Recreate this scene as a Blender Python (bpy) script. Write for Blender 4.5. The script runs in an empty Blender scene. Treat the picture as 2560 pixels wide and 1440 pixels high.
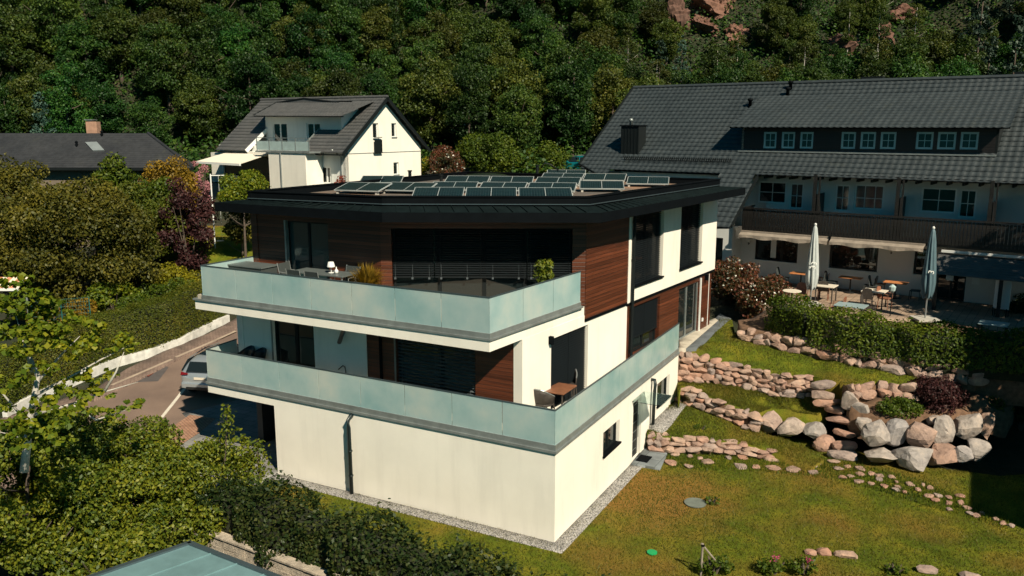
import bpy, math, random
import numpy as np
from mathutils import Vector, Matrix
random.seed(7)
R_ = math.radians
S = bpy.context.scene
COL = S.collection

# ------------------------------------------------------------ camera, light
CAMH = 11.2; PITCH = R_(10.98); FPX = 2100.0
cam_d = bpy.data.cameras.new("camera"); cam = bpy.data.objects.new("camera", cam_d); COL.objects.link(cam)
cam.location = (0, 0, CAMH); cam.rotation_euler = (math.pi/2 - PITCH, 0, 0)
cam_d.sensor_width = 36; cam_d.lens = FPX/2560*36; cam_d.clip_start = .1; cam_d.clip_end = 2000
S.camera = cam
SUN_AZ, SUN_EL = R_(-61), R_(42)
sund = Vector((math.cos(SUN_AZ)*math.cos(SUN_EL), math.sin(SUN_AZ)*math.cos(SUN_EL), math.sin(SUN_EL)))
sl = bpy.data.lights.new("sun", 'SUN'); sl.energy = 5.0; sl.angle = R_(.5); sl.color = (1, .875, .675)
so = bpy.data.objects.new("sun", sl); COL.objects.link(so); so.rotation_euler = sund.to_track_quat('Z', 'Y').to_euler()
W = bpy.data.worlds.new("World"); S.world = W; W.use_nodes = True
wn = W.node_tree.nodes; wl = W.node_tree.links; bg = wn['Background']
sky = wn.new('ShaderNodeTexSky'); sky.sky_type = 'NISHITA'; sky.sun_disc = False
sky.sun_elevation = SUN_EL; sky.sun_rotation = math.pi/2 - SUN_AZ
tint = wn.new('ShaderNodeMix'); tint.data_type = 'RGBA'; tint.blend_type = 'MULTIPLY'; tint.inputs[0].default_value = 1
tint.inputs[7].default_value = (.05, .42, .50, 1)
wl.new(sky.outputs[0], tint.inputs[6]); wl.new(tint.outputs[2], bg.inputs[0]); bg.inputs[1].default_value = .055
S.view_settings.view_transform = 'Standard'; S.view_settings.look = 'None'; S.view_settings.gamma = 1
S.view_settings.exposure = .46
S.view_settings.use_curve_mapping = False
S.render.engine = 'CYCLES'
S.cycles.max_bounces = 6; S.cycles.diffuse_bounces = 2; S.cycles.glossy_bounces = 3; S.cycles.transmission_bounces = 4
S.cycles.transparent_max_bounces = 6; S.cycles.use_denoising = True; S.cycles.use_adaptive_sampling = True
S.cycles.adaptive_threshold = .03

# ------------------------------------------------------------ survey helpers (photo pixel -> world point on a known plane)
CP, SP = math.cos(PITCH), math.sin(PITCH)
C0 = np.array([0, 0, CAMH])
def ray(x, y):
    u = (x-1280)/FPX; v = -(y-720)/FPX
    return np.array([u, CP+v*SP, -SP+v*CP])
def G(x, y, z=0.):
    d = ray(x, y); return C0+d*((z-CAMH)/d[2])
def D(x, y, depth):
    d = ray(x, y); return C0+d*(depth/d[1])
def onv(x, y, A, B):
    A = np.array([A[0], A[1], 0.]); B = np.array([B[0], B[1], 0.])
    n = np.array([-(B-A)[1], (B-A)[0], 0]); d = ray(x, y); t = ((A-C0)@n)/(d@n); return C0+d*t
def onp(x, y, P, n):
    d = ray(x, y); return C0+d*(((P-C0)@n)/(d@n))
def proj(P):
    d = np.array(P, float)-C0; z = d[1]*CP-d[2]*SP
    return 1280+FPX*d[0]/z, 720-FPX*(d[1]*SP+d[2]*CP)/z
def dirv(deg): return np.array([math.cos(R_(deg)), math.sin(R_(deg)), 0.])

# ------------------------------------------------------------ object helpers
def link(o, parent=None, **kw):
    COL.objects.link(o)
    if parent: o.parent = parent
    for k, v in kw.items():
        if v: o[k] = v
    return o
def thing(name, label, cat, loc=(0, 0, 0), rz=0., group=None):
    o = bpy.data.objects.new(name, None); o.empty_display_size = .2
    o.location = tuple(float(c) for c in loc); o.rotation_euler = (0, 0, rz)
    return link(o, None, label=label, category=cat, group=group)
def rootmat(parent):
    p = parent
    while p.parent: p = p.parent
    return Matrix.Translation(p.location) @ p.rotation_euler.to_matrix().to_4x4() @ Matrix.Diagonal((*p.scale, 1))
def npmesh(name, V, F, mats, mi=None, smooth=False):
    """F: (n,k) array or list of index lists"""
    me = bpy.data.meshes.new(name)
    V = np.asarray(V, dtype=np.float32)
    if isinstance(F, np.ndarray):
        n, k = F.shape; me.vertices.add(len(V)); me.vertices.foreach_set('co', V.ravel())
        me.loops.add(n*k); me.loops.foreach_set('vertex_index', F.astype(np.int32).ravel())
        me.polygons.add(n); me.polygons.foreach_set('loop_start', np.arange(0, n*k, k, dtype=np.int32))
        me.polygons.foreach_set('loop_total', np.full(n, k, dtype=np.int32))
        if mi is not None: me.polygons.foreach_set('material_index', np.asarray(mi, dtype=np.int32))
        me.update(calc_edges=True)
    else:
        me.from_pydata([tuple(map(float, v)) for v in V], [], F)
        if mi is not None:
            for p, m in zip(me.polygons, mi): p.material_index = m
        me.update()
    if smooth: me.polygons.foreach_set('use_smooth', np.ones(len(me.polygons), dtype=bool))
    for m in (mats if isinstance(mats, (list, tuple)) else [mats]): me.materials.append(m)
    return me
class MB:
    def __init__(s): s.v = []; s.f = []; s.m = []
    def add(s, V, F, m=0):
        b = len(s.v); s.v += [tuple(map(float, p)) for p in V]; s.f += [[b+i for i in f] for f in F]; s.m += [m]*len(F); return s
    def hexa(s, P, m=0):   # 8 pts: bottom 4 ccw, top 4
        return s.add(P, [(3, 2, 1, 0), (4, 5, 6, 7), (0, 1, 5, 4), (1, 2, 6, 5), (2, 3, 7, 6), (3, 0, 4, 7)], m)
    def box(s, c, size, rz=0, m=0):
        x, y, z = [k/2 for k in size]; ca, sa = math.cos(rz), math.sin(rz)
        P = [(c[0]+a*x*ca-b*y*sa, c[1]+a*x*sa+b*y*ca, c[2]+h*z) for h in (-1, 1) for a, b in ((-1, -1), (1, -1), (1, 1), (-1, 1))]
        return s.hexa(P, m)
    def prism(s, poly, z0, z1, m=0, z0s=None, z1s=None):
        n = len(poly)
        V = [(p[0], p[1], (z0s[i] if z0s else z0)) for i, p in enumerate(poly)]+[(p[0], p[1], (z1s[i] if z1s else z1)) for i, p in enumerate(poly)]
        return s.add(V, [list(range(n))[::-1], list(range(n, 2*n))]+[(i, (i+1) % n, n+(i+1) % n, n+i) for i in range(n)], m)
    def tube(s, pts, r, n=8, m=0, caps=True):
        pts = [Vector([float(c) for c in p]) for p in pts]; k = len(pts)
        rs = r if isinstance(r, (list, tuple)) else [r]*k
        V = []; up = Vector((0, 0, 1))
        for i, p in enumerate(pts):
            d = (pts[min(i+1, k-1)]-pts[max(i-1, 0)]).normalized()
            a = d.cross(up)
            if a.length < .05: a = d.cross(Vector((1, 0, 0)))
            a.normalize(); b = a.cross(d).normalized()
            for j in range(n):
                t = 2*math.pi*j/n; V.append(p+(a*math.cos(t)+b*math.sin(t))*rs[i])
        F = [(i*n+j, i*n+(j+1) % n, (i+1)*n+(j+1) % n, (i+1)*n+j) for i in range(k-1) for j in range(n)]
        if caps: F += [list(range(n))[::-1], [(k-1)*n+j for j in range(n)]]
        return s.add(V, F, m)
    def lathe(s, c, prof, n=16, m=0):
        V = [(c[0]+r*math.cos(2*math.pi*j/n), c[1]+r*math.sin(2*math.pi*j/n), c[2]+z) for r, z in prof for j in range(n)]
        F = [(i*n+j, i*n+(j+1) % n, (i+1)*n+(j+1) % n, (i+1)*n+j) for i in range(len(prof)-1) for j in range(n)]
        F += [list(range(n))[::-1], [(len(prof)-1)*n+j for j in range(n)]]
        return s.add(V, F, m)
    def xf(s, M):
        s.v = [tuple(M @ Vector(p)) for p in s.v]; return s
    def build(s, name, mats, parent=None, local=False, smooth=False, bevel=0, **kw):
        V = s.v
        if parent and not local:
            Mi = rootmat(parent).inverted(); V = [tuple(Mi @ Vector(p)) for p in V]
        me = npmesh(name, V, s.f, mats, s.m, smooth)
        o = bpy.data.objects.new(name, me)
        if bevel:
            b = o.modifiers.new('b', 'BEVEL'); b.width = bevel; b.segments = 2; b.limit_method = 'ANGLE'
        return link(o, parent, **kw)
def clone(o, parent=None, me=None):
    c = o.copy(); COL.objects.link(c)
    if parent: c.parent = parent
    for ch in o.children: clone(ch, c)
    return c
def place(o, loc, rz=0., sc=1., label=None, group=None):
    o.location = tuple(float(c) for c in loc); o.rotation_euler = (0, 0, rz)
    o.scale = (sc, sc, sc) if not isinstance(sc, tuple) else sc
    if label: o['label'] = label
    if group: o['group'] = group
    return o
class Frame:
    """wall frame: s along d, outward normal n (right-hand side of d), plan origin O"""
    def __init__(s, O, deg, n_deg): s.O = np.array([O[0], O[1], 0.]); s.d = dirv(deg); s.n = dirv(n_deg); s.rz = R_(deg)
    def P(s, a, dep, z): p = s.O+s.d*a+s.n*dep; return (p[0], p[1], z)
    def box(s, mb, s0, s1, d0, d1, z0, z1, m=0):
        P = [s.P(a, b, z) for z in (z0, z1) for a, b in ((s0, d1), (s1, d1), (s1, d0), (s0, d0))]
        if np.cross(s.d, s.n)[2] > 0: P = [P[i] for i in (3, 2, 1, 0, 7, 6, 5, 4)]
        return mb.hexa(P, m)
    def px(s, x, y, dep=0.):
        A = s.O+s.n*dep; p = onv(x, y, A, A+s.d); return float((p-A)@s.d), float(p[2])
    def wall(s, mb, s0, s1, z0, z1, d0, d1, holes=(), m=0):
        xs = sorted({s0, s1, *[min(max(h[i], s0), s1) for h in holes for i in (0, 1)]}); zs = sorted({z0, z1, *[min(max(h[i], z0), z1) for h in holes for i in (2, 3)]})
        def solid(i, j):
            if i < 0 or j < 0 or i >= len(xs)-1 or j >= len(zs)-1: return False
            cx, cz = (xs[i]+xs[i+1])/2, (zs[j]+zs[j+1])/2
            return not any(h[0] < cx < h[1] and h[2] < cz < h[3] for h in holes)
        for i in range(len(xs)-1):
            for j in range(len(zs)-1):
                if not solid(i, j): continue
                a, b, c, e = xs[i], xs[i+1], zs[j], zs[j+1]
                mb.add([s.P(a, d1, c), s.P(b, d1, c), s.P(b, d1, e), s.P(a, d1, e)], [(0, 1, 2, 3)], m)
                mb.add([s.P(a, d0, c), s.P(b, d0, c), s.P(b, d0, e), s.P(a, d0, e)], [(3, 2, 1, 0)], m)
                for (di, dj, q) in ((-1, 0, (a, a, c, e)), (1, 0, (b, b, c, e))):
                    if not solid(i+di, j): mb.add([s.P(q[0], d0, c), s.P(q[0], d1, c), s.P(q[0], d1, e), s.P(q[0], d0, e)], [(0, 1, 2, 3)], m)
                for dj, z in ((-1, c), (1, e)):
                    if not solid(i, j+dj): mb.add([s.P(a, d0, z), s.P(b, d0, z), s.P(b, d1, z), s.P(a, d1, z)], [(0, 1, 2, 3)], m)
        return mb

# ------------------------------------------------------------ materials
def newmat(name):
    m = bpy.data.materials.new(name); m.use_nodes = True; nt = m.node_tree
    return m, nt, nt.nodes, nt.links, nt.nodes['Principled BSDF']
def rgba(c): return (*c, 1)
def mul(c, k): return tuple(min(1, max(0, x*k)) for x in c)
def coords(n, l, scale, obj=False, stretch=(1, 1, 1)):
    if obj: t = n.new('ShaderNodeTexCoord'); o = t.outputs['Object']
    else: t = n.new('ShaderNodeNewGeometry'); o = t.outputs['Position']
    mp = n.new('ShaderNodeMapping'); mp.inputs['Scale'].default_value = tuple(scale*k for k in stretch); l.new(o, mp.inputs[0]); return mp.outputs[0]
def noise(n, l, vec, scale=1, detail=4, rough=.6):
    t = n.new('ShaderNodeTexNoise'); t.inputs['Scale'].default_value = scale; t.inputs['Detail'].default_value = detail; t.inputs['Roughness'].default_value = rough
    l.new(vec, t.inputs['Vector']); return t.outputs['Fac']
def ramp(n, l, fac, stops):
    r = n.new('ShaderNodeValToRGB'); e = r.color_ramp.elements
    while len(e) < len(stops): e.new(.5)
    for i, (p, c) in enumerate(stops): e[i].position = p; e[i].color = rgba(c) if len(c) == 3 else c
    l.new(fac, r.inputs[0]); return r.outputs[0]
def mixc(n, l, fac, a, b, mode='MIX'):
    m = n.new('ShaderNodeMix'); m.data_type = 'RGBA'; m.blend_type = mode
    for s_, v in ((0, fac), (6, a), (7, b)):
        if hasattr(v, 'links') or hasattr(v, 'is_linked'): l.new(v, m.inputs[s_])
        elif isinstance(v, (int, float)): m.inputs[s_].default_value = v
        else: m.inputs[s_].default_value = rgba(v)
    return m.outputs[2]
def bump(n, l, b, h, strength=.3, dist=.02):
    t = n.new('ShaderNodeBump'); t.inputs['Strength'].default_value = strength; t.inputs['Distance'].default_value = dist
    l.new(h, t.inputs['Height']); l.new(t.outputs[0], b.inputs['Normal'])
def MAT(name, c, rough=.8, var=.12, scale=1.5, bmp=0, bscale=20, metal=0, spec=.5, obj=False, dirt=0):
    m, nt, n, l, b = newmat(name)
    v = coords(n, l, 1, obj); f = noise(n, l, v, scale, 6)
    col = ramp(n, l, f, [(.3, mul(c, 1-var)), (.7, mul(c, 1+var))])
    if dirt:
        v2 = coords(n, l, 1, obj, (1, 1, .12)); f2 = noise(n, l, v2, 2.2, 5)
        col = mixc(n, l, ramp(n, l, f2, [(.5, (0, 0, 0)), (.75, (dirt,)*3)]), col, mul(c, .55))
    l.new(col, b.inputs['Base Color']); b.inputs['Roughness'].default_value = rough; b.inputs['Metallic'].default_value = metal
    b.inputs['Specular IOR Level'].default_value = spec
    if bmp: bump(n, l, b, noise(n, l, v, bscale, 5), bmp)
    return m
def WOODCLAD(name, c, board=.12):
    m, nt, n, l, b = newmat(name)
    g = n.new('ShaderNodeNewGeometry'); sp = n.new('ShaderNodeSeparateXYZ'); l.new(g.outputs['Position'], sp.inputs[0])
    def mth(op, a, bb=None):
        t = n.new('ShaderNodeMath'); t.operation = op
        for i, q in enumerate((a, bb)):
            if q is None: continue
            if isinstance(q, (int, float)): t.inputs[i].default_value = q
            else: l.new(q, t.inputs[i])
        return t.outputs[0]
    q = mth('DIVIDE', sp.outputs[2], board); fl = mth('FLOOR', q); fr = mth('FRACT', q)
    wn_ = n.new('ShaderNodeTexWhiteNoise'); wn_.noise_dimensions = '1D'; l.new(fl, wn_.inputs['W'])
    vec = n.new('ShaderNodeMapping'); vec.inputs['Scale'].default_value = (.8, .8, 26); l.new(g.outputs['Position'], vec.inputs[0])
    gr = noise(n, l, vec.outputs[0], 1, 6, .65)
    col = ramp(n, l, gr, [(.3, mul(c, .55)), (.55, c), (.8, mul(c, 1.7))])
    k = mth('MULTIPLY_ADD', wn_.outputs[0], .7); n_ = k.node; n_.inputs[2].default_value = .65
    cm = n.new('ShaderNodeCombineColor'); [l.new(k, cm.inputs[i]) for i in range(3)]
    col = mixc(n, l, 1., col, cm.outputs[0], 'MULTIPLY')
    groove = ramp(n, l, fr, [(.0, (0, 0, 0)), (.10, (1, 1, 1)), (.9, (1, 1, 1)), (1, (.0, .0, .0))])
    col = mixc(n, l, groove, mul(c, .12), col)
    l.new(col, b.inputs['Base Color']); b.inputs['Roughness'].default_value = .45
    bump(n, l, b, groove, .6, .01); return m
def LEAF(name, cols, rough=.55, gl=.02, objvar=0., trans=.28, nscale=.35):
    m = bpy.data.materials.new(name); m.use_nodes = True; nt = m.node_tree; n = nt.nodes; l = nt.links; n.clear()
    out = n.new('ShaderNodeOutputMaterial'); g = n.new('ShaderNodeNewGeometry')
    t = n.new('ShaderNodeMath'); t.operation = 'MULTIPLY_ADD'; t.inputs[1].default_value = .6
    f = noise(n, l, coords(n, l, 1, True), nscale, 2)
    t2 = n.new('ShaderNodeMath'); t2.operation = 'MULTIPLY_ADD'; t2.inputs[1].default_value = 1.3; t2.inputs[2].default_value = -.45; l.new(f, t2.inputs[0])
    l.new(g.outputs['Random Per Island'], t.inputs[0]); l.new(t2.outputs[0], t.inputs[2])
    k = len(cols); col = ramp(n, l, t.outputs[0], [(i/(k-1), c) for i, c in enumerate(cols)])
    if objvar:
        oi = n.new('ShaderNodeObjectInfo'); hs = n.new('ShaderNodeHueSaturation')
        for inp, lo, hi in (('Hue', .5-.035*objvar, .5+.03*objvar), ('Value', 1-.45*objvar, 1+.4*objvar)):
            mr = n.new('ShaderNodeMapRange'); mr.inputs[3].default_value = lo; mr.inputs[4].default_value = hi
            if inp == 'Hue':
                wnn = n.new('ShaderNodeTexWhiteNoise'); wnn.noise_dimensions = '1D'; l.new(oi.outputs['Random'], wnn.inputs['W']); l.new(wnn.outputs[0], mr.inputs[0])
            else: l.new(oi.outputs['Random'], mr.inputs[0])
            l.new(mr.outputs[0], hs.inputs[inp])
        l.new(col, hs.inputs['Color']); col = hs.outputs[0]
    d = n.new('ShaderNodeBsdfDiffuse'); tr = n.new('ShaderNodeBsdfTranslucent'); gs = n.new('ShaderNodeBsdfGlossy'); gs.inputs['Roughness'].default_value = rough
    gs.inputs['Color'].default_value = (.8, .85, .8, 1)
    l.new(col, d.inputs[0]); l.new(mixc(n, l, 1., col, (1.0, 1.0, .35), 'MULTIPLY'), tr.inputs[0])
    m1 = n.new('ShaderNodeMixShader'); m1.inputs[0].default_value = trans; l.new(d.outputs[0], m1.inputs[1]); l.new(tr.outputs[0], m1.inputs[2])
    m2 = n.new('ShaderNodeMixShader'); m2.inputs[0].default_value = gl; l.new(m1.outputs[0], m2.inputs[1]); l.new(gs.outputs[0], m2.inputs[2])
    l.new(m2.outputs[0], out.inputs[0]); return m
def GLASS(name, c=(.01, .015, .016), rough=.03):
    m, nt, n, l, b = newmat(name)
    b.inputs['Base Color'].default_value = rgba(c); b.inputs['Roughness'].default_value = rough; b.inputs['IOR'].default_value = 1.5
    b.inputs['Specular IOR Level'].default_value = .8
    v = coords(n, l, 1); bump(n, l, b, noise(n, l, v, .8, 2), .08, .05); return m
WHITE = MAT('white_render', (.80, .775, .70), .9, .05, .7, .2, 60, dirt=.20)
WHITE2 = MAT('white_render_old', (.74, .76, .73), .9, .05, .6, .15, 50, dirt=.25)
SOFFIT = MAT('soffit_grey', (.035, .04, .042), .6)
DARK = MAT('anthracite_metal', (.0035, .005, .0065), .7, .2, 3, spec=.05)
DARK2 = MAT('anthracite_frame', (.008, .011, .012), .5, .1, spec=.2)
SEAM = MAT('zinc_seam', (.006, .011, .012), .6, .3, 2.5, spec=.08)
TRIM = MAT('zinc_trim', (.25, .28, .28), .38, .2, 3, metal=.4)
RAILM = MAT('rail_metal', (.10, .14, .16), .35, .1, metal=.6)
WOOD = WOODCLAD('cladding_wood', (.105, .030, .013))
TILEF = MAT('terrace_tile', (.42, .38, .31), .8, .12, 5, .1, 40)
GREYT = MAT('grey_paver', (.10, .115, .125), .7, .18, 3, .2, 30)
CONC = MAT('concrete', (.42, .40, .36), .9, .15, 2, .3, 15, dirt=.4)
PIPE = MAT('pipe_metal', (.02, .03, .032), .35, .15, metal=.3)
PANE = GLASS('window_glass')
PANE2 = GLASS('window_glass_curtained', (.02, .045, .05), .08)
BLIND2 = MAT('lighter_blind_slat', (.075, .09, .10), .45, .1, 3)  # lighter slat tone, sets the slats apart on the lower front blinds
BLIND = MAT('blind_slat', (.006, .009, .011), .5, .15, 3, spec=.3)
WFRAME = MAT('white_frame', (.72, .74, .72), .5, .04)
CURT = MAT('curtain', (.35, .37, .35), .9, .1)
def frosted():
    m = bpy.data.materials.new('frosted_glass'); m.use_nodes = True; nt = m.node_tree; n = nt.nodes; l = nt.links; n.clear()
    out = n.new('ShaderNodeOutputMaterial'); v = coords(n, l, 1)
    c = ramp(n, l, noise(n, l, v, .55, 5), [(.32, (.38, .60, .62)), (.5, (.53, .70, .70)), (.68, (.70, .78, .74))])  # cloudy patches in the base colour stand in for uneven reflections
    d = n.new('ShaderNodeBsdfDiffuse'); t = n.new('ShaderNodeBsdfTranslucent'); g = n.new('ShaderNodeBsdfGlossy')
    l.new(c, d.inputs[0]); l.new(c, t.inputs[0]); g.inputs['Roughness'].default_value = .12; g.inputs[0].default_value = (.9, 1, 1, 1)
    a = n.new('ShaderNodeMixShader'); a.inputs[0].default_value = .42; l.new(d.outputs[0], a.inputs[1]); l.new(t.outputs[0], a.inputs[2])
    fr = n.new('ShaderNodeFresnel'); fr.inputs[0].default_value = 1.45
    b = n.new('ShaderNodeMixShader'); l.new(fr.outputs[0], b.inputs[0]); l.new(a.outputs[0], b.inputs[1]); l.new(g.outputs[0], b.inputs[2])
    l.new(b.outputs[0], out.inputs[0]); return m
FROST = frosted()
def CLEARG():
    m, nt, n, l, b = newmat('clear_glass'); b.inputs['Base Color'].default_value = (.8, .95, .92, 1); b.inputs['Roughness'].default_value = .02
    b.inputs['Transmission Weight'].default_value = 1; b.inputs['IOR'].default_value = 1.1; return m
CLEAR = CLEARG()
def STONE(name, cs, bs=9, obj=True):
    m, nt, n, l, b = newmat(name)
    g = n.new('ShaderNodeNewGeometry'); v = coords(n, l, 1)
    base = ramp(n, l, g.outputs['Random Per Island'], [(i/(len(cs)-1), c) for i, c in enumerate(cs)])
    if obj:
        oi = n.new('ShaderNodeObjectInfo'); base2 = ramp(n, l, oi.outputs['Random'], [(i/(len(cs)-1), c) for i, c in enumerate(cs[::-1])])
        base = mixc(n, l, .5, base, base2)
    f = noise(n, l, v, 3.5, 8, .7); st = ramp(n, l, f, [(.25, (.35, .33, .33)), (.5, (.9, .9, .9)), (.75, (1.35, 1.25, 1.15))])
    col = mixc(n, l, 1., base, st, 'MULTIPLY'); l.new(col, b.inputs['Base Color']); b.inputs['Roughness'].default_value = .85
    bump(n, l, b, noise(n, l, v, bs, 8, .7), .7, .05); return m
SPINK = STONE('pink_sandstone', [(.44, .25, .17), (.27, .21, .18), (.46, .34, .26), (.25, .27, .28), (.38, .18, .11), (.36, .34, .32)])
SGREY = STONE('grey_granite', [(.28, .29, .30), (.38, .34, .30), (.25, .27, .30), (.42, .32, .25)], 6)
# ============================================================ THE MODERN HOUSE
A_DEG, C_DEG = 151.5, 56.5
dA, dC = dirv(A_DEG), dirv(C_DEG)
ZT, ZLIP, ZBOT = 3.79, 2.69, 2.29            # lower terrace: glass top, slab lip, slab underside
UT, ULIP, UBOT = 6.72, 5.63, 5.25            # upper balcony
P0 = G(1386, 1358.6, 0); P1 = G(513, 873.3, ZT); P2 = G(1699.4, 808.1, ZT)
Q1 = onv(685.3, 1017.8, P0, P1)
U0 = G(1224.2, 745.1, UT); UL = G(500, 664, UT); UR = G(1453, 679, UT)
W0 = U0+dC*5.25; W0[2] = 0; WL = G(632, 641, UT); WM = onv(951, 600, WL, WL-dA)
T0 = U0+dC*1.6; GL = onv(592, 800, T0, T0+dA)
RR = onv(1793.6, 504, U0, U0+dC)             # rear right corner of the house
LEN = float((RR-U0)@dC)
house = thing('modern_house', 'white and dark wood cubic house with flat black roof and two frosted glass terraces', 'house', P0)
FS = Frame(U0, C_DEG, C_DEG-90); FF = Frame(T0, A_DEG-180, A_DEG+90)
FL = Frame(WL, A_DEG-180, A_DEG+90)
md = math.degrees(math.atan2(W0[1]-WM[1], W0[0]-WM[0])); FM = Frame(WM, md, md-90); ML = float(np.hypot(*(W0-WM)[:2]))
LL = float(np.hypot(*(WM-WL)[:2]))
aG = math.degrees(math.atan2(P0[1]-P1[1], P0[0]-P1[0])); FG = Frame(P0, aG, aG-90); FB = Frame(P0, math.degrees(math.atan2(P2[1]-P0[1], P2[0]-P0[0])), math.degrees(math.atan2(P2[1]-P0[1], P2[0]-P0[0]))-90)
BL = float(np.hypot(*(P2-P0)[:2])); GLN = -float((Q1-P0)@FG.d)

def blinds(F, s0, s1, z0, z1, dep, parent, pitch=.075, name='blind', bm=None):
    mb = MB(); z = z1
    while z > z0+.02:
        a, b = dep, dep-.055
        mb.add([F.P(s0, a, z-.038), F.P(s1, a, z-.038), F.P(s1, b, z), F.P(s0, b, z), F.P(s0, a, z-.043), F.P(s1, a, z-.043), F.P(s1, b, z-.005), F.P(s0, b, z-.005)],
               [(0, 1, 2, 3), (7, 6, 5, 4), (4, 5, 1, 0), (3, 2, 6, 7)])
        z -= pitch
    F.box(mb, s0, s1, dep-.06, dep+.005, z0-.02, z0+.03)
    for q in (.06, .5, .94):
        s = s0+(s1-s0)*q; F.box(mb, s-.006, s+.006, dep+.003, dep+.009, z0, z1)
    return mb.build(name, bm or BLIND, parent)
def window(F, s0, s1, z0, z1, parent, dep=-.16, mull=(), bars=(), fmat=None, pmat=None, sill=None, blind=None, name='window', fw=.06, wall=0., label=None, bm=None):
    fm = fmat or DARK2; mb = MB()
    for q in ((s0, s0+fw, z0, z1), (s1-fw, s1, z0, z1), (s0+fw, s1-fw, z0, z0+fw), (s0+fw, s1-fw, z1-fw, z1)): F.box(mb, q[0], q[1], dep-.04, dep+.03, q[2], q[3])
    for x in mull: F.box(mb, s0+(s1-s0)*x-fw*.7, s0+(s1-s0)*x+fw*.7, dep-.036, dep+.027, z0+fw, z1-fw)
    for kind, v in bars:
        if kind == 'v': F.box(mb, s0+(s1-s0)*v-.014, s0+(s1-s0)*v+.014, dep-.01, dep+.02, z0+fw, z1-fw)
        else: F.box(mb, s0+fw, s1-fw, dep-.008, dep+.018, z0+(z1-z0)*v-.014, z0+(z1-z0)*v+.014)
    w = mb.build(name, fm, parent, label=label)
    MB.build(F.box(MB(), s0+fw*.6, s1-fw*.6, dep-.02, dep-.012, z0+fw*.6, z1-fw*.6), 'pane', pmat or PANE, w)
    if sill is not None: F.box(MB(), s0-.03, s1+.03, dep+.031, .07+wall, z0-.045, z0+.012).build('sill', sill, w)
    if blind is not None: blinds(F, s0+.03, s1-.03, z0+(z1-z0)*blind, z1-.02, dep+.13, w, pitch=.11 if bm else .075, bm=bm)
    return w

# ---- lower storey (garage level)
h1 = [(*sorted((FB.px(1508, 1100)[0], FB.px(1548, 1100)[0])), FB.px(1509, 1140)[1], FB.px(1548, 1048)[1]),
      (FB.px(1581, 1100)[0], FB.px(1601, 1100)[0], .06, FB.px(1583, 1009)[1]),
      (FB.px(1642, 1000)[0], FB.px(1672, 1000)[0], FB.px(1642, 1017)[1], FB.px(1642, 962)[1])]
mb = MB(); FG.wall(mb, -GLN, 0, -.4, ZBOT, -.3, 0)
FB.wall(mb, .02, BL, -.4, ZBOT, -.3, 0, h1)
mb.build('basement_wall', WHITE, house)
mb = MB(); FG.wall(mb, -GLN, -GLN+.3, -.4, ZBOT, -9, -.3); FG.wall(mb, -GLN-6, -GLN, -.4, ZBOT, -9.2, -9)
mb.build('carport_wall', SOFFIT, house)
GP = MB(); FG.box(GP, -GLN-5.2, -GLN-.3, -9, -8.9, -.1, 2.1)
gd = GP.build('garage_door', DARK2, house)
window(FB, *h1[0], house, sill=DARK, mull=(.5,), dep=-.14)
window(FB, *h1[2], house, sill=DARK, dep=-.14, label='window tilted open above the gravel strip')
mb = MB(); s0, s1, z0, z1 = h1[1]
FB.box(mb, s0, s1, -.2, -.12, z0, z1)
for k in range(6): FB.box(mb, s0+.04, s1-.12, -.118, -.11, z0+.25+k*.32, z0+.265+k*.32, 1)
door = mb.build('door', [DARK2, TRIM], house)
MB.build(MB().tube([FB.P(s1-.1, -.06, .7), FB.P(s1-.1, -.06, 1.5)], .015), 'handle', TRIM, door)
MB.build(FB.box(MB(), s0-.15, s1+.25, 0, 1.0, z1+.10, z1+.115), 'door_canopy', CLEAR, house)

# ---- lower terrace slab
P1b = G(590, 848, ZT); 
inner = [T0[:2]+dC[:2]*14]
def off(p, q, r, w):
    return p
gable_end = FS.O+FS.d*(LEN-1.0)
slab = [P1, P0, P2, P2+dirv(C_DEG)*.4-dirv(C_DEG-90)*1.2, T0+dC*10-dirv(C_DEG-90)*.15, GL+dC*3+dA*.9, P1b+dC*1.5]
mb = MB(); mb.prism([p[:2] for p in slab], ZBOT, ZLIP-.10); mb.build('terrace_slab', WHITE, house)
mb = MB(); mb.prism([p[:2] for p in slab], ZLIP-.10+.003, ZLIP-.05); mb.build('terrace_floor', TILEF, house)
def strip(pts, w0, w1, z0, z1, mb, closed=False):
    """band along an open polyline, offset outward (to the right of travel) from w0 to w1"""
    pts = [np.array(p[:2], float) for p in pts]; L = []
    for w in (w0, w1):
        row = []
        for i, p in enumerate(pts):
            ds = []
            if i > 0: ds.append((pts[i]-pts[i-1])/np.linalg.norm(pts[i]-pts[i-1]))
            if i < len(pts)-1: ds.append((pts[i+1]-pts[i])/np.linalg.norm(pts[i+1]-pts[i]))
            ns = [np.array([d[1], -d[0]]) for d in ds]
            if len(ns) == 2: m = ns[0]+ns[1]; m /= (m@ns[0])
            else: m = ns[0]
            row.append(p+m*w)
        L.append(row)
    for i in range(len(pts)-1):
        a, b, c, d = L[1][i], L[1][i+1], L[0][i+1], L[0][i]
        mb.hexa([(*a, z0), (*b, z0), (*c, z0), (*d, z0), (*a, z1), (*b, z1), (*c, z1), (*d, z1)])
    return L
lo = [P1b, P1, P0, P2]
mb = MB(); strip(lo, -.02, .05, ZLIP-.10, ZLIP-.03, mb); strip(lo, -.05, .012, ZLIP-.03, ZLIP+.13, mb)
mb.build('terrace_edge_trim', TRIM, house)
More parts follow.
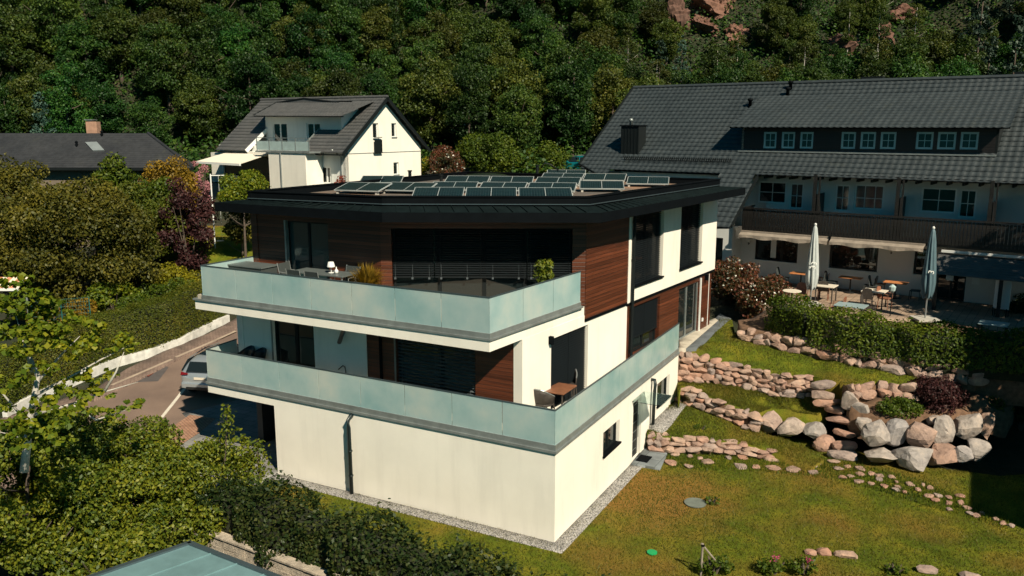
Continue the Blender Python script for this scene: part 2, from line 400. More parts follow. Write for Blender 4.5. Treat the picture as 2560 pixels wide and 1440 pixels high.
def balustrade(pts, z0, z1, name, parent, step=1.6):
    e = thing('tmp', '', '') if False else None
    mb = MB(); strip(pts, -.045, -.005, z1-.012, z1+.02, mb)
    rail = mb.build('balustrade_rail', RAILM, parent)
    for a, b in zip(pts[:-1], pts[1:]):
        a = np.array(a[:2]); b = np.array(b[:2]); L = np.linalg.norm(b-a); k = max(1, round(L/step)); d = (b-a)/L; nn = np.array([d[1], -d[0]])
        for i in range(k):
            s, t = a+d*(L*i/k+.011), a+d*(L*(i+1)/k-.011); q = [s-nn*.015, t-nn*.015, t-nn*.035, s-nn*.035]
            MB().prism(q, z0, z1-.012).build('glass_panel', FROST, parent)
balustrade(lo, ZLIP+.13, ZT, 'lower', house)

# ---- ground floor walls
sE = LEN-.25
def sz(F, x, y, dep=0.): return F.px(x, y, dep)
zg0, zg1 = ZLIP-.05, UBOT-.02
gs_wood0 = sz(FS, 1567, 800)[0]
wA = (sz(FS, 1378, 850)[0], sz(FS, 1470, 850)[0], zg0+.02, sz(FS, 1470, 811)[1])
wB = (sz(FS, 1577, 800)[0], sz(FS, 1649, 800)[0], zg0+.45, sz(FS, 1649, 741)[1])
wC = (sz(FS, 1697, 780)[0], sz(FS, 1747, 780)[0], zg0+.02, sz(FS, 1747, 703)[1])
mb = MB(); FS.wall(mb, 1.6, gs_wood0, zg0, UBOT+.0, -.3, -.0, [wA]); mb.build('ground_floor_side_wall', WHITE, house)
mb = MB(); FS.wall(mb, gs_wood0, sE, zg0, 5.0, -.3, -.02, [wB, wC]); mb.build('ground_floor_cladding', WOOD, house)
window(FS, *wA, house, dep=-.2, mull=(.5,), blind=.0, name='terrace_door')
window(FS, *wB, house, dep=-.2, mull=(.55,), blind=.33)
window(FS, *wC, house, dep=-.12, mull=(.45,), name='terrace_door', fmat=TRIM, label='sliding terrace door with pale frame near the rear corner')
MB.build(FS.box(MB(), wC[1]+.04, wC[1]+.12, -.02, .03, wC[2], wC[3]+.1), 'blind_rail', WFRAME, house)
# front: from T0 leftwards (negative s on FF)
def sf(x, y=850, dep=0.): return FF.px(x, y, dep)[0]
fL = float((GL-T0)@FF.d)
wD = (sf(683), sf(785), zg0+.02, 5.0); wE = (sf(988), sf(1186), zg0+.02, 5.0)
mb = MB(); FF.wall(mb, fL, sf(915), zg0, zg1, -.3, 0, [wD]); mb.build('ground_floor_front_wall', WHITE2, house)
mb = MB(); FF.wall(mb, sf(915)+.002, -.02, zg0, zg1, -.3, -.03, [wE]); mb.build('ground_floor_front_cladding', WOOD, house)
window(FF, *wD, house, dep=-.14, mull=(.52,), name='terrace_door', fw=.09, label='dark glazed terrace door behind the black garden chairs')
MB.build(FF.box(MB(), wD[0]-.06, wD[0]-.01, 0, .03, wD[2], wD[3]), 'blind_rail', TRIM, house)
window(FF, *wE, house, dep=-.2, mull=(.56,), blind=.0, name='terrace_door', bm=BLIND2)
MB.build(FF.box(MB(), wE[0]-.05, wE[0]-.005, -.03, .01, wE[2], wE[3]), 'blind_rail', TRIM, house)
MB.build(FF.box(MB(), sf(950)-.05, sf(950)+.05, -.03, .0, zg0, zg1), 'cladding_post', DARK, house)
# left and rear walls of the body
FLW = Frame(GL, C_DEG+180, C_DEG+90)
mb = MB(); FLW.wall(mb, -13.5, 0, ZBOT, zg1, -.3, 0); mb.build('left_side_wall', WHITE2, house); mb = MB(); FLW.wall(mb, -13.5, -.6, -.4, ZBOT-.003, -.3, -.02); mb.build('carport_shade_wall', SOFFIT, house)  # lower part added in dark grey, its colour standing in for the carport's shade
BRr = FS.O+FS.d*sE
FR = Frame(BRr, A_DEG, A_DEG-90)
mb = MB(); FR.wall(mb, .04, 9.6, 0, UBOT, -.3, 0); mb.build('rear_wall', WHITE2, house)

# ---- upper slab
UBK = [UL, U0, U0+dC*(LEN), U0+dC*LEN+dA*10.3, UL+dC*12.5]
lipo = [np.array(UL)+dC*2.2, UL, U0, UR+dC*.12]
sp = [p[:2] for p in [UL+dA*.35-0*dC, U0-dC*.02, U0+dC*5.24-dirv(C_DEG-90)*.012, W0-dirv(C_DEG-90)*1., WL+dC*.5-dA*.3, WL+dC*.5+dA*1.3]]
mb = MB(); mb.prism(sp, UBOT, ULIP-.08); mb.build('balcony_slab', WHITE, house)
mb = MB(); mb.prism([(np.mean(sp, 0)+(p-np.mean(sp, 0))*.985) for p in sp], ULIP-.08+.003, ULIP+.09); mb.build('balcony_floor', TILEF, house)
mb = MB(); strip([UL+dA*.35+dC*1.8, UL+dA*.35, U0, UR+dC*.1], -.03, .05, ULIP-.075, ULIP-.02, mb); strip([UL+dC*1.9, UL, U0, UR], -.05, .012, ULIP-.02, ULIP+.12, mb)
mb.build('balcony_edge_trim', TRIM, house)
balustrade([WL, UL, U0, UR], ULIP+.12, UT, 'upper', house)
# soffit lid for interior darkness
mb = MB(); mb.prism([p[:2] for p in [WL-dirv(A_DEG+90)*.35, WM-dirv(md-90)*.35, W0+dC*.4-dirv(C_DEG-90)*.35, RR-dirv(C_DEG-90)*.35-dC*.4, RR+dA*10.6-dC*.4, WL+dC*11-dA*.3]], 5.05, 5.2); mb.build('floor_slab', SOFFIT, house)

# ---- upper storey
ZS = 8.36; zu0 = ULIP-.05; EAVE = 8.65
v0 = sz(FS, 1569, 640)[0]; vw = sz(FS, 1583, 640)[0]
uA = (sz(FS, 1587, 640)[0], sz(FS, 1656, 640)[0], sz(FS, 1588, 714)[1], ZS-.18)
uB = (sz(FS, 1700, 600)[0], sz(FS, 1754, 600)[0], sz(FS, 1754, 653)[1], ZS-.18)
mb = MB(); FS.wall(mb, 5.25, v0, 5.14, ZS, -.3, .03); mb.build('upper_side_cladding', WOOD, house)
mb = MB(); FS.wall(mb, v0+.002, LEN, 5.10, ZS, -.3, 0.02, [uA, uB]); mb.build('upper_side_wall', WHITE, house)
mb = MB(); FS.box(mb, 5.25, v0, -.28, .036, 5.04, 5.137); FS.box(mb, v0+.003, LEN, -.28, .026, 5.0, 5.097); mb.build('cladding_base_trim', DARK, house)
window(FS, *uA, house, dep=-.2, mull=(.5,), blind=.0, sill=DARK, wall=.02)
window(FS, *uB, house, dep=-.2, mull=(.5,), blind=.0, sill=DARK, wall=.02)
mb = MB(); FR2 = Frame(RR, A_DEG, A_DEG-90); FR2.wall(mb, .04, 10.4, 5.0, ZS, -.3, 0); FLW2 = Frame(WL, C_DEG+180, C_DEG+90); mb.build('upper_rear_wall', WHITE2, house)
mb = MB(); FLW2.wall(mb, -11.5, 0, 5.0, ZS, -.3, 0); mb.build('upper_left_cladding', WOOD, house)
lw = (sz(FL, 716, 640)[0], sz(FL, 822, 640)[0], zu0+.02, ZS-.3)
mb = MB(); FL.wall(mb, 0, LL, zu0, ZS, -.3, 0, [lw]); mb.build('upper_front_cladding', WOOD, house)
window(FL, *lw, house, dep=-.15, mull=(.5,), name='terrace_door', pmat=PANE2, label='glazed balcony door with pale curtain behind the dining table')
MB.build(FL.box(MB(), lw[0]-.02, lw[0]+.05, -.1, .03, lw[2], lw[3]), 'blind_rail', TRIM, house)
MB.build(FL.box(MB(), lw[0]+.16, lw[0]+.4, -.19, -.175, lw[2]+.1, lw[3]-.1), 'curtain', CURT, house)
bw = (sz(FM, 979, 640)[0], sz(FM, 1431, 640)[0], zu0+.02, sz(FM, 1200, 572)[1])
mb = MB(); FM.wall(mb, 0, ML, zu0, ZS, -.3, 0, [bw]); mb.build('upper_glazing_surround', WOOD, house)
gz = window(FM, *bw, house, dep=-.24, mull=(.26, .51, .74), name='glazing', fw=.09)
zb = sz(FM, 1200, 694)[1]
for a, b in ((.0, .235), (.235, .75), (.75, 1.)):
    s0 = bw[0]+(bw[1]-bw[0])*a+.02; s1 = bw[0]+(bw[1]-bw[0])*b-.02
    blinds(FM, s0, s1, zb if b < .8 else zb-.05, bw[3]-.02, -.05, gz)
# hanging guide ends of the raised blind
for x in (988, 1031, 1073, 1103, 1168, 1232, 1297, 1328):
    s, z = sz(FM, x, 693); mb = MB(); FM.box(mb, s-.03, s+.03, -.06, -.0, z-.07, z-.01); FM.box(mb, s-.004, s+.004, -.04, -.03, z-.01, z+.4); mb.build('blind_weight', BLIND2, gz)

# ---- roof
ev = [G(*q, EAVE) for q in ((535.6, 506), (955, 531.5), (1503.5, 532.5), (1864, 469))]
evR = ev[3]+dA*12.6; evL = ev[0]+dC*12.6
ZP = 9.05
pf = [G(*q, ZP) for q in ((619, 479.5), (955, 493), (1475, 494), (1800, 449), (1165, 430))]
foot = [p.copy() for p in pf]
out = [ev[0], ev[1], ev[2], ev[3], ev[3]+dA*11.6, ev[0]+dC*12.2]
mb = MB(); mb.prism([p[:2] for p in out], ZS, EAVE); mb.build('eave_fascia', DARK, house)
# sloped seamed apron between the eave edge and the parapet foot
pin = [pf[0], pf[1], pf[2], pf[3], pf[4]]
zf = EAVE+.13
seq = [(ev[0], pf[0]), (ev[1], pf[1]), (ev[2], pf[2]), (ev[3], pf[3])]
mb = MB()
for (a, b), (c, d) in zip(seq[:-1], seq[1:]):
    mb.add([(*a[:2], EAVE+.004), (*c[:2], EAVE+.004), (*d[:2], zf), (*b[:2], zf)], [(0, 1, 2, 3)])
    L = np.linalg.norm(c-a); k = int(L/.42)
    for i in range(1, k):
        t = i/k; p = a+(c-a)*t; q = b+(d-b)*t; w = (c-a)/L*.012
        mb.hexa([(*(p-w)[:2], EAVE), (*(p+w)[:2], EAVE), (*(q+w)[:2], zf-.005), (*(q-w)[:2], zf-.005), (*(p-w)[:2], EAVE+.035), (*(p+w)[:2], EAVE+.035), (*(q+w)[:2], zf+.03), (*(q-w)[:2], zf+.03)])
for a, b, c, d in ((ev[3], out[4], pf[4]+dA*0, pf[3]), (out[5], ev[0], pf[0], pf[4])):
    mb.add([(*a[:2], EAVE+.003), (*b[:2], EAVE+.003), (*c[:2], zf), (*d[:2], zf)], [(0, 1, 2, 3)])
mb.add([(*out[4][:2], EAVE+.003), (*out[5][:2], EAVE+.003), (*pf[4][:2], zf)], [(0, 1, 2)])
mb.build('eave_apron', SEAM, house)
mb = MB(); ring = [p for p in pf]; strip(ring+[ring[0]], -.16, 0, zf-.1, ZP, mb); mb.build('parapet', DARK, house)
mb = MB(); strip(ring+[ring[0]], -.19, .03, ZP, ZP+.035, mb); mb.build('parapet_coping', DARK, house)
mb = MB(); strip([seq[i][1] for i in range(4)], 0.0, .035, zf+.05, zf+.075, mb); mb.build('parapet_drip', RAILM, house)
def ROOFG():
    m, nt, n, l, b = newmat('roof_membrane')
    v = coords(n, l, 1); f = noise(n, l, v, .35, 4)
    c = ramp(n, l, f, [(.35, (.075, .075, .075)), (.5, (.16, .125, .10)), (.62, (.34, .19, .11))])
    c = mixc(n, l, ramp(n, l, noise(n, l, v, 60, 2), [(.35, (0, 0, 0)), (.7, (.5,)*3)]), c, (.05, .05, .05))
    l.new(c, b.inputs['Base Color']); b.inputs['Roughness'].default_value = .9; return m
RG = ROOFG()
cen = sum(pf)/len(pf)
mb = MB(); mb.prism([(cen+(p-cen)*.985)[:2] for p in pf], EAVE+.01, 8.84); mb.build('roof_deck', RG, house)
# skylight dome, vents
c = G(1215, 447, 8.9)
mb = MB(); mb.lathe((c[0], c[1], 8.82), [(1.15, 0), (1.15, .14), (1.05, .2), (.8, .27), (.4, .31), (.02, .32)], 24); mb.build('roof_dome', GLASS('dome_glass', (.02, .03, .03), .12), house, smooth=True)
for x, y, h in ((1025, 452, .42), (1103, 457, .3), (1343, 444, .55)):
    p = G(x, y, 8.84); mb = MB(); mb.lathe((p[0], p[1], 8.82), [(.07, 0), (.07, h), (.10, h), (.10, h+.05)], 12); mb.build('roof_vent', DARK2, house)
p = G(1345, 444, 8.84); mb = MB(); mb.tube([(p[0]+.15, p[1], 8.84+.45), (p[0]+.3, p[1], 9.5), (p[0]+.6, p[1], 9.42), (p[0]+.95, p[1], 9.15)], .03); mb.build('roof_cable', DARK2, house, smooth=True)

# ---- downpipes, lamps and small fittings
s, z = sz(FS, 1578, 640)
mb = MB(); mb.tube([FS.P(s, .10, ZS), FS.P(s, .10, 2.75)], .055, 12)
for zz in (3.4, 5.1, 6.6, 7.9): mb.lathe((*FS.P(s, .10, zz)[:2], zz), [(.07, 0), (.07, .04)], 12)
mb.build('downpipe', DARK2, house, smooth=False, label='tall downpipe on the sunny side wall')
s = sz(FS, 1567, 640)[0]
MB.build(FS.box(MB(), v0+.01, v0+.15, .02, .045, 5.1, ZS), 'pale_corner_strip', WHITE, house)
s, z = FG.px(881, 1038)
mb = MB(); mb.tube([FG.P(s, .02, z), FG.P(s, .09, z), FG.P(s-.04, .17, z-.12), FG.P(s-.02, .17, z-.35), FG.P(s, .17, .02)], .06, 12)
for zz in (.6, 1.4): mb.lathe((*FG.P(s, .17, zz)[:2], zz), [(.075, 0), (.075, .04)], 12)
mb.build('downpipe', PIPE, house, smooth=True, label='dark downpipe standing off the blank garage wall')
s, z = FB.px(1627, 950)
mb = MB(); mb.tube([FB.P(s+.05, .0, z+.0), FB.P(s+.06, .12, z), FB.P(s, .17, z-.15), FB.P(s, .15, z-.4), FB.P(s, .13, .85)], .06, 12)
mb.build('downpipe', PIPE, house, smooth=True, label='downpipe beside the lower side door')
s, z = FF.px(872, 827, .35)
mb = MB(); mb.tube([FF.P(s+.1, .55, UBOT), FF.P(s, .5, UBOT-.16), FF.P(FF.px(848, 856, .15)[0], .15, FF.px(848, 856, .15)[1])], .07, 12)
mb.build('drain_elbow', PIPE, house, smooth=True)
s, z = FF.px(865, 925)
mb = MB(); mb.tube([FF.P(s-.3, .02, z-.02), FF.P(s-.1, .03, z+.14), FF.P(s, .05, z+.12), FF.P(s+.04, .04, z-.2)], .014, 6); mb.build('wall_cable', DARK, house)
for x, y, F_, dp in ((1373, 850, FS, 0.), (1763, 693, FS, 0.)):
    s, z = F_.px(x, y); mb = MB(); F_.box(mb, s-.05, s+.05, dp+.01, dp+.14, z-.12, z+.12); mb.build('wall_lamp', DARK, house)
s, z = FS.px(1756, 799); MB.build(FS.box(MB(), s-.06, s+.06, -.02, .02, z-.07, z+.07), 'wall_socket', WFRAME, house)

# ============================================================ SOLAR PANELS
def cellmat():
    m, nt, n, l, b = newmat('solar_cell'); t = n.new('ShaderNodeTexCoord')
    br = n.new('ShaderNodeTexBrick'); br.offset = 0; br.inputs['Scale'].default_value = 1; br.inputs['Brick Width'].default_value = .083; br.inputs['Row Height'].default_value = .16
    br.inputs['Mortar Size'].default_value = .006; br.inputs['Color1'].default_value = (.001, .010, .014, 1); br.inputs['Color2'].default_value = (.001, .014, .018, 1); br.inputs['Mortar'].default_value = (.03, .06, .07, 1)
    l.new(t.outputs['Object'], br.inputs[0]); l.new(br.outputs[0], b.inputs['Base Color']); b.inputs['Roughness'].default_value = .22; return m
CELL = cellmat()
sol = thing('solar_panel', 'x', 'solar panel')
PW, PD, tl = 1.62, 1.02, R_(12)
mt = Matrix.Translation((0, 0, .12)) @ Matrix.Rotation(tl, 4, 'X')
mb = MB(); mb.box((0, PD/2, .0), (PW-.05, PD-.05, .03)); mb.xf(mt).build('cell_sheet', CELL, sol, local=True)
mb = MB()
for c, sz_ in (((-PW/2+.012, PD/2, 0), (.022, PD, .04)), ((PW/2-.012, PD/2, 0), (.022, PD, .04)), ((0, .012, 0), (PW, .018, .04)), ((0, PD-.012, 0), (PW, .018, .04)), ((0, PD/2, .004), (.02, PD, .03))): mb.box(c, sz_)
mb.xf(mt).build('panel_frame', MAT('panel_alu', (.34, .37, .37), .5), sol, local=True)
zt = PD*math.sin(tl)
for x in (-PW/2+.1, PW/2-.1):
    MB().box((x, .1, .05), (.08, .12, .12)).build('mount', CONC, sol, local=True); MB().box((x, .9, (zt+.1)/2), (.06, .06, zt+.08)).build('mount', CONC, sol, local=True)
rows = [('front', [(652, 205, 1018, 205), (1030, 207, 1400, 207), (1412, 209, 1800, 209)]),
        ('second', [(98, 160, 415, 170), (428, 160, 760, 168), (775, 158, 1105, 160), (1120, 160, 1450, 164), (1465, 164, 1812, 168)]),
        ('third', [(275, 108, 575, 108), (880, 108, 1190, 110), (1200, 112, 1510, 114), (1520, 118, 1840, 122), (1845, 150, 2165, 152)]),
        ('fourth', [(1563, 84, 1860, 88), (1868, 88, 2168, 92), (2178, 114, 2480, 118)]), ('rearmost', [(1605, 58, 1885, 60)])]
wh = {1: ['only'], 2: ['leftmost', 'rightmost'], 3: ['left', 'middle', 'right'], 5: ['leftmost', 'second from left', 'middle', 'second from right', 'rightmost']}
first = True
for rn, ps in rows:
    for i, (xa, ya, xb, yb) in enumerate(ps):
        a = G(800+xa/2.844, 420+ya/2.844, 8.95); b = G(800+xb/2.844, 420+yb/2.844, 8.95); c = (a+b)/2; L = np.linalg.norm(b-a)
        o = sol if first else clone(sol); first = False
        place(o, (c[0], c[1], 8.84), math.atan2(b[1]-a[1], b[0]-a[0]), (L*1.0/PW, 1, 1),
              f'tilted dark solar panel, {wh[len(ps)][i]} in the {rn} row on the flat black roof', 'solar panels on the flat roof')
# ============================================================ TERRAIN
CTRL = [(1.2, 21.2, 0), (-7.5, 25.3, 0), (4.5, 28.0, .0), (-2, 19, -.1), (10, 19, 0), (16, 22, 0), (18, 28, .0), (11, 26, .0), (0, 8, -.6), (14, 5, 0), (-5.5, 20, -.25),
 (-9, 21.8, -.5), (-12, 17, -.9), (-25, 15, -.9), (-15, 31, -.2), (-13.3, 35, -.05), (-12.5, 40, .25), (-17, 39, .2), (-15.5, 45.5, .8), (-24, 33, -.3), (-35, 30, 0), (-40, 50, 1.5), (-22, 48, 1.8),
 (-30, 60, 3.2), (-14, 55, 3.0), (-20, 54, 4.0), (-17, 58, 4.6), (-18, 60, 4.2), (-8, 70, 6.3), (-5, 58, 4.2), (3, 50, 2.4), (0, 36, 0), (-8, 40, .2), (9, 30, .1), (13, 31, .3), (10, 34.5, 1.9), (10.5, 38, 2.75), (13, 36.6, 2.7), (17, 34, 2.2), (25, 36, 3.0), (30, 45, 3.6), (8, 62, 5.0),
 (12, 74, 7), (30, 72, 7), (-30, 74, 7), (-50, 70, 6), (-70, 60, 6), (-70, 30, 2), (60, 40, 4), (60, 15, 1), (-60, 0, 0), (60, -10, 0), (0, -20, -1), (-40, -20, -1), (0, 84, 9), (-40, 84, 9.5), (40, 84, 10), (80, 80, 11), (-80, 80, 11)]
_c = np.array(CTRL, float)
def _k(r): return r
_Kp = _k(np.hypot(_c[:, None, 0]-_c[None, :, 0], _c[:, None, 1]-_c[None, :, 1]))
_A = np.block([[_Kp, np.ones((len(_c), 1)), _c[:, :2]], [np.ones((1, len(_c))), np.zeros((1, 3))], [_c[:, :2].T, np.zeros((2, 3))]])
_w = np.linalg.solve(_A, np.concatenate([_c[:, 2], [0, 0, 0]]))
def hill(x, y):
    yy = y-84-4*np.sin(x*.045+1)
    h = np.where(yy > 0, yy*.86+2.2*np.sin(x*.11)*np.clip(yy/12, 0, 1)+1.5*np.sin(x*.23+y*.19)*np.clip(yy/8, 0, 1), 0)
    return h
def ground_z(x, y):
    x = np.asarray(x, float); y = np.asarray(y, float); sh = x.shape; xf = x.ravel(); yf = y.ravel()
    yc = np.minimum(yf, 84.)
    r = np.hypot(xf[:, None]-_c[None, :, 0], yc[:, None]-_c[None, :, 1])
    z = r@_w[:len(_c)]+_w[len(_c)]+_w[len(_c)+1]*xf+_w[len(_c)+2]*yc
    return (z+hill(xf, yf)).reshape(sh)
def gz(x, y): return float(ground_z(np.array([x]), np.array([y]))[0])
def GT(px, py, it=8):
    """pixel -> point on the terrain"""
    d = ray(px, py); t = 5.
    lo, hi = 5., 200.
    ts = np.linspace(8, 220, 700); P = C0[None]+d[None]*ts[:, None]; below = P[:, 2] < ground_z(P[:, 0], P[:, 1])
    i = int(np.argmax(below)); 
    if not below.any(): return C0+d*200
    a, b = ts[i-1], ts[i]
    for _ in range(14):
        m = (a+b)/2; p = C0+d*m
        if p[2] < gz(p[0], p[1]): b = m
        else: a = m
    return C0+d*b
def GRASS(name, dry=.6, hills=False):
    m, nt, n, l, b = newmat(name); v = coords(n, l, 1)
    c1 = ramp(n, l, noise(n, l, v, 1.1, 5, .6), [(.3, (.060, .092, .010)), (.5, (.115, .140, .013)), (.7, (.20, .18, .020))])
    big = noise(n, l, v, .28, 3)
    c2 = mixc(n, l, ramp(n, l, big, [(.47, (0, 0, 0)), (.66, (dry,)*3)]), c1, (.24, .12, .035))
    ds = n.new('ShaderNodeVectorMath'); ds.operation = 'DISTANCE'; l.new(v, ds.inputs[0]); ds.inputs[1].default_value = (4.3, 24.2, 0)
    ad = n.new('ShaderNodeMath'); ad.operation = 'MULTIPLY_ADD'; ad.inputs[1].default_value = 4.; l.new(noise(n, l, v, .9, 5), ad.inputs[0]); l.new(ds.outputs['Value'], ad.inputs[2])
    mr = n.new('ShaderNodeMapRange'); mr.inputs[1].default_value = 3.2; mr.inputs[2].default_value = 5.2; mr.inputs[3].default_value = .75; mr.inputs[4].default_value = 0; l.new(ad.outputs[0], mr.inputs[0])
    c2 = mixc(n, l, mr.outputs[0], c2, (.27, .13, .04))
    fine = ramp(n, l, noise(n, l, v, 28, 4, .7), [(.3, (.55, .55, .5)), (.7, (1.4, 1.4, 1.3))])
    c3 = mixc(n, l, 1., c2, fine, 'MULTIPLY')
    l.new(c3, b.inputs['Base Color']); b.inputs['Roughness'].default_value = .95; b.inputs['Specular IOR Level'].default_value = .1
    bump(n, l, b, noise(n, l, v, 35, 4, .7), .8, .05); return m
GRASSM = GRASS('lawn_grass'); 
def GROUNDM():
    m, nt, n, l, b = newmat('ground_soil'); v = coords(n, l, 1)
    c = ramp(n, l, noise(n, l, v, .5, 6, .65), [(.3, (.008, .014, .006)), (.5, (.018, .024, .008)), (.7, (.045, .035, .018))])
    l.new(c, b.inputs['Base Color']); b.inputs['Roughness'].default_value = 1; bump(n, l, b, noise(n, l, v, 3, 6), .8, .2); return m
GROUNDM_ = GROUNDM()
def grid(x0, x1, y0, y1, st):
    xs = np.arange(x0, x1+st/2, st); ys = np.arange(y0, y1+st/2, st); X, Y = np.meshgrid(xs, ys); Z = ground_z(X, Y)
    V = np.stack([X.ravel(), Y.ravel(), Z.ravel()], 1); nx = len(xs); ny = len(ys)
    i = (np.arange(ny-1)[:, None]*nx+np.arange(nx-1)[None]).ravel(); F = np.stack([i, i+1, i+nx+1, i+nx], 1); return V, F
V, F = grid(-150, 150, -30, 210, 1.5)
cx = V[F].mean(1); keep = ~((cx[:, 0] > -7.5) & (cx[:, 0] < 7) & (cx[:, 1] > 30) & (cx[:, 1] < 38))
V[:, 2] -= np.where((V[:, 1] < 33) & (V[:, 1] > 4) & (V[:, 0] > -13.5) & (V[:, 0] < 22), .35, 0.)
link(bpy.data.objects.new('ground', npmesh('ground', V, F, GROUNDM_, None, True)), kind='structure', label='dark planted ground under gardens and wood')

def sheet(name, pts, mat, z_of=None, lift=0., thick=.0, st=.5, kind='structure', label=None, parent=None):
    """fills polygon (x,y[,z]) with a fine grid following z_of"""
    pts = np.array([p[:3] if len(p) > 2 else (*p, 0) for p in pts], float)
    P = pts[:, :2]
    def inside(X, Y):
        r = np.zeros(X.shape, bool); j = len(P)-1
        for i in range(len(P)):
            xi, yi = P[i]; xj, yj = P[j]
            c = ((yi > Y) != (yj > Y)) & (X < (xj-xi)*(Y-yi)/(yj-yi+1e-12)+xi); r ^= c; j = i
        return r
    def zz(X, Y):
        if z_of == 'pts':
            d = np.hypot(X[..., None]-P[:, 0], Y[..., None]-P[:, 1])+.05; w = d**-3.; return (w*pts[:, 2]).sum(-1)/w.sum(-1)
        if callable(z_of): return z_of(X, Y)
        return ground_z(X, Y)
    # boundary ring + triangulation through Blender's tessellator on strips
    import bmesh
    bm = bmesh.new(); ring = []
    for i in range(len(P)):
        a, b = P[i], P[(i+1) % len(P)]; k = max(1, int(np.linalg.norm(b-a)/st))
        for t in range(k): ring.append(a+(b-a)*t/k)
    vs = [bm.verts.new((q[0], q[1], 0)) for q in ring]; es = [bm.edges.new((vs[i], vs[(i+1) % len(vs)])) for i in range(len(vs))]
    bmesh.ops.triangle_fill(bm, use_beauty=True, edges=es, use_dissolve=False)
    x0, y0 = P.min(0); x1, y1 = P.max(0)
    for axis, lo, hi in ((0, x0, x1), (1, y0, y1)):
        for c in np.arange(lo+st*.51, hi, st):
            co = (c, 0, 0) if axis == 0 else (0, c, 0); no = (1, 0, 0) if axis == 0 else (0, 1, 0)
            bmesh.ops.bisect_plane(bm, geom=bm.verts[:]+bm.edges[:]+bm.faces[:], plane_co=co, plane_no=no)
    X = np.array([v.co.x for v in bm.verts]); Y = np.array([v.co.y for v in bm.verts]); Z = zz(X, Y)+lift
    for v, z in zip(bm.verts, Z): v.co.z = z
    for f in bm.faces:
        if f.normal.z < 0: f.normal_flip()
    bm.normal_update()
    for f in bm.faces:
        if f.normal.z < 0: f.normal_flip()
    if thick:
        be = [e for e in bm.edges if e.is_boundary]; r = bmesh.ops.extrude_edge_only(bm, edges=be)
        for g in r['geom']:
            if isinstance(g, bmesh.types.BMVert): g.co.z -= thick
    if parent:
        Mi = rootmat(parent).inverted()
        for v in bm.verts: v.co = Mi @ v.co
    me = bpy.data.meshes.new(name); bm.to_mesh(me); bm.free(); me.materials.append(mat)
    for p in me.polygons: p.use_smooth = True
    return link(bpy.data.objects.new(name, me), parent, kind=None if parent else kind, label=label)
def px(L, z=0.): return [G(x, y, z if len(r) == 0 else r[0]) for x, y, *r in L]

# lawn around the house
lawn = px([(640, 1230), (700, 1193), (1386, 1352), (1610, 1150), (1620, 1090), (1760, 1110), (1950, 1090), (2100, 1110), (2200, 1150), (2500, 1190), (2640, 1180)])+[G(2700, 1440, 0), np.array([13, 14, 0.]), np.array([0, 13, 0.]), G(1000, 1520, 0), G(800, 1380, 0)]
sheet('lawn', lawn, GRASSM, z_of=lambda X, Y: 0*X, lift=.0, thick=.5, label='mown lawn, green with dry brown patches')
# terraces held by the stone walls; each wall is surveyed along its foot: (px, py, z foot, height)
WALL1 = [(1617, 1128, .08, .62), (1660, 1131, .08, .52), (1760, 1132, .08, .44), (1850, 1137, .06, .36), (1925, 1148, .05, .22)]
WALL2 = [(1690, 1003, .78, .62), (1735, 1020, .72, .58), (1800, 1046, .62, .55), (1880, 1078, .45, .58)]
WALL3 = [(1694, 955, 1.42, 1.16), (1760, 958, 1.40, 1.0), (1840, 968, 1.36, .86), (1900, 980, 1.32, .80), (1960, 996, 1.28, .80), (2030, 992, 1.34, .72)]
WALL3B = [(2122, 998, 1.75, .50), (2200, 994, 1.75, .50), (2272, 1000, 1.75, .48)]
WALL4 = [(1842, 850, 2.55, .40), (1900, 862, 2.5, .48), (1990, 884, 2.45, .56), (2100, 906, 2.4, .58), (2200, 926, 2.35, .60), (2300, 942, 2.3, .6), (2440, 966, 2.2, .55)]
def wfoot(Wl, zofs=0.): return [G(q[0], q[1], q[2])+np.array([0, 0, zofs]) for q in Wl]
def wtop(Wl, back=.32):
    P = wfoot(Wl); out = []
    for i, p in enumerate(P):
        d = (P[min(i+1, len(P)-1)]-P[max(i-1, 0)])[:2]; d /= np.linalg.norm(d); out.append(np.array([p[0]-d[1]*back, p[1]+d[0]*back, p[2]+Wl[i][3]*.93]))
    return out
T1 = wtop(WALL1, .22)+[G(2020, 1180, .04), G(2060, 1150, .12), G(2000, 1112, .25), G(1950, 1095, .34)]+[p+[0, .12, .02] for p in wfoot(WALL2)[::-1]]+[G(1668, 1010, .80), G(1612, 1068, .60)]
sheet('lawn', T1, GRASSM, z_of='pts', lift=.01, thick=.5, label='narrow grass terrace above the lowest stone wall')
T2 = wtop(WALL2, .3)+[G(1930, 1022, 1.0), G(2000, 1034, .98), G(2046, 1040, .95), G(2070, 1015, 1.2), G(2048, 990, 1.34)]+[p+[0, .1, .02] for p in wfoot(WALL3)[::-1]]+[G(1697, 985, 1.36)]
sheet('lawn', T2, GRASSM, z_of='pts', lift=.01, thick=.7, label='middle grass terrace below the tall stone wall')
W4f = [p+[0, .1, .02] for p in wfoot(WALL4)[::-1]]
T3 = wtop(WALL3, .34)+[G(2062, 950, 2.12), G(2100, 958, 2.12)]+wtop(WALL3B, .3)+[G(2296, 970, 2.15)]+W4f[1:]+[G(1830, 800, 2.62), G(1800, 797, 2.62), G(1790, 826, 2.6), G(1738, 868, 2.56)]
sheet('lawn', T3, GRASSM, z_of='pts', lift=.01, thick=1.0, label='upper grass terrace below the restaurant hedge')
SOIL = MAT('garden_soil', (.13, .075, .045), 1., .4, 6, .6, 30)
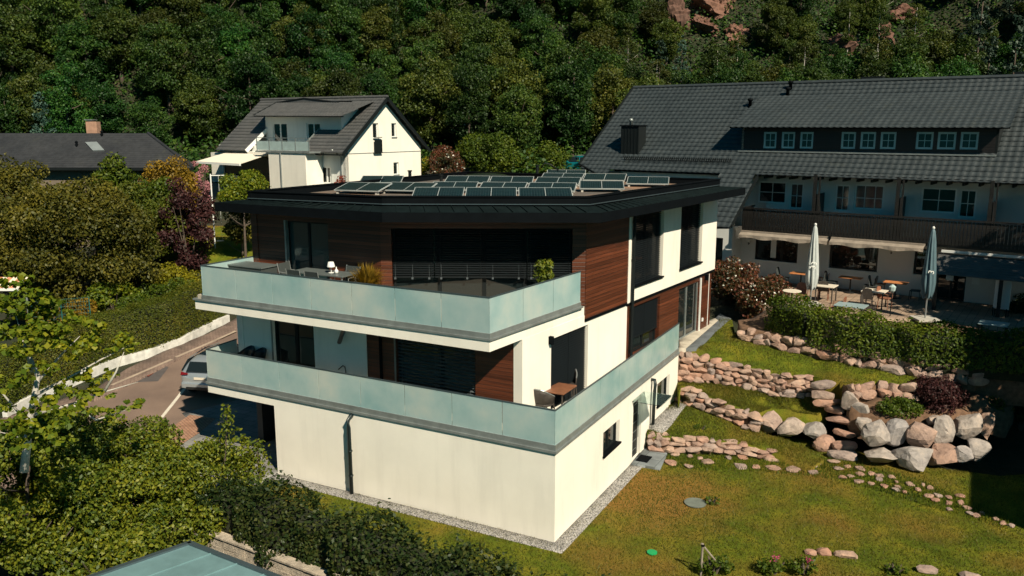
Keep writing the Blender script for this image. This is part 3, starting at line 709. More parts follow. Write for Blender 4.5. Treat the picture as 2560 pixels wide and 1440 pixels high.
T2b = [p+[0, .12, .02] for p in wfoot(WALL3B)]+[G(2350, 1010, 1.7), G(2440, 985, 1.9), G(2540, 1000, 1.7), G(2520, 1035, 1.35), G(2440, 1036, 1.35), G(2330, 1046, 1.33), G(2200, 1046, 1.33), G(2150, 1036, 1.33), G(2130, 1020, 1.5)]
sheet('planting_bed', T2b, SOIL, z_of='pts', lift=.01, thick=.9, label='planting bed above the big boulders')
T4 = wtop(WALL4, .3)+[G(2620, 940, 2.8), G(2620, 840, 3.36), G(2360, 806, 3.38), G(2100, 794, 3.38), G(1940, 774, 3.38), G(1845, 800, 3.0)]
sheet('planting_bed', T4, SOIL, z_of='pts', lift=.01, thick=1.2, label='soil strip under the clipped restaurant hedge')
# patio of the restaurant
def PAVE(name, c1, c2, mort, bw=.4, rh=.2, off=.5, rot=0., rough=.85):
    m, nt, n, l, b = newmat(name); v = coords(n, l, 1)
    mp = n.new('ShaderNodeMapping'); mp.inputs['Rotation'].default_value = (0, 0, rot); l.new(v, mp.inputs[0])
    br = n.new('ShaderNodeTexBrick'); br.offset = off; br.inputs['Scale'].default_value = 1; br.inputs['Brick Width'].default_value = bw; br.inputs['Row Height'].default_value = rh
    br.inputs['Mortar Size'].default_value = .012; br.inputs['Color1'].default_value = rgba(c1); br.inputs['Color2'].default_value = rgba(c2); br.inputs['Mortar'].default_value = rgba(mort)
    l.new(mp.outputs[0], br.inputs[0])
    f = ramp(n, l, noise(n, l, v, 1.2, 6), [(.3, (.75, .75, .75)), (.7, (1.2, 1.2, 1.2))])
    l.new(mixc(n, l, 1., br.outputs[0], f, 'MULTIPLY'), b.inputs['Base Color']); b.inputs['Roughness'].default_value = rough
    bump(n, l, b, br.outputs[1], -.3, .01); return m
PATIO = [G(*q, 3.4) for q in [(1850, 745), (1940, 772), (2100, 792), (2360, 802), (2700, 832)]]+[np.array([32, 34, 0.]), np.array([26, 40, 0.]), np.array([11.5, 46.5, 0.]), np.array([11.2, 42, 0.])]
sheet('patio', PATIO, PAVE('patio_paving', (.26, .19, .14), (.34, .25, .18), (.12, .09, .07), .3, .3, 0, .6), z_of=lambda X, Y: 3.4+0*X, thick=1.5, label='paved restaurant terrace')
# paths at the house
sheet('paved_path', [G(*q, 2.66) for q in [(1712, 870), (1740, 868), (1828, 795), (1800, 782), (1770, 812)]], GREYT, z_of=lambda X, Y: 2.66+0*X, lift=-.02, thick=1.6, label='strip of grey pavers at the terrace end')
sheet('tiled_floor', [G(*q, 2.67) for q in [(1697, 873), (1712, 872), (1795, 800), (1787, 795), (1700, 826)]], TILEF, z_of=lambda X, Y: 2.67+0*X, lift=0, thick=1.2, label='pale tiled floor at the rear terrace door')
sheet('door_landing', [G(*q, .09) for q in [(1578, 1158), (1610, 1117), (1668, 1132), (1650, 1170)]], PAVE('landing_paving', (.13, .15, .16), (.17, .19, .20), (.07, .08, .08), .6, .6, 0, .5), z_of=lambda X, Y: .06+0*X, lift=.03, thick=.3, label='grey slate landing at the lower side door')
mb = MB(); s0 = FB.px(1581, 1140)[0]; FB.box(mb, s0+.05, s0+.6, .1, .5, .093, .115); o = mb.build('door_mat', DARK); o['label'] = 'black mat on the slate landing outside the side door'; o['category'] = 'door mat'
def GRAVEL():
    m, nt, n, l, b = newmat('gravel_chips'); v = coords(n, l, 1)
    vo = n.new('ShaderNodeTexVoronoi'); vo.inputs['Scale'].default_value = 26; l.new(v, vo.inputs['Vector'])
    c = ramp(n, l, vo.outputs['Distance'], [(.0, (.50, .47, .43)), (.5, (.26, .25, .24)), (.8, (.06, .06, .06))])
    c = mixc(n, l, .5, c, ramp(n, l, vo.outputs['Color'], [(0, (.25,)*3), (1, (.8,)*3)]), 'SOFT_LIGHT')
    l.new(c, b.inputs['Base Color']); b.inputs['Roughness'].default_value = .9; bump(n, l, b, vo.outputs['Distance'], -.8, .03); return m
gm = GRAVEL()
gp = [G(693, 1186, 0), P0+0, onv(1578, 1160, P0, P2)]
def offp(p, F, d): return p+F.n*d
g0 = gp[0]; corner = P0+FG.n*.42+FB.n*.42
gl = [g0, P0, gp[2], gp[2]+FB.n*.42, corner, g0+FG.n*.42]
sheet('gravel_strip', gl, gm, z_of=lambda X, Y: .03+0*X, thick=.2, st=.6, label='grey gravel strip along the foot of the white walls')
r0 = onv(1622, 1065, P0, P2); r1 = onv(1684, 985, P0, P2); r0[2] = .75; r1[2] = .85
sheet('gravel_strip', [r0, r1, r1+FB.n*.55, r0+FB.n*.55], gm, z_of=lambda X, Y: .8+0*X, thick=.6, st=.6, label='short gravel strip beside the tilted basement window')
# road and forecourt
def ASPH():
    m, nt, n, l, b = newmat('asphalt'); v = coords(n, l, 1)
    c = ramp(n, l, noise(n, l, v, .45, 6, .6), [(.3, (.15, .105, .085)), (.7, (.22, .155, .12))])
    c = mixc(n, l, 1., c, ramp(n, l, noise(n, l, v, 90, 3), [(.3, (.75, .75, .75)), (.7, (1.25, 1.25, 1.25))]), 'MULTIPLY')
    l.new(c, b.inputs['Base Color']); b.inputs['Roughness'].default_value = .9; bump(n, l, b, noise(n, l, v, 120, 3), .3, .01); return m
AS = ASPH()
kerbL = [(-60, 1190), (100, 1085), (250, 1005), (380, 935), (470, 888), (560, 843), (620, 815), (700, 775)]
wallL = [(-60, 1075), (60, 1010), (150, 965), (250, 925), (330, 890), (410, 868), (500, 835), (560, 795), (605, 782)]
kerb = [GT(*q) for q in [(100, 1060), (250, 978), (400, 913), (480, 880), (560, 840), (620, 808)]]
far = [np.array([-13.2, 52, 0.]), np.array([-12.0, 58, 0])]
road_l = [np.array([-21.5, 26, 0.])]+[GT(*q) for q in [(250, 1000), (380, 938), (440, 905), (520, 868), (590, 830)]]+[np.array([-14.6, 50, 0.]), np.array([-13.6, 58, 0.])]
road_r = [np.array([-8.8, 58, 0.]), np.array([-9.6, 48, 0.]), np.array([-9.8, 40, 0.]), np.array([-10.2, 34, 0.])]+[GT(*q) for q in [(470, 1050), (420, 1085), (330, 1110), (200, 1180)]]+[np.array([-22, 22, 0.])]
sheet('road', road_l+road_r, AS, lift=.03, st=1., label='reddish grey asphalt street')
sheet('pavement', [np.array([-23.2, 27.5, 0.])]+[GT(*q) for q in [(240, 975), (320, 925), (420, 878), (520, 838), (590, 800)]]+[np.array([-15.4, 50, 0.])]+[p+np.array([-.02, .0, 0]) for p in road_l[::-1]], PAVE('pavement_brick', (.17, .12, .10), (.21, .15, .12), (.09, .06, .05), .22, .11, .5, .4), lift=.10, thick=.12, st=1., label='narrow brick pavement along the street')
sheet('forecourt', [GT(*q) for q in [(330, 1112), (420, 1087), (470, 1052), (455, 1035)]]+[np.array([-10.2, 34.5, 0.]), np.array([-9.7, 38, 0.]), np.array([-6, 38, 0.]), Q1*[1, 1, 0]+dC*3, Q1*[1, 1, 0]+FG.d*.0]+[GT(*q) for q in [(640, 1215), (560, 1240), (420, 1200)]], PAVE('forecourt_paving', (.20, .20, .19), (.24, .235, .225), (.10, .10, .10), .6, .4, .5, .5), lift=.045, thick=.1, st=.8, label='grey paved forecourt of the carport')
sheet('forecourt', [GT(*q) for q in [(350, 1100), (425, 1075), (475, 1040), (540, 1050), (500, 1085), (430, 1130)]], PAVE('brick_apron', (.30, .16, .10), (.36, .21, .14), (.18, .10, .07), .22, .11, .5, .9), lift=.06, st=.8, label='red brick apron between street and forecourt')
MARK = MAT('road_paint', (.62, .58, .50), .8, .15, 6)
a, b = GT(404, 1046), GT(461, 974)
def rstrip(a, b, w): 
    d = (b-a)[:2]/np.linalg.norm((b-a)[:2]); n_ = np.array([-d[1], d[0]])*w/2; return [a[:2]-n_, b[:2]-n_, b[:2]+n_, a[:2]+n_]
sheet('parking_line', rstrip(a, b, .14), MARK, lift=.036, st=.6, label='white painted parking line on the street')
for (q0, q1) in (((280, 968), (430, 903)), ((440, 898), (590, 832))):
    a, b = GT(*q0), GT(*q1); sheet('gutter_line', rstrip(a, b, .18), MAT('gutter_stone', (.34, .27, .21), .9, .2), lift=.105, st=.8, label='pale gutter stones between pavement and street')
sheet('asphalt_patch', [GT(*q) for q in [(322, 958), (395, 955), (422, 920), (405, 912)]], MAT('patch_asphalt', (.085, .075, .075), .9, .15, 3), lift=.036, st=.6, label='darker asphalt patch round the drain cover')
a = [GT(*q) for q in [(348, 938), (372, 945), (388, 932), (364, 928)]]
mb = MB(); c = sum(a)/4; mb.prism([p[:2] for p in a][::-1], c[2]+.04, c[2]+.06); o = mb.build('drain_cover', MAT('rust_iron', (.20, .06, .04), .8, .3, 8)); o['label'] = 'rusty red drain cover in the street'; o['category'] = 'drain cover'
# ============================================================ FOLIAGE TOOLS
def leaves(rng, P, N, size, aspect=.62, droop=.5, jit=.9, fold=.0):
    """pointed leaf quads at P, facing roughly N"""
    n = len(P); N = N+rng.normal(0, jit, (n, 3)); N[:, 2] += droop*.6; N /= np.linalg.norm(N, axis=1)[:, None]+1e-9
    T = rng.normal(0, 1, (n, 3)); T[:, 2] -= droop; T -= N*(T*N).sum(1)[:, None]; T /= np.linalg.norm(T, axis=1)[:, None]+1e-9
    B = np.cross(N, T); s = (size*rng.uniform(.65, 1.35, n))[:, None]
    V = np.stack([P-T*s*.5, P+B*s*aspect*.5-T*s*.05, P+T*s*.5+N*s*fold, P-B*s*aspect*.5-T*s*.05], 1).reshape(-1, 3)
    return V, np.arange(n*4).reshape(n, 4)
def sph(rng, n):
    v = rng.normal(0, 1, (n, 3)); return v/np.linalg.norm(v, axis=1)[:, None]
def clumpy(rng, blobs, dens, inner=.25):
    """leaf anchor points on and inside ellipsoid clumps (cx,cy,cz,rx,ry,rz)"""
    Ps, Ns = [], []
    for b in blobs:
        c = np.array(b[:3]); r = np.array(b[3:]); n = max(8, int(dens*4.2*(r[0]*r[1]+r[1]*r[2]+r[0]*r[2])))
        u = sph(rng, n); k = np.where(rng.random(n) < inner, rng.uniform(.35, .9, n), rng.normal(.98, .09, n))
        Ps.append(c+u*r*k[:, None]); Ns.append(u/r)
    P = np.concatenate(Ps); N = np.concatenate(Ns); N /= np.linalg.norm(N, axis=1)[:, None]; return P, N
def crown_blobs(rng, R, H, k, br=.36, shape='round', z0=0.):
    out = []
    for i in range(k):
        u = sph(rng, 1)[0]; q = rng.uniform(.45, 1.)**.6
        if shape == 'cone':
            t = rng.random()**1.3; rr = R*(1-t)*.85+R*.1; a = rng.uniform(0, 6.28); rad = rr*rng.uniform(.4, 1.)
            c = (rad*math.cos(a), rad*math.sin(a), z0+H*(.06+.9*t)); s = R*br*(1-.6*t)
        else:
            c = (u[0]*R*(1-br)*q, u[1]*R*(1-br)*q, z0+H/2+u[2]*H/2*(1-br*.8)*q); s = R*br*rng.uniform(.6, 1.25)
        out.append((*c, s, s*rng.uniform(.8, 1.15), s*rng.uniform(.55, .85)))
    return out
COV = 1.25
def crown_mesh(name, rng, blobs, dens, leaf, mat, core=None, zmin=None, cov=None, **kw):
    asp = kw.get('aspect', .62); dens = COV*(cov or 1)/(leaf*leaf*asp*.5)/2.2
    P, N = clumpy(rng, blobs, dens)
    if zmin is not None: k = P[:, 2] > zmin; P, N = P[k], N[k]
    V, F = leaves(rng, P, N, leaf, **kw)
    return npmesh(name, V, F, mat)
def trunk_mb(rng, h, r, R, z1, limbs=7, lean=.0):
    mb = MB(); pts = []; x = y = 0
    for i in range(7):
        t = i/6; pts.append((x, y, h*t)); x += rng.normal(0, .05)*R*.3+lean*h/6; y += rng.normal(0, .05)*R*.3
    mb.tube(pts, [r*(1.25 if i == 0 else 1-.8*i/6) for i in range(7)], 8)
    for i in range(limbs):
        t = rng.uniform(.3, .85); p = np.array(pts[int(t*6)]); a = rng.uniform(0, 6.28); L = R*rng.uniform(.5, .85)
        e = p+np.array([math.cos(a)*L, math.sin(a)*L, L*rng.uniform(.35, .8)]); m = (p+e)/2+np.array([0, 0, -.08*L])
        mb.tube([p, m, e], [r*.45*(1-t*.4), r*.3*(1-t*.4), r*.07], 6)
    return mb
BARK = MAT('bark', (.085, .065, .05), .95, .3, 6, .6, 25, obj=True)
BARKP = MAT('birch_bark', (.40, .38, .34), .85, .25, 6, .3, 25, obj=True)
LF = LEAF('forest_leaf', [(.006, .025, .006), (.017, .052, .009), (.036, .082, .011), (.08, .128, .015)], objvar=1.)
LFD = LEAF('forest_leaf_olive', [(.014, .028, .006), (.032, .054, .008), (.060, .080, .010), (.105, .115, .016)], objvar=1.)
LNE = LEAF('spruce_needle', [(.012, .040, .026), (.030, .075, .055), (.07, .13, .10)], gl=.03, trans=.1)
LPI = LEAF('dark_needle', [(.006, .020, .014), (.015, .035, .022), (.03, .055, .035)], gl=.03, trans=.1)
LMA = LEAF('maple_leaf', [(.03, .065, .006), (.08, .13, .007), (.16, .19, .010), (.30, .27, .012)], trans=.35)
LBE = LEAF('beech_leaf', [(.018, .045, .005), (.07, .105, .006), (.16, .18, .010), (.28, .25, .014)], gl=.03)
LHG = LEAF('hedge_leaf', [(.014, .036, .004), (.045, .080, .006), (.085, .12, .008), (.14, .16, .010)])
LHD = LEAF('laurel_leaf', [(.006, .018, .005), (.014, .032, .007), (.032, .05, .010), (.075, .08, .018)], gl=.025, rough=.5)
LHT = LEAF('thuja_leaf', [(.026, .046, .005), (.055, .080, .007), (.095, .11, .010), (.15, .13, .014)], gl=.02)
LYE = LEAF('yellow_leaf', [(.10, .11, .006), (.20, .19, .008), (.36, .30, .012)], trans=.35)
LGO = LEAF('golden_leaf', [(.10, .07, .010), (.24, .15, .014), (.42, .26, .020)], trans=.35)
LBR = LEAF('bronze_leaf', [(.026, .034, .008), (.060, .064, .009), (.11, .10, .012), (.19, .16, .018)])
LPU = LEAF('purple_leaf', [(.020, .008, .010), (.045, .016, .018), (.085, .030, .026)], trans=.15)
LPH = LEAF('photinia_leaf', [(.020, .030, .010), (.05, .045, .014), (.15, .045, .025), (.26, .09, .05)], gl=.06, rough=.35)
LRE = LEAF('red_leaf', [(.10, .014, .008), (.22, .035, .014), (.34, .06, .02)])
def tree_proto(name, seed, R, H, tr, k, dens, leaf, mat, br=.36, shape='round', bark=None, trr=.16, limbs=7, **kw):
    """returns root with trunk and crown; H crown height, tr clear trunk height"""
    rng = np.random.default_rng(seed); root = thing(name, 'x', 'tree', (0, -300, 0))
    trunk_mb(rng, tr+H*.75, trr, R, 0, limbs).build('trunk', bark or BARK, root, local=True, smooth=True)
    bl = crown_blobs(rng, R, H, k, br, shape, tr)
    link(bpy.data.objects.new('crown', crown_mesh('crown', rng, bl, dens, leaf, mat, **kw)), root); return root
def bush(name, label, cat, loc, dims, mat, leaf=.1, dens=14, k=26, br=.34, seed=0, group=None, stem=True, flat=1., box=False):
    """shrub: dims (rx, ry, h); leaves + a few stems"""
    rng = np.random.default_rng(seed+int(abs(loc[0])*100)); root = thing(name, label, cat, loc, 0, group); rx, ry, h = dims
    bl = []
    for i in range(k):
        u = sph(rng, 1)[0]; q = rng.uniform(.3, 1)**.5; s = min(rx, ry, h/1.6)*br*rng.uniform(.7, 1.3)
        bl.append((u[0]*(rx-s)*q, u[1]*(ry-s)*q, max(s*.4, h/2+u[2]*(h/2-s*.7)*q), s, s, s*.8*flat))
    link(bpy.data.objects.new('foliage', crown_mesh('foliage', rng, bl, dens, leaf, mat, zmin=-.1)), root)
    mb = MB()
    for i in range(5):
        a = rng.uniform(0, 6.28); mb.tube([(0, 0, -.2), (math.cos(a)*rx*.25, math.sin(a)*ry*.25, h*.35), (math.cos(a)*rx*.55, math.sin(a)*ry*.55, h*.7)], [.05, .035, .01], 6)
    mb.build('stem', BARK, root, local=True); return root
def hedge(label, path, w, zs, h, mat, leaf=.07, dens=420, rough=.07, seed=0, name='hedge', cat='hedge', topjit=.06, core=None, taper=.0, group=None, jit=.5):
    """clipped hedge along a plan path; zs base heights, h heights (list or number)"""
    rng = np.random.default_rng(seed); pts = [np.array(p[:2], float) for p in path]; n = len(pts)
    hs = h if isinstance(h, (list, tuple)) else [h]*n; zs = zs if isinstance(zs, (list, tuple)) else [zs]*n
    root = thing(name, label, cat, (*pts[0], zs[0]), 0, group); Ps, Ns = [], []; mb = MB()
    wv = lambda s: rough*(np.sin(s*2.1+seed)+.6*np.sin(s*5.3+1.7*seed))
    acc = 0
    for i in range(n-1):
        a, b = pts[i], pts[i+1]; L = np.linalg.norm(b-a); d = (b-a)/L; nn = np.array([d[1], -d[0]])
        for side, area in ((1, L*(hs[i]+hs[i+1])/2), (-1, L*(hs[i]+hs[i+1])/2), (0, L*w), (2, w*hs[i] if i == 0 else 0), (3, w*hs[-1] if i == n-2 else 0)):
            m = int(area*dens)
            if m < 1: continue
            t = rng.uniform(-.04, 1.04, m); u = rng.random(m); z0 = zs[i]+(zs[i+1]-zs[i])*t; hh = hs[i]+(hs[i+1]-hs[i])*t+wv(acc+t*L)
            if side in (1, -1):
                off_ = side*(w/2+wv(acc+t*L+side*3)+rng.normal(0, .03, m)-taper*u*w); z = z0+hh*u; N = np.tile([nn[0]*side, nn[1]*side, .15], (m, 1))
            elif side == 0:
                off_ = (u-.5)*(w-2*taper*w); z = z0+hh+rng.normal(0, topjit, m); N = np.tile([0, 0, 1.], (m, 1))
            else:
                t = (np.zeros(m) if side == 2 else np.ones(m)); z0 = zs[i]+(zs[i+1]-zs[i])*t; hh = hs[i]+(hs[i+1]-hs[i])*t
                off_ = (rng.random(m)-.5)*w; z = z0+hh*u; N = np.tile([*(d*(-1 if side == 2 else 1)), .1], (m, 1)); t = t+rng.normal(0, .04, m)/L
            xy = a[None]+d[None]*(t*L)[:, None]+nn[None]*np.asarray(off_)[:, None]
            Ps.append(np.column_stack([xy, z])); Ns.append(N)
        acc += L
        q = [a+nn*(w/2-.2), b+nn*(w/2-.2), b-nn*(w/2-.2), a-nn*(w/2-.2)]
        mb.hexa([(*q[j], (zs[i] if j in (0, 3) else zs[i+1])-.3) for j in range(4)]+[(*q[j], (zs[i]+hs[i] if j in (0, 3) else zs[i+1]+hs[i+1])-.25) for j in range(4)])
    P = np.concatenate(Ps); N = np.concatenate(Ns); V, F = leaves(rng, P, N, leaf, jit=jit, droop=.2)
    V -= np.array([*pts[0], zs[0]])
    link(bpy.data.objects.new('foliage', npmesh('foliage', V, F, mat)), root)
    mb.build('hedge_core', core or GROUNDM_, root); return root

# ============================================================ STONES
import bmesh
_ico = {}
def ico(sub):
    if sub not in _ico:
        bm = bmesh.new(); bmesh.ops.create_icosphere(bm, subdivisions=sub, radius=1); bm.verts.ensure_lookup_table()
        _ico[sub] = (np.array([v.co[:] for v in bm.verts]), [[v.index for v in f.verts] for f in bm.faces]); bm.free()
    return _ico[sub]
def rock(rng, dims, rz=0., sub=2, cuts=9, rough=.05, tilt=.25):
    V, F = ico(sub); V = np.sign(V)*np.abs(V)**.62; V *= 1+rng.normal(0, .10, 3)
    for ax_ in range(3): V[:, ax_] += V[:, (ax_+1) % 3]*rng.normal(0, .14)
    for _ in range(cuts):
        nrm = sph(rng, 1)[0]; d = rng.uniform(.55, .98); s = V@nrm-d; k = s > 0; V[k] -= nrm*s[k][:, None]*.95
    V += rng.normal(0, rough, V.shape)*.6; V /= np.abs(V).max(0)
    V = V*np.array(dims)/2
    M = np.array((Matrix.Rotation(rz, 3, 'Z') @ Matrix.Rotation(rng.normal(0, tilt), 3, 'X') @ Matrix.Rotation(rng.normal(0, tilt), 3, 'Y')))
    return V@M.T, F
def rock_obj(name, rng, c, dims, mat, parent=None, rz=0., sub=2, rough=.05, tilt=.12, cuts=9, label=None, cat=None, group=None):
    V, F = rock(rng, dims, rz, sub, cuts, rough, tilt); mb = MB(); mb.add(V, F)
    if parent:
        mb.v = [(p[0]+c[0], p[1]+c[1], p[2]+c[2]) for p in mb.v]; return mb.build(name, mat, parent)
    o = mb.build(name, mat, None); o.location = tuple(map(float, c))
    return place(o, c, 0, 1, label, group) if not cat else (o.__setitem__('category', cat), place(o, c, 0, 1, label, group))[1]
def stone_wall(label, path, w=.34, courses=3, depth=.4, seed=0, mat=SPINK, back=.10, group=None, zsq=.8):
    """path: (px,py_bottom,z_bottom, height) pixel survey of the wall foot; single stones are children"""
    rng = np.random.default_rng(seed); P = [np.array([*G(q[0], q[1], q[2])[:2], q[2], q[3]]) for q in path]
    root = thing('dry_stone_wall', label, 'stone wall', P[0][:3], 0, group)
    seg = [np.linalg.norm(P[i+1][:2]-P[i][:2]) for i in range(len(P)-1)]; Lt = sum(seg); n = 0
    for c in range(courses):
        s = rng.uniform(-.1, .1)
        while s < Lt:
            ww = w*rng.uniform(.5, 1.7); m = s+ww/2; a = 0; i = 0
            while i < len(seg)-1 and m > a+seg[i]: a += seg[i]; i += 1
            t = min(1, max(0, (m-a)/seg[i])); p = P[i]+(P[i+1]-P[i])*t; d = (P[i+1]-P[i])[:2]/seg[i]; nn = np.array([d[1], -d[0]])
            hh = p[3]/courses
            if hh > .06:
                xy = p[:2]-nn*(back*c+depth*.2)+nn*rng.normal(0, .03)
                rock_obj('stone', rng, (xy[0], xy[1], p[2]+hh*(c+.5)+rng.normal(0, .03)), (ww*1.25, depth*rng.uniform(.9, 1.3), hh*rng.uniform(1.2, 1.6)), mat, root, math.atan2(d[1], d[0])+rng.normal(0, .12), sub=3, cuts=14, rough=.02); n += 1
            s += ww
    # earth packed behind the stones
    mb = MB()
    for i in range(len(P)-1):
        d = (P[i+1]-P[i])[:2]/seg[i]; nn = np.array([d[1], -d[0]])
        q = [(P[i][:2]+nn*0, P[i]), (P[i+1][:2]+nn*0, P[i+1]), (P[i+1][:2]-nn*.45, P[i+1]), (P[i][:2]-nn*.45, P[i])]
        mb.hexa([(*a, b[2]-.2) for a, b in q]+[(*(a-nn*(back*courses*.8 if j < 2 else 0)), b[2]+b[3]*.80) for j, (a, b) in enumerate(q)])
    mb.build('earth_packing', SOIL, root); return root
stone_wall('lowest pink stone wall, from the slate landing into the lawn', WALL1, .34, 3, .36, 1)
stone_wall('dark stepped stone wall between the house corner and the big grey boulders', WALL2, .34, 3, .42, 2)
stone_wall('tallest pink stone wall, leaning on the rear corner of the terrace', WALL3, .32, 5, .34, 3, back=.06)
stone_wall('short stone wall to the right of the rock steps', WALL3B, .36, 2, .4, 4)
stone_wall('uppermost stone wall below the clipped restaurant hedge', WALL4, .42, 2, .42, 5)
# single boulders: (px, py, z centre, width, height) read off the photo
rng = np.random.default_rng(11)
boul = [(1922, 1057, .62, .95, .85, 'squarish grey boulder, left end of the boulder row in the garden'), (1976, 1070, .55, 1.0, .80, 'grey boulder with a slanting face, second from the left in the row'),
 (2034, 1076, .55, .85, .78, 'pink and grey boulder just left of the rock steps'), (2060, 1108, .25, .85, .55, 'low pale boulder at the foot of the rock steps, left side'),
 (2180, 1086, 1.0, 1.0, 1.05, 'tall rounded boulder right of the rock steps, upper tier'), (2239, 1077, 1.0, 1.0, 1.08, 'pinkish boulder in the upper tier, second right of the steps'),
 (2299, 1087, 1.0, .95, 1.0, 'smooth grey boulder in the upper tier, third right of the steps'), (2357, 1078, 1.05, .95, 1.12, 'warm pink boulder in the upper tier, fourth right of the steps'),
 (2412, 1064, 1.1, .95, 1.1, 'large pale grey boulder high in the upper tier'), (2464, 1060, 1.1, .8, 1.05, 'pale boulder at the right end of the upper tier, half in shade'),
 (2200, 1138, .35, 1.15, .62, 'flat grey boulder in the lower tier, nearest the steps'), (2277, 1141, .4, 1.25, .85, 'broad boulder with a bright edge, middle of the lower tier'),
 (2354, 1138, .4, 1.1, .80, 'grey boulder in the lower tier below the warm pink one'), (2404, 1137, .42, .7, .72, 'small boulder wedged between two grey ones in the lower tier'),
 (2443, 1125, .45, .8, .85, 'last boulder of the lower tier, beside the black shadow'), (2125, 1004, 1.65, .62, .85, 'upright white slab of rock right of the steps'),
 (2150, 1022, 1.45, .8, .6, 'dark boulder behind the white upright slab'), (2158, 1062, 1.0, .55, .6, 'shaded boulder tucked between steps and upper tier'),
 (2330, 1050, 1.35, .5, .5, 'small dark stone on top of the upper tier')]
for i, (x, y, z, w, h, lab) in enumerate(boul):
    c = G(x, y, z); rock_obj('boulder', rng, c, (w*1.05, w*.85, h*.94), SGREY if i % 3 or i > 14 else SPINK, None, rng.uniform(-.3, .3), sub=3, rough=.015, cuts=20, label=lab, cat='boulder', group='boulders holding the garden bank')
steps = [(2108, 1137, .12, 1.05), (2111, 1114, .30, .85), (2113, 1085, .58, .85), (2098, 1050, .92, .95), (2086, 1024, 1.22, .7), (2068, 1006, 1.45, 1.0), (2060, 986, 1.7, .85), (2058, 962, 2.0, .95)]
st_l = ['lowest step of the rock stairs, lying in the lawn', 'second step from the bottom of the rock stairs', 'thick third step of the rock stairs', 'fourth step of the rock stairs, halfway up', 'small fifth step of the rock stairs', 'broad sixth step of the rock stairs', 'seventh step of the rock stairs, next to the top', 'topmost step of the rock stairs at the upper grass']
for (x, y, z, w), lab in zip(steps, st_l):
    rock_obj('stone_step', rng, G(x, y, z), (w, .55, .30), SPINK, None, -.35, sub=2, rough=.02, tilt=.04, cuts=6, label=lab, cat='stone step', group='steps of the rock stairs')
# stepping stones
ss = [(1677,1157,34,26),(1688,1135,24,18),(1722,1165,26,14),(1725,1140,18,14),(1768,1154,32,28),(1750,1146,16,12),(1820,1144,18,14),(1849,1164,36,20),(1856,1143,28,18),(1891,1167,22,14),(1897,1140,18,12),(1933,1169,34,20),(1938,1140,28,16),(1983,1150,28,16),(1982,1173,38,16),(2031,1179,28,12),(2040,1157,28,14),(2032,1166,24,8),(2094,1170,28,12),(2085,1154,34,10),(2118,1166,18,10),(2104,1192,26,8),(2127,1190,18,16),(2150,1185,22,12),(2150,1172,24,10),(2179,1184,20,12),(2199,1189,24,9),(2148,1204,28,9),(2178,1208,18,14),(2198,1198,18,10),(2230,1192,20,8),(2240,1205,12,8),(2212,1215,20,8),(2238,1224,22,10),(2246,1218,20,14),(2262,1229,14,8),(2275,1210,22,10),(2296,1224,16,8),(2308,1212,10,8),(2325,1220,20,12),(2322,1240,30,8),(2338,1250,24,8),(2346,1238,22,10),(2371,1244,18,10),(2372,1257,24,9),(2400,1240,26,8),(2402,1256,20,10),(2418,1270,22,8),(2374,1273,20,8),(2425,1284,18,10),(2440,1288,22,8),(2455,1283,12,6),(2490,1298,16,8),(2506,1308,18,8),(2528,1314,18,8)]
words = ['large orange', 'small', 'flat', 'pale', 'pink', 'rounded', 'broken', 'pointed']
ordn = 'first second third fourth fifth sixth seventh eighth ninth tenth eleventh twelfth thirteenth fourteenth fifteenth sixteenth seventeenth eighteenth nineteenth twentieth twenty-first twenty-second twenty-third twenty-fourth twenty-fifth twenty-sixth twenty-seventh twenty-eighth twenty-ninth thirtieth'.split()
mid = lambda x: np.interp(x, [1650, 1940, 2100, 2250, 2400, 2540], [1150, 1155, 1177, 1212, 1256, 1315])
rowsS = {1: sorted(q for q in ss if q[1] < mid(q[0])), 0: sorted(q for q in ss if q[1] >= mid(q[0]))}
for up in (1, 0):
    for i, (x, y, w, h) in enumerate(rowsS[up]):
        c = G(x, y, .03); k = c[1]/FPX*1.02; wd = w*k; dp = h*k/.40
        rock_obj('stepping_stone', rng, c, (wd, min(dp, wd*1.1), .10), SPINK, None, rng.uniform(-.3, .3), sub=2, rough=.015, tilt=.02, cuts=6,
             label=f'{ordn[i]} stepping stone from the slate landing, along the {"upper, stair side" if up else "lower, lawn side"} edge of the path', cat='stepping stone', group='stepping stones across the lawn')
# bottom right: low stones
for i, (x, y, w, h, lab) in enumerate([(2027, 1381, 34, 22, 'left stone of the low edging at the bottom lawn'), (2062, 1380, 42, 22, 'middle stone of the low edging at the bottom lawn'), (2120, 1388, 74, 26, 'long right stone of the low edging at the bottom lawn'), (2315, 1425, 60, 30, 'rough stone in the soil bed at the bottom edge'), (2425, 1440, 60, 26, 'partly cut off stone at the bottom right edge')]):
    c = G(x, y, .05); k = c[1]/FPX; rock_obj('edging_stone', rng, c, (w*k, .28, .2), SPINK, None, -.2, label=lab, cat='edging stone', group='edging stones in the lawn')
# cover plates in the lawn
c = G(1738, 1258, .02); o = MB().lathe((0, 0, 0), [(.33, 0), (.33, .03), (.28, .035)], 20).build('manhole_cover', MAT('cover_grey', (.13, .15, .13), .8, .2, 5)); place(o, c, 0, 1, 'round grey manhole cover in the lawn'); o['category'] = 'manhole cover'
c = G(1630, 1382, .02); o = MB().lathe((0, 0, 0), [(.14, 0), (.14, .03), (.11, .035)], 14).build('valve_cover', MAT('cover_green', (.01, .32, .10), .5, .1, 5)); place(o, c, 0, 1, 'small bright green valve cover in the lawn'); o['category'] = 'valve cover'
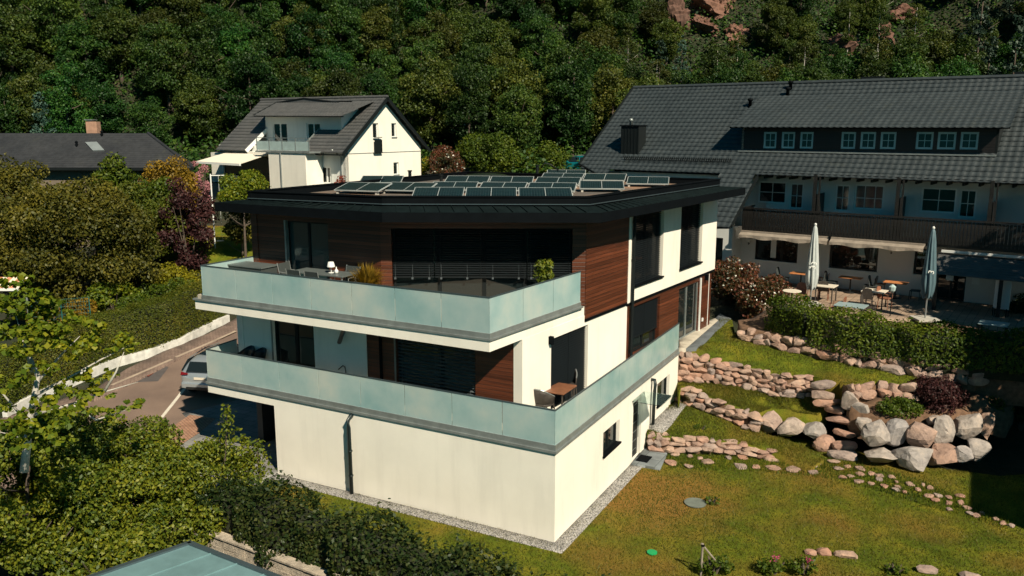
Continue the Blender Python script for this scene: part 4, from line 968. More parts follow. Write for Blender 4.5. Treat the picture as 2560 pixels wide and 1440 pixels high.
# ============================================================ RESTAURANT BUILDING WITH THE LONG TILED ROOF
def TILE(name, c1, c2):
    m, nt, n, l, b = newmat(name); v = coords(n, l, 1); g = n.new('ShaderNodeNewGeometry')
    c = ramp(n, l, noise(n, l, v, .6, 5), [(.3, c1), (.7, c2)])
    c = mixc(n, l, 1., c, ramp(n, l, noise(n, l, v, 3.5, 3), [(.3, (.78,)*3), (.7, (1.2,)*3)]), 'MULTIPLY')
    c = mixc(n, l, ramp(n, l, noise(n, l, v, .9, 6, .7), [(.60, (0, 0, 0)), (.72, (.35,)*3)]), c, (.06, .065, .045))
    l.new(c, b.inputs['Base Color']); b.inputs['Roughness'].default_value = .5; return m
TILE1 = TILE('dark_roof_tile', (.030, .040, .045), (.042, .053, .058)); TILE2 = TILE('grey_roof_tile', (.075, .078, .08), (.10, .10, .10)); TILE3 = TILE('old_flat_tile', (.020, .022, .026), (.034, .036, .040))
def tiled(name, O, u, v, nrm, poly, mat, parent, tw=.30, tl=.36, amp=.026, step=.03, seg=4, thick=True, label=None):
    """real waved, stepped tiles over polygon poly given in (a,b) coords along u and down-slope v"""
    P = np.array(poly, float); a0, b0 = P.min(0); a1, b1 = P.max(0); na = int(math.ceil((a1-a0)/tw)); nb = int(math.ceil((b1-b0)/tl))
    A = a0+np.arange(na*seg+1)*(tw/seg); ph = np.arange(na*seg+1)*2*math.pi/seg
    wave = amp*np.maximum(np.sin(ph), -.35)
    Vv, Ff = [], []
    def inside(x, y):
        r = False; j = len(P)-1
        for i in range(len(P)):
            if (P[i][1] > y) != (P[j][1] > y) and x < (P[j][0]-P[i][0])*(y-P[i][1])/(P[j][1]-P[i][1])+P[i][0]: r = not r
            j = i
        return r
    u, v, nrm, O = map(np.array, (u, v, nrm, O)); base = 0
    for r in range(nb):
        t0, t1 = b0+r*tl, b0+(r+1)*tl+.02
        top = O+u*A[:, None]+v*t0+nrm*(wave*.8)[:, None]; bot = O+u*A[:, None]+v*t1+nrm*(wave+step)[:, None]; lip = O+u*A[:, None]+v*t1+nrm*(wave-.01)[:, None]
        n_ = len(A); Vv += [top, bot, lip]
        for i in range(n_-1):
            if inside((A[i]+A[i+1])/2, t0+tl/2):
                Ff.append((base+i, base+n_+i, base+n_+i+1, base+i+1)); Ff.append((base+n_+i, base+2*n_+i, base+2*n_+i+1, base+n_+i+1))
        base += 3*n_
    V = np.concatenate(Vv)
    if parent:
        Mi = np.array(rootmat(parent).inverted()); V = V@Mi[:3, :3].T+Mi[:3, 3]
    me = npmesh(name, V, np.array(Ff), mat)
    return link(bpy.data.objects.new(name, me), parent, label=label)
HU = dirv(-36.1); HN = dirv(-126.1); HO = G(1897, 432, 8.9); pit = R_(35.5)
HV = HN*math.cos(pit)+np.array([0, 0, -math.sin(pit)]); HNR = HN*math.sin(pit)+np.array([0, 0, math.cos(pit)])
hotel = thing('restaurant_building', 'long restaurant building with dark tiled roof, wooden balcony and white walls', 'restaurant', (HO[0], HO[1], 3.4))
HF = Frame(HO, -36.1, -126.1)
def hp(x, y): p = onp(x, y, HO, HNR)-HO; return float(p@HU), float(p@HV)
def hr(x, y, up=0.): return onp(x, y, HO+HNR*up, HNR)
rv = hp(1584, 220)[1]
WHITEH = MAT('hotel_render', (.62, .64, .62), .9, .05, .6, .1, 40)
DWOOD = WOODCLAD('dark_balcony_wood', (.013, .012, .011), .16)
eL = hp(1897, 432)[0]
poly = [(hp(1584, 220)[0], rv), (14.5, rv), (14.5, 0.12), (eL-.1, .12), hp(1826, 566), hp(1783, 566), hp(1800, 432), hp(1540, 422), hp(1497, 440), hp(1449, 412)]
tiled('main_roof', HO, HU, HV, HNR, poly, TILE1, hotel)
# back slope (unseen from here but real) and roof underside
mb = MB(); rl = HO+HU*poly[0][0]+HV*rv; rr = HO+HU*14.5+HV*rv; bk = -HN*8.5
mb.add([rl, rr, rr+bk+np.array([0, 0, -6.]), rl+bk+np.array([0, 0, -6.])], [(0, 1, 2, 3)]); mb.build('back_roof', TILE1, hotel)
mb = MB(); mb.tube([rl+[0, 0, .02], rr+[0, 0, .02]], .11, 8); mb.build('ridge_tiles', TILE1, hotel)
# verge board
def bar(mb, a, b, w, h, m=0):
    a = np.array(a, float); b = np.array(b, float); d = (b-a)/np.linalg.norm(b-a); s = np.cross(d, [0, 0, 1.]); s = s/np.linalg.norm(s)*w/2; up = np.cross(s, d); up = up/np.linalg.norm(up)*h/2
    if up[2] < 0: up = -up
    return mb.hexa([a-s-up, a+s-up, b+s-up, b-s-up, a-s+up, a+s+up, b+s+up, b-s+up], m)
mb = MB(); bar(mb, hr(1584, 220), hr(1449, 412), .08, .22); bar(mb, hr(1449, 412), hr(1497, 440), .1, .16); mb.build('verge_board', DARK2, hotel)
mb = MB(); bar(mb, hr(1538, 424, -.08), hr(1803, 434, -.08), .14, .16); mb.build('gutter', DARK, hotel)
mb = MB(); bar(mb, hr(1899, 433, -.06), HO+HU*14.5+[0, 0, -.08], .16, .14); mb.build('gutter', DARK, hotel)
mb = MB(); bar(mb, hr(1899, 434, -.1), hr(1828, 566, -.1), .05, .2); bar(mb, hr(1785, 568, -.08), hr(1826, 568, -.08), .14, .14); mb.build('verge_board', DARK2, hotel)
# walls
Z0, ZF, ZE = 3.4, 6.15, 8.85; DW = -1.15
def hx(x, y, dep=DW): return HF.px(x, y, dep)
win1 = []
for (a, b, t, bo) in ((1897, 1967, 454, 508), (1976, 2010, 458, 522), (2090, 2126, 462, 528), (2138, 2212, 462, 524), (2305, 2394, 470, 532), (2401, 2444, 474, 545)):
    s0 = hx(a, t)[0]; s1 = hx(b, t)[0]; win1.append((s0, s1, hx((a+b)/2, bo)[1], hx((a+b)/2, t)[1]))
mb = MB(); HF.wall(mb, eL+.05, 14.3, ZF, ZE+.6, DW-.3, DW, win1); mb.build('first_floor_wall', WHITEH, hotel)
for i, wq in enumerate(win1):
    z0 = max(wq[2], ZF+.1)
    window(HF, wq[0], wq[1], z0, wq[3], hotel, dep=DW-.08, bars=(('v', .5), ('h', .5)) if i != 3 else (('v', .35), ('v', .7), ('h', .45)), fmat=WFRAME, pmat=PANE2 if i in (2, 3) else PANE, fw=.07, name='window' if i in (0, 3, 4) else 'balcony_door')
win0 = []
for (a, b, t, bo) in ((1889, 1996, 594, 654), (2076, 2198, 606, 676), (2288, 2330, 622, 688)):
    s0 = hx(a, t)[0]; s1 = hx(b, t)[0]; win0.append((s0, s1, hx((a+b)/2, bo)[1], hx((a+b)/2, t)[1]))
sdoor = (hx(2345, 650)[0], hx(2420, 650)[0], Z0, Z0+2.1)
s_end = hx(1853, 600)[0]
mb = MB(); HF.wall(mb, s_end, 14.3, Z0-1.5, ZF-.02, DW-.3, DW, win0+[sdoor]); mb.build('ground_floor_wall', WHITEH, hotel)
for wq in win0: window(HF, *wq, hotel, dep=DW-.12, fmat=DWOOD, fw=.09, mull=(.62,) if wq is win0[0] else (), sill=WFRAME, wall=DW)
for o_, wq in ((0, win0[0]),):
    s = wq[0]+(wq[1]-wq[0])*.42; MB.build(HF.box(MB(), s-.14, s+.14, DW-.135, DW-.13, wq[2]+.15, wq[3]-.1), 'curtain', WFRAME, hotel)
window(HF, sdoor[0], sdoor[1], Z0, sdoor[3], hotel, dep=DW-.1, fmat=DWOOD, mull=(.5,), name='entrance_door', bars=(('h', .4),))
for x, y in ((2375, 690), (2440, 700)):
    s, z = hx(x, y); MB.build(HF.box(MB(), s-.15, s+.15, DW+.01, DW+.03, z-.2, z+.2), 'notice', WFRAME, hotel)
# first floor slab + balcony
zr = 7.15; zbb = 6.08; dB = .40
s_b = HF.px(1856, 540, dB)[0]
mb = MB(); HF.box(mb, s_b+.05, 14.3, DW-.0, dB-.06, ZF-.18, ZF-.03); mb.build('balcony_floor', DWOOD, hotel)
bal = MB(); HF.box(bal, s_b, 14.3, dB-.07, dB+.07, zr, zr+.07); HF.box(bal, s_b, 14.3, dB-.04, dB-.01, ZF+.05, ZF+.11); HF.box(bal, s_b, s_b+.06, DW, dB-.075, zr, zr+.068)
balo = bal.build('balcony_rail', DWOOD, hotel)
mb = MB(); s = s_b
rng = np.random.default_rng(5)
while s < 14.2:
    HF.box(mb, s+.006, s+.128, dB-.005, dB+.02, zbb+.02*abs(math.sin(s*9)), zr-.02); s += .14
mb.build('balustrade_boards', DWOOD, balo)
mb = MB(); mb.add([], []); 
for q in np.arange(DW+.05, dB-.1, .14): HF.box(mb, s_b-.015, s_b+.01, q, q+.12, zbb, zr-.02)
mb.build('side_boards', DWOOD, balo)
for x in (2036, 2232+12, 2478): 
    s = HF.px(x+2, 480, dB-.3)[0]; mb = MB(); HF.box(mb, s-.07, s+.07, dB-.3, dB-.16, zr-.9, ZE+.05); HF.box(mb, s-.03+.2, s+.03+.2, dB-.3, dB-.2, zr-.9, ZE+.0); mb.build('balcony_post', DWOOD, hotel)
    MB.build(HF.box(MB(), s+.05, s+.10, DW+.02, dB-.32, ZF, zr+.85), 'balcony_screen', DWOOD, hotel)
mb = MB(); k = 0
for s in np.arange(eL+.3, 14, .62): HF.box(mb, s-.04, s+.04, DW, .02, ZE-.22, ZE-.09)
mb.build('rafter_ends', DARK2, hotel)
# rolled awnings under the balcony
AWN = MAT('awning_cloth', (.26, .22, .18), .8, .15, 4, .2, 30); 
def awning(s0, s1, z, out=.35, name='awning', mat=AWN, drop=.16, tiltz=.10):
    mb = MB(); HF.box(mb, s0, s1, dB-.02, dB+.10, z-.02, z+.08); hh = HF
    n = int((s1-s0)/.18); V = []; 
    for i in range(n+1):
        s = s0+(s1-s0)*i/n; w = .03*math.sin(i*1.3)
        V += [hh.P(s, dB+.11+w, z), hh.P(s, dB+out+w*.6, z-tiltz), hh.P(s, dB+out+.02+w, z-tiltz-drop+.04*math.sin(i*.7))]
    b = len(mb.v); mb.v += V; F = []
    for i in range(n): 
        for j in (0, 1): F.append([b+3*i+j, b+3*i+3+j, b+3*i+4+j, b+3*i+1+j])
    mb.f += F; mb.m += [0]*len(F); return mb.build(name, mat, hotel)
sa0 = HF.px(1852, 578, dB+.1)[0]; sa1 = HF.px(2075, 592, dB+.1)[0]; sa2 = HF.px(2312, 612, dB+.1)[0]; sa3 = HF.px(2356, 605, dB+.1)[0]
awning(sa0, sa1-.05, 6.0); awning(sa1+.05, sa2, 6.0)
MB.build(HF.box(MB(), sa1-.04, sa1+.04, dB, dB+.15, 5.85, 6.12), 'awning_bracket', DARK, hotel)
MB.build(HF.box(MB(), sa3, 14, dB+.02, dB+.14, 5.78, 5.88), 'awning_cassette', WFRAME, hotel)
# small shingled porch roof at the right
p0 = HF.P(sa3-.1, dB+.0, 5.72); 
tiled('porch_roof', np.array(p0), HU, HN*math.cos(R_(30))+np.array([0, 0, -math.sin(R_(30))]), HN*math.sin(R_(30))+np.array([0, 0, math.cos(R_(30))]), [(0, 0), (6, 0), (6, 1.5), (0, 1.5)], TILE2, hotel, tw=.2, tl=.16, amp=.004, step=.015, seg=2)
for s in (sa3, sa3+2.4, sa3+4.8): MB.build(HF.box(MB(), s, s+.14, dB+1.0, dB+1.14, Z0, 4.95), 'porch_post', DWOOD, hotel)
# wall lanterns
for x, y in ((1874, 603), (2230, 626)):
    s, z = hx(x, y); mb = MB(); q = HF.P(s, DW+.16, z+.1); mb.tube([HF.P(s, DW, z-.12), HF.P(s, DW+.16, z-.14), (q[0], q[1], z-.02)], .02, 6); la = mb.build('wall_lantern', DARK, hotel)
    MB().lathe((q[0], q[1], z-.02), [(.05, 0), (.13, .06), (.15, .16), (.12, .26), (.03, .30)], 12).build('lantern_globe', WFRAME, la, smooth=True)
# left end: low wall + terrace side wall under the descending roof
sl0 = hx(1808, 600)[0]
mb = MB(); HF.wall(mb, s_end-2.6, s_end-.01, 2.0, 6.3, DW+.95, DW+1.2, [(s_end-1.55, s_end-.5, Z0, 5.55)]); mb.build('end_wall', WHITEH, hotel)
mb = MB(); HF.box(mb, s_end-1.55, s_end-.5, DW+.9, DW+.93, Z0, 5.55); mb.build('end_door', PANE, hotel)
mb = MB(); HF.box(mb, s_end-.24, s_end-.0, DW+.001, DW+.94, 2.0, 6.1); mb.build('return_wall', WHITEH, hotel)
# recessed white wall left under the upper gutter
mb = MB(); a, b = hr(1540, 424), hr(1803, 434)
HF.box(mb, hp(1545, 424)[0]+.0, hp(1800, 434)[0]+.2, (a-HO)@HF.n-.5, (a-HO)@HF.n-.35, 5.0, a[2]-.05); mb.build('recess_wall', WHITE2, hotel)
# filler body so nothing is hollow
mb = MB(); HF.box(mb, poly[0][0]+.6, 14.2, -12, DW-.4, 3, 8.6); mb.build('building_core', WHITEH, hotel)
gl_ = [HF.P(poly[0][0]+.35, q, z) for q, z in ((HN@(rl-HO), rl[2]-.3), (3.0, 6.3), (3.0, 3), (-13, 3), (-13, 8))]
# snow guard
mb = MB()
for i in range(58):
    t = i/57; p = hr(1562+(1828-1562)*t, 398+(405-398)*t, .02); bar(mb, p, p+HNR*.22, .03, .05)
bar(mb, hr(1562, 398, .2), hr(1828, 405, .2), .03, .03); bar(mb, hr(1562, 398, .1), hr(1828, 405, .1), .03, .03); mb.build('snow_guard', DARK2, hotel)
# chimney, vents, rear chimneys
ch = hr(1581, 374); mb = MB()
HFc = Frame(ch, -36.1, -126.1); HFc.box(mb, -.55, .55, -.5, .35, -0+ch[2]-.4, ch[2]+1.28); 
for q in np.arange(-.5, .51, .2): HFc.box(mb, q-.012, q+.012, .35, .37, ch[2]-.3, ch[2]+1.26)
co = mb.build('chimney', DARK2, hotel); MB.build(HFc.box(MB(), -.6, .6, -.55, .42, ch[2]+1.283, ch[2]+1.34), 'chimney_cap', DARK, co)
MB().lathe((ch[0]-.1, ch[1]+.1, ch[2]+1.34), [(.09, 0), (.09, .2), (.13, .22), (.1, .34), (.02, .36)], 12).build('chimney_flue', TRIM, co, smooth=True)
for x, y in ((1875, 268), (1969, 240), (1976, 224)):
    p = hr(x, y); MB().lathe((p[0], p[1], p[2]-.1), [(.09, 0), (.09, .42), (.14, .44), (.14, .55), (.02, .58)], 12).build('roof_vent', DARK, hotel, smooth=True)
for x0, x1, y in ((2152, 2206, 200), (2536, 2600, 190)):
    a = HF.px(x0, y, HN@(rl-HO)-.8)[0]; b = HF.px(x1, y, HN@(rl-HO)-.8)[0]; d = HN@(rl-HO)-.8; mb = MB(); HF.box(mb, a, b, d-.5, d, 11.5, rl[2]+.28); mb.build('chimney', DARK2, hotel)
# dormer band
db = hp(1860, 374); dn = float((HO+HU*db[0]+HV*db[1]-HO)@HF.n); zb_ = (HO+HV*db[1])[2]
s0 = HF.px(1855, 345, dn)[0]; s1 = HF.px(2490, 345, dn)[0]; zt_ = HF.px(2100, 317, dn)[1]
dw = []
for a, b in ((1909, 1941), (1954, 1987), (2000, 2033), (2103, 2139), (2151, 2189), (2201, 2240), (2290, 2333), (2344, 2390), (2401, 2446)):
    dw.append((HF.px(a, 350, dn)[0], HF.px(b, 350, dn)[0], HF.px((a+b)/2, 371+(a-1909)*.006, dn)[1], HF.px((a+b)/2, 330, dn)[1]))
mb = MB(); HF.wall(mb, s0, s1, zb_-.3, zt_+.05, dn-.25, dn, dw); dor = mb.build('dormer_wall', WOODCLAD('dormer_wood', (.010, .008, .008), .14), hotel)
TFR = MAT('dormer_frame', (.34, .52, .55), .5, .05)
for q in dw: window(HF, *q, hotel, dep=dn-.06, bars=(('v', .5), ('h', .5)), fmat=TFR, pmat=PANE2, fw=.09, name='dormer_window')
MB.build(HF.box(MB(), s0-.1, s1+.1, dn, dn+.25, zb_-.10, zb_-.04), 'dormer_sill', TRIM, hotel)
# dormer roof: from its eave (overhang) up to the main ridge region
de = np.array(HF.P(s0-.45, dn+.55, zt_+.02)); top_b = rv+1.3; tp = HO+HU*(s0-.45)+HV*top_b+HNR*.1
dv = (de-tp); dl = np.linalg.norm(dv); dv /= dl; dnr = np.cross(HU, dv); dnr = dnr if dnr[2] > 0 else -dnr
tiled('dormer_roof', tp, HU, dv, dnr, [(0, 0), (s1-s0+1.0, 0), (s1-s0+1.0, dl), (0, dl)], TILE1, hotel)
mb = MB(); bar(mb, de+dnr*-.05, de+HU*(s1-s0+1.0)-dnr*.05, .12, .10); mb.build('dormer_gutter', DARK, hotel)
for s_ in (s0, s1):
    A_ = np.array(HF.P(s_, dn, zb_)); B_ = np.array(HF.P(s_, dn+.0, zt_)); Cc = HO+HU*s_+HV*top_b; 
    MB().add([A_, B_, Cc, A_+HU*.1, B_+HU*.1, Cc+HU*.1], [(0, 1, 2), (5, 4, 3), (0, 3, 4, 1), (1, 4, 5, 2), (2, 5, 3, 0)]).build('dormer_cheek', WHITE if s_ == s0 else DARK2, hotel)
# ============================================================ WHITE GABLED HOUSE
WC = G(863, 385, 9.1); WGd, WSd = 56.0, -34.0
WG = Frame(WC, WGd, WGd-90); WS = Frame(WC, WSd, WSd-90)
wh_ = thing('white_gabled_house', 'white gabled house with grey tiled roof, dormer balcony and cream awning', 'house', (WC[0], WC[1], 6))
Lg = WG.px(1052, 400)[0]; zb = 5.2; zr = WG.px(967, 243)[1]-.25; half = Lg/2
zev = WG.px(864, 371)[1]; pitw = math.atan2(zr-zev, half); sl_, cl_ = math.sin(pitw), math.cos(pitw)
Lw = -WS.px(548, 370)[0]
wins = [(WG.px(932, 330)[0], WG.px(946, 330)[0], WG.px(939, 346)[1], WG.px(939, 308)[1]), (WG.px(979, 330)[0], WG.px(991, 330)[0], WG.px(985, 343)[1], WG.px(985, 308)[1]), (WG.px(984, 420)[0], WG.px(997, 420)[0], WG.px(990, 437)[1], WG.px(990, 406)[1])]
mb = MB(); WG.wall(mb, 0, Lg, zb-1.5, zev, -.3, 0, [wins[2]]); WG.wall(mb, wins[0][0]-.25, wins[1][1]+.25, zev, max(w[3] for w in wins[:2])+.1, -.3, 0, wins[:2])
zz = max(w[3] for w in wins[:2])+.1; a_, b_ = wins[0][0]-.25, wins[1][1]+.25
def gz_(s): return zev+(zr-zev)*(1-abs(s-half)/half)
for poly_ in ([(0, zev), (a_, zev), (a_, gz_(a_))], [(b_, zev), (Lg, zev), (b_, gz_(b_))], [(a_, zz), (b_, zz), (b_, gz_(b_)), (half, zr), (a_, gz_(a_))]):
    V = [WG.P(s, 0, z) for s, z in poly_]; mb.add(V, [list(range(len(V)))])
mb.build('gable_wall', WHITE, wh_)
mb = MB(); WG.box(mb, 0, Lg, .0, .02, 9.08, 9.13); mb.build('gable_band', TRIM, wh_)
for i, w in enumerate(wins): window(WG, *w, wh_, dep=-.14, fmat=WFRAME, fw=.08, sill=TRIM, label=('tall gable window with a small dark grille', 'small upper gable window', 'small lower gable window')[i])
mb = MB(); s = wins[0][0]
WG.box(mb, s-.02, wins[0][1]+.18, .16, .2, wins[0][2]-1.05, wins[0][2]-.1); WG.box(mb, s-.05, wins[0][1]+.22, .0, .22, wins[0][2]-1.12, wins[0][2]-1.06); WG.box(mb, s-.04, wins[0][1]+.2, .14, .2, wins[0][2]+.05, wins[0][2]+.1)
mb.build('window_grille', DARK2, wh_)
fw_ = [(WS.px(768, 430)[0], WS.px(829, 430)[0], WS.px(800, 458)[1], WS.px(800, 416)[1])]
mb = MB(); WS.wall(mb, -Lw, 0, zb-1.5, zev+.1, -.3, 0, fw_); mb.build('front_wall', WHITE2, wh_)
window(WS, *fw_[0], wh_, dep=-.12, fmat=WFRAME, fw=.1, mull=(.33, .78), sill=WFRAME, label='wide ground floor window with white curtains')
for q in (.06, .90): s = fw_[0][0]+(fw_[0][1]-fw_[0][0])*q; MB.build(WS.box(MB(), s, s+.18, -.11, -.09, fw_[0][2]+.1, fw_[0][3]-.1), 'curtain', WFRAME, wh_)
# main roof, two slopes
RO = np.array(WG.P(half, .45, zr+.25)); ru = WS.d*-1; rvF = -WG.d*cl_+np.array([0, 0, -sl_]); rnF = -WG.d*sl_+np.array([0, 0, cl_])
def wp(x, y): p = onp(x, y, RO, rnF)-RO; return float(p@ru), float(p@rvF)
rlen = WS.n@(RO-WC)*-1/cl_+.55; rlen = float(abs(rlen)) if rlen > 0 else half/cl_+.55
rlen = half/cl_+.95; RL = wp(653, 249)[0]; 
cut = [wp(625, 367), wp(671, 321), wp(664, 290), wp(640, 283), wp(693, 259), wp(850, 259), wp(853, 289), wp(801, 321), wp(757, 366)]
polyw = [(0, 0), (RL, 0), (RL, rlen), (cut[0][0], rlen), cut[1], (cut[2][0], cut[2][1]), (cut[2][0], cut[4][1]), (cut[6][0], cut[4][1]), (cut[6][0], cut[6][1]), cut[7], (cut[8][0], rlen), (0, rlen)]
tiled('main_roof', RO, ru, rvF, rnF, polyw, TILE2, wh_, tw=.3, tl=.38)
rvB = WG.d*cl_+np.array([0, 0, -sl_]); rnB = WG.d*sl_+np.array([0, 0, cl_])
tiled('rear_roof', RO, ru, rvB, rnB, [(0, 0), (RL, 0), (RL, rlen), (0, rlen)], TILE2, wh_, tw=.6, tl=.8)
mb = MB(); bar(mb, RO-rnF*.08, RO-rnF*.08+rvF*rlen, .05, .26); bar(mb, RO-rnB*.08, RO-rnB*.08+rvB*rlen, .05, .26); mb.build('verge_board', DARK2, wh_)
mb = MB(); mb.tube([RO+[0, 0, .03], RO+ru*RL+[0, 0, .03]], .12, 8); mb.build('ridge_tiles', TILE2, wh_)
SOF = MAT('eave_underside', (.40, .42, .42), .8)
mb = MB()
for (a, b) in ((0, cut[8][0]), (cut[0][0], RL)):
    p, q = RO+ru*a+rvF*rlen-rnF*.12, RO+ru*b+rvF*rlen-rnF*.12; bar(mb, p, q, .12, .1)
mb.build('gutter', DARK2, wh_)
mb = MB(); bar(mb, RO+ru*cut[0][0]+rvF*rlen, RO+ru*cut[1][0]+rvF*cut[1][1], .08, .3); mb.build('verge_board', WFRAME, wh_, label='white board along the left edge of the roof cut-out')
mb = MB(); bar(mb, RO+ru*cut[8][0]+rvF*rlen, RO+ru*cut[7][0]+rvF*cut[7][1], .06, .2); mb.build('verge_board', TRIM, wh_)
for i, s in enumerate(np.arange(.4, cut[8][0]-.2, .75)): pass
# dormer
dd = -1.3
dfl = 9.15; dtop = WS.px(740, 289, dd)[1]
ds0, ds1 = WS.px(664, 320, dd)[0], WS.px(852, 320, dd)[0]
dh = [(WS.px(682, 330, dd)[0], WS.px(718, 330, dd)[0], dfl, WS.px(700, 307, dd)[1]), (WS.px(767, 330, dd)[0], WS.px(801, 330, dd)[0], dfl+.25, WS.px(785, 307, dd)[1])]
mb = MB(); WS.wall(mb, ds0, ds1, dfl-.6, dtop+.1, dd-.25, dd, dh); mb.build('dormer_wall', WHITE2, wh_)
window(WS, *dh[0], wh_, dep=dd-.1, fmat=WFRAME, fw=.1, mull=(.5,), name='balcony_door'); window(WS, *dh[1], wh_, dep=dd-.1, fmat=WFRAME, fw=.1, mull=(.5,), name='dormer_window')
e0 = np.array(WS.P(WS.px(635, 288, dd+1.0)[0], dd+1.0, WS.px(635, 288, dd+1.0)[1])); e1 = np.array(WS.P(WS.px(857, 289, dd+1.0)[0], dd+1.0, WS.px(857, 289, dd+1.0)[1]))
t0 = RO+ru*cut[4][0]+rvF*cut[4][1]+rnF*.1; t1 = RO+ru*cut[5][0]+rvF*cut[5][1]+rnF*.1
uu = (e1-e0)/np.linalg.norm(e1-e0); vv = (t0-e0)-((t0-e0)@uu)*uu; H_ = np.linalg.norm(vv); vv /= -H_; nn_ = np.cross(uu, vv); nn_ = nn_ if nn_[2] > 0 else -nn_
top = e0-vv*H_; Lr = np.linalg.norm(e1-e0)
tiled('dormer_roof', top, uu, vv, nn_, [(float((t0-e0)@uu), 0), (Lr-.1, 0), (Lr, H_), (0, H_)], TILE2, wh_, tw=.3, tl=.38)
pk = onp(760, 246, RO+rnF*.35, rnF)
mb = MB(); mb.tube([t0, pk], .07, 6); mb.tube([t1, pk], .07, 6); mb.tube([t0, e0], .07, 6); mb.build('dormer_ridge', DARK2, wh_)
MB().add([t0+[0, 0, .03], t1+[0, 0, .03], pk, t0-rnF*.3, t1-rnF*.3], [(0, 1, 2), (3, 4, 1, 0), (0, 2, 3), (2, 1, 4)]).build('dormer_top', TILE2, wh_)
mb = MB(); bar(mb, e0-nn_*.06, e1-nn_*.06, .12, .1); mb.build('dormer_gutter', DARK2, wh_)
for s_, q in ((ds0, 1), (ds1, -1)):
    A_ = np.array(WS.P(s_, dd, dfl-.4)); B_ = np.array(WS.P(s_, dd, dtop)); C_ = np.array(WS.P(s_, dd-3.6, dtop+.9)); E_ = np.array(WS.P(s_, dd-3.6, dfl))
    MB().add([A_, B_, C_, E_, A_+WS.d*.08, B_+WS.d*.08, C_+WS.d*.08, E_+WS.d*.08], [(0, 1, 2, 3), (7, 6, 5, 4), (0, 4, 5, 1)]).build('dormer_cheek', WHITE2, wh_)
# front extension with roof balcony
ex = 1.7; x0 = WS.px(671, 384, ex)[0]; x1 = WS.px(763, 384, ex)[0]; zx = WS.px(715, 378, ex)[1]
mb = MB(); WS.box(mb, x0, x1, .003, ex, zb-1.5, zx-.12); mb.build('extension_wall', WHITE, wh_)
xr0 = WS.px(640, 375, ex)[0]; xr1 = WS.px(775, 375, ex)[0]
mb = MB(); WS.box(mb, xr0, xr1, dd, ex+.08, zx-.118, zx); mb.build('balcony_slab', TRIM, wh_)
mb = MB(); n_ = 5
for i in range(n_): s = xr0+.1+(xr1-xr0-.2)*i/(n_-1); WS.box(mb, s-.025, s+.025, ex-.04, ex+.01, zx, zx+.95)
WS.box(mb, xr0+.05, xr1-.05, ex-.04, ex+.01, zx+.95, zx+1.0); WS.box(mb, xr0+.05, xr1-.05, ex-.03, ex, zx+.78, zx+.81); mb.build('balcony_railing', TRIM, wh_)
MILK = MAT('milk_glass', (.34, .44, .44), .3, .12, 2)
for i in range(n_-1): s = xr0+.1+(xr1-xr0-.2)*i/(n_-1); t = xr0+.1+(xr1-xr0-.2)*(i+1)/(n_-1); MB.build(WS.box(MB(), s+.04, t-.04, ex-.02, ex-.01, zx+.06, zx+.72), 'railing_panel', MILK, wh_)
s = WS.px(704, 420, ex)[0]; mb = MB(); mb.tube([WS.P(s, ex+.06, zx-.13), WS.P(s, ex+.06, zb-1)], .05, 8); mb.build('downpipe', TRIM, wh_)
s = WS.px(855, 400, 0)[0]; mb = MB(); mb.tube([WS.P(s-.5, .5, zev-.1), WS.P(s, .1, zev-.6), WS.P(s, .08, zb-1)], .05, 8); mb.build('downpipe', TRIM, wh_)
# awning room at the left
x2 = WS.px(560, 430, .6)[0]; mb = MB(); WS.box(mb, x2, x0-.01, .003, .6, zb-1.5, zb-.2); WS.box(mb, x2, x0-.01, .003, .6, zx-.5, zx-.15); mb.build('bay_wall', WHITE, wh_)
mb = MB(); WS.box(mb, x2+.02, x0-.03, .003, .5, zb-.199, zx-.501); mb.build('bay_glazing', PANE, wh_)
x3 = WS.px(530, 430, .6)[0]; mb = MB(); WS.box(mb, x3, x2-.003, -.2, .6, zb-1.5, zx-.3); mb.build('bay_pillar', WHITE, wh_)
aw = [onv(560, 383, WS.P(0, .7, 0), WS.P(-10, .7, 0)), onv(672, 385, WS.P(0, .7, 0), WS.P(-10, .7, 0))]
fa = 4.0; fr_ = [onv(491, 403, WS.P(0, fa, 0), WS.P(-10, fa, 0)), onv(600, 409, WS.P(0, fa, 0), WS.P(-10, fa, 0))]
AW = MAT('cream_awning', (.80, .74, .62), .8, .04)
V = [aw[0], aw[1], fr_[1], fr_[0]]; V2 = [p+np.array([0, 0, -.04]) for p in V]
MB().add(V+V2, [(0, 1, 2, 3), (7, 6, 5, 4), (0, 4, 5, 1), (1, 5, 6, 2), (2, 6, 7, 3), (3, 7, 4, 0)]).build('awning', AW, wh_)
mb = MB(); bar(mb, fr_[0]-[0, 0, .08], fr_[1]-[0, 0, .08], .12, .16); mb.build('awning_front_rail', WFRAME, wh_)
bx0, bx1 = WS.px(510, 470, 2.6)[0], WS.px(640, 470, 2.6)[0]; zt2 = WS.px(530, 457, 2.6)[1]
mb = MB(); WS.box(mb, bx0, bx1, .61, 2.55, zt2-1.5, zt2-1.1); mb.build('terrace_slab', CONC, wh_)
mb = MB(); WS.box(mb, bx0, bx1, 2.5, 2.56, zt2-1.1, zt2-.02); WS.box(mb, bx0, bx0+.06, .62, 2.497, zt2-1.1, zt2-.02); mb.build('terrace_parapet', MAT('grey_panel', (.13, .17, .19), .5, .1), wh_)
mb = MB(); WS.box(mb, bx0-.3, WS.px(562, 440, 2.2)[0], .9, 1.6, zt2, zt2+.55); mb.build('terrace_box', WHITE, wh_)
MB().add([WS.P(0, -Lg, zb), WS.P(-Lw, -Lg, zb), WS.P(-Lw, -Lg, zev), WS.P(0, -Lg, zev)], [(0, 1, 2, 3)]).build('rear_wall', WHITE2, wh_)
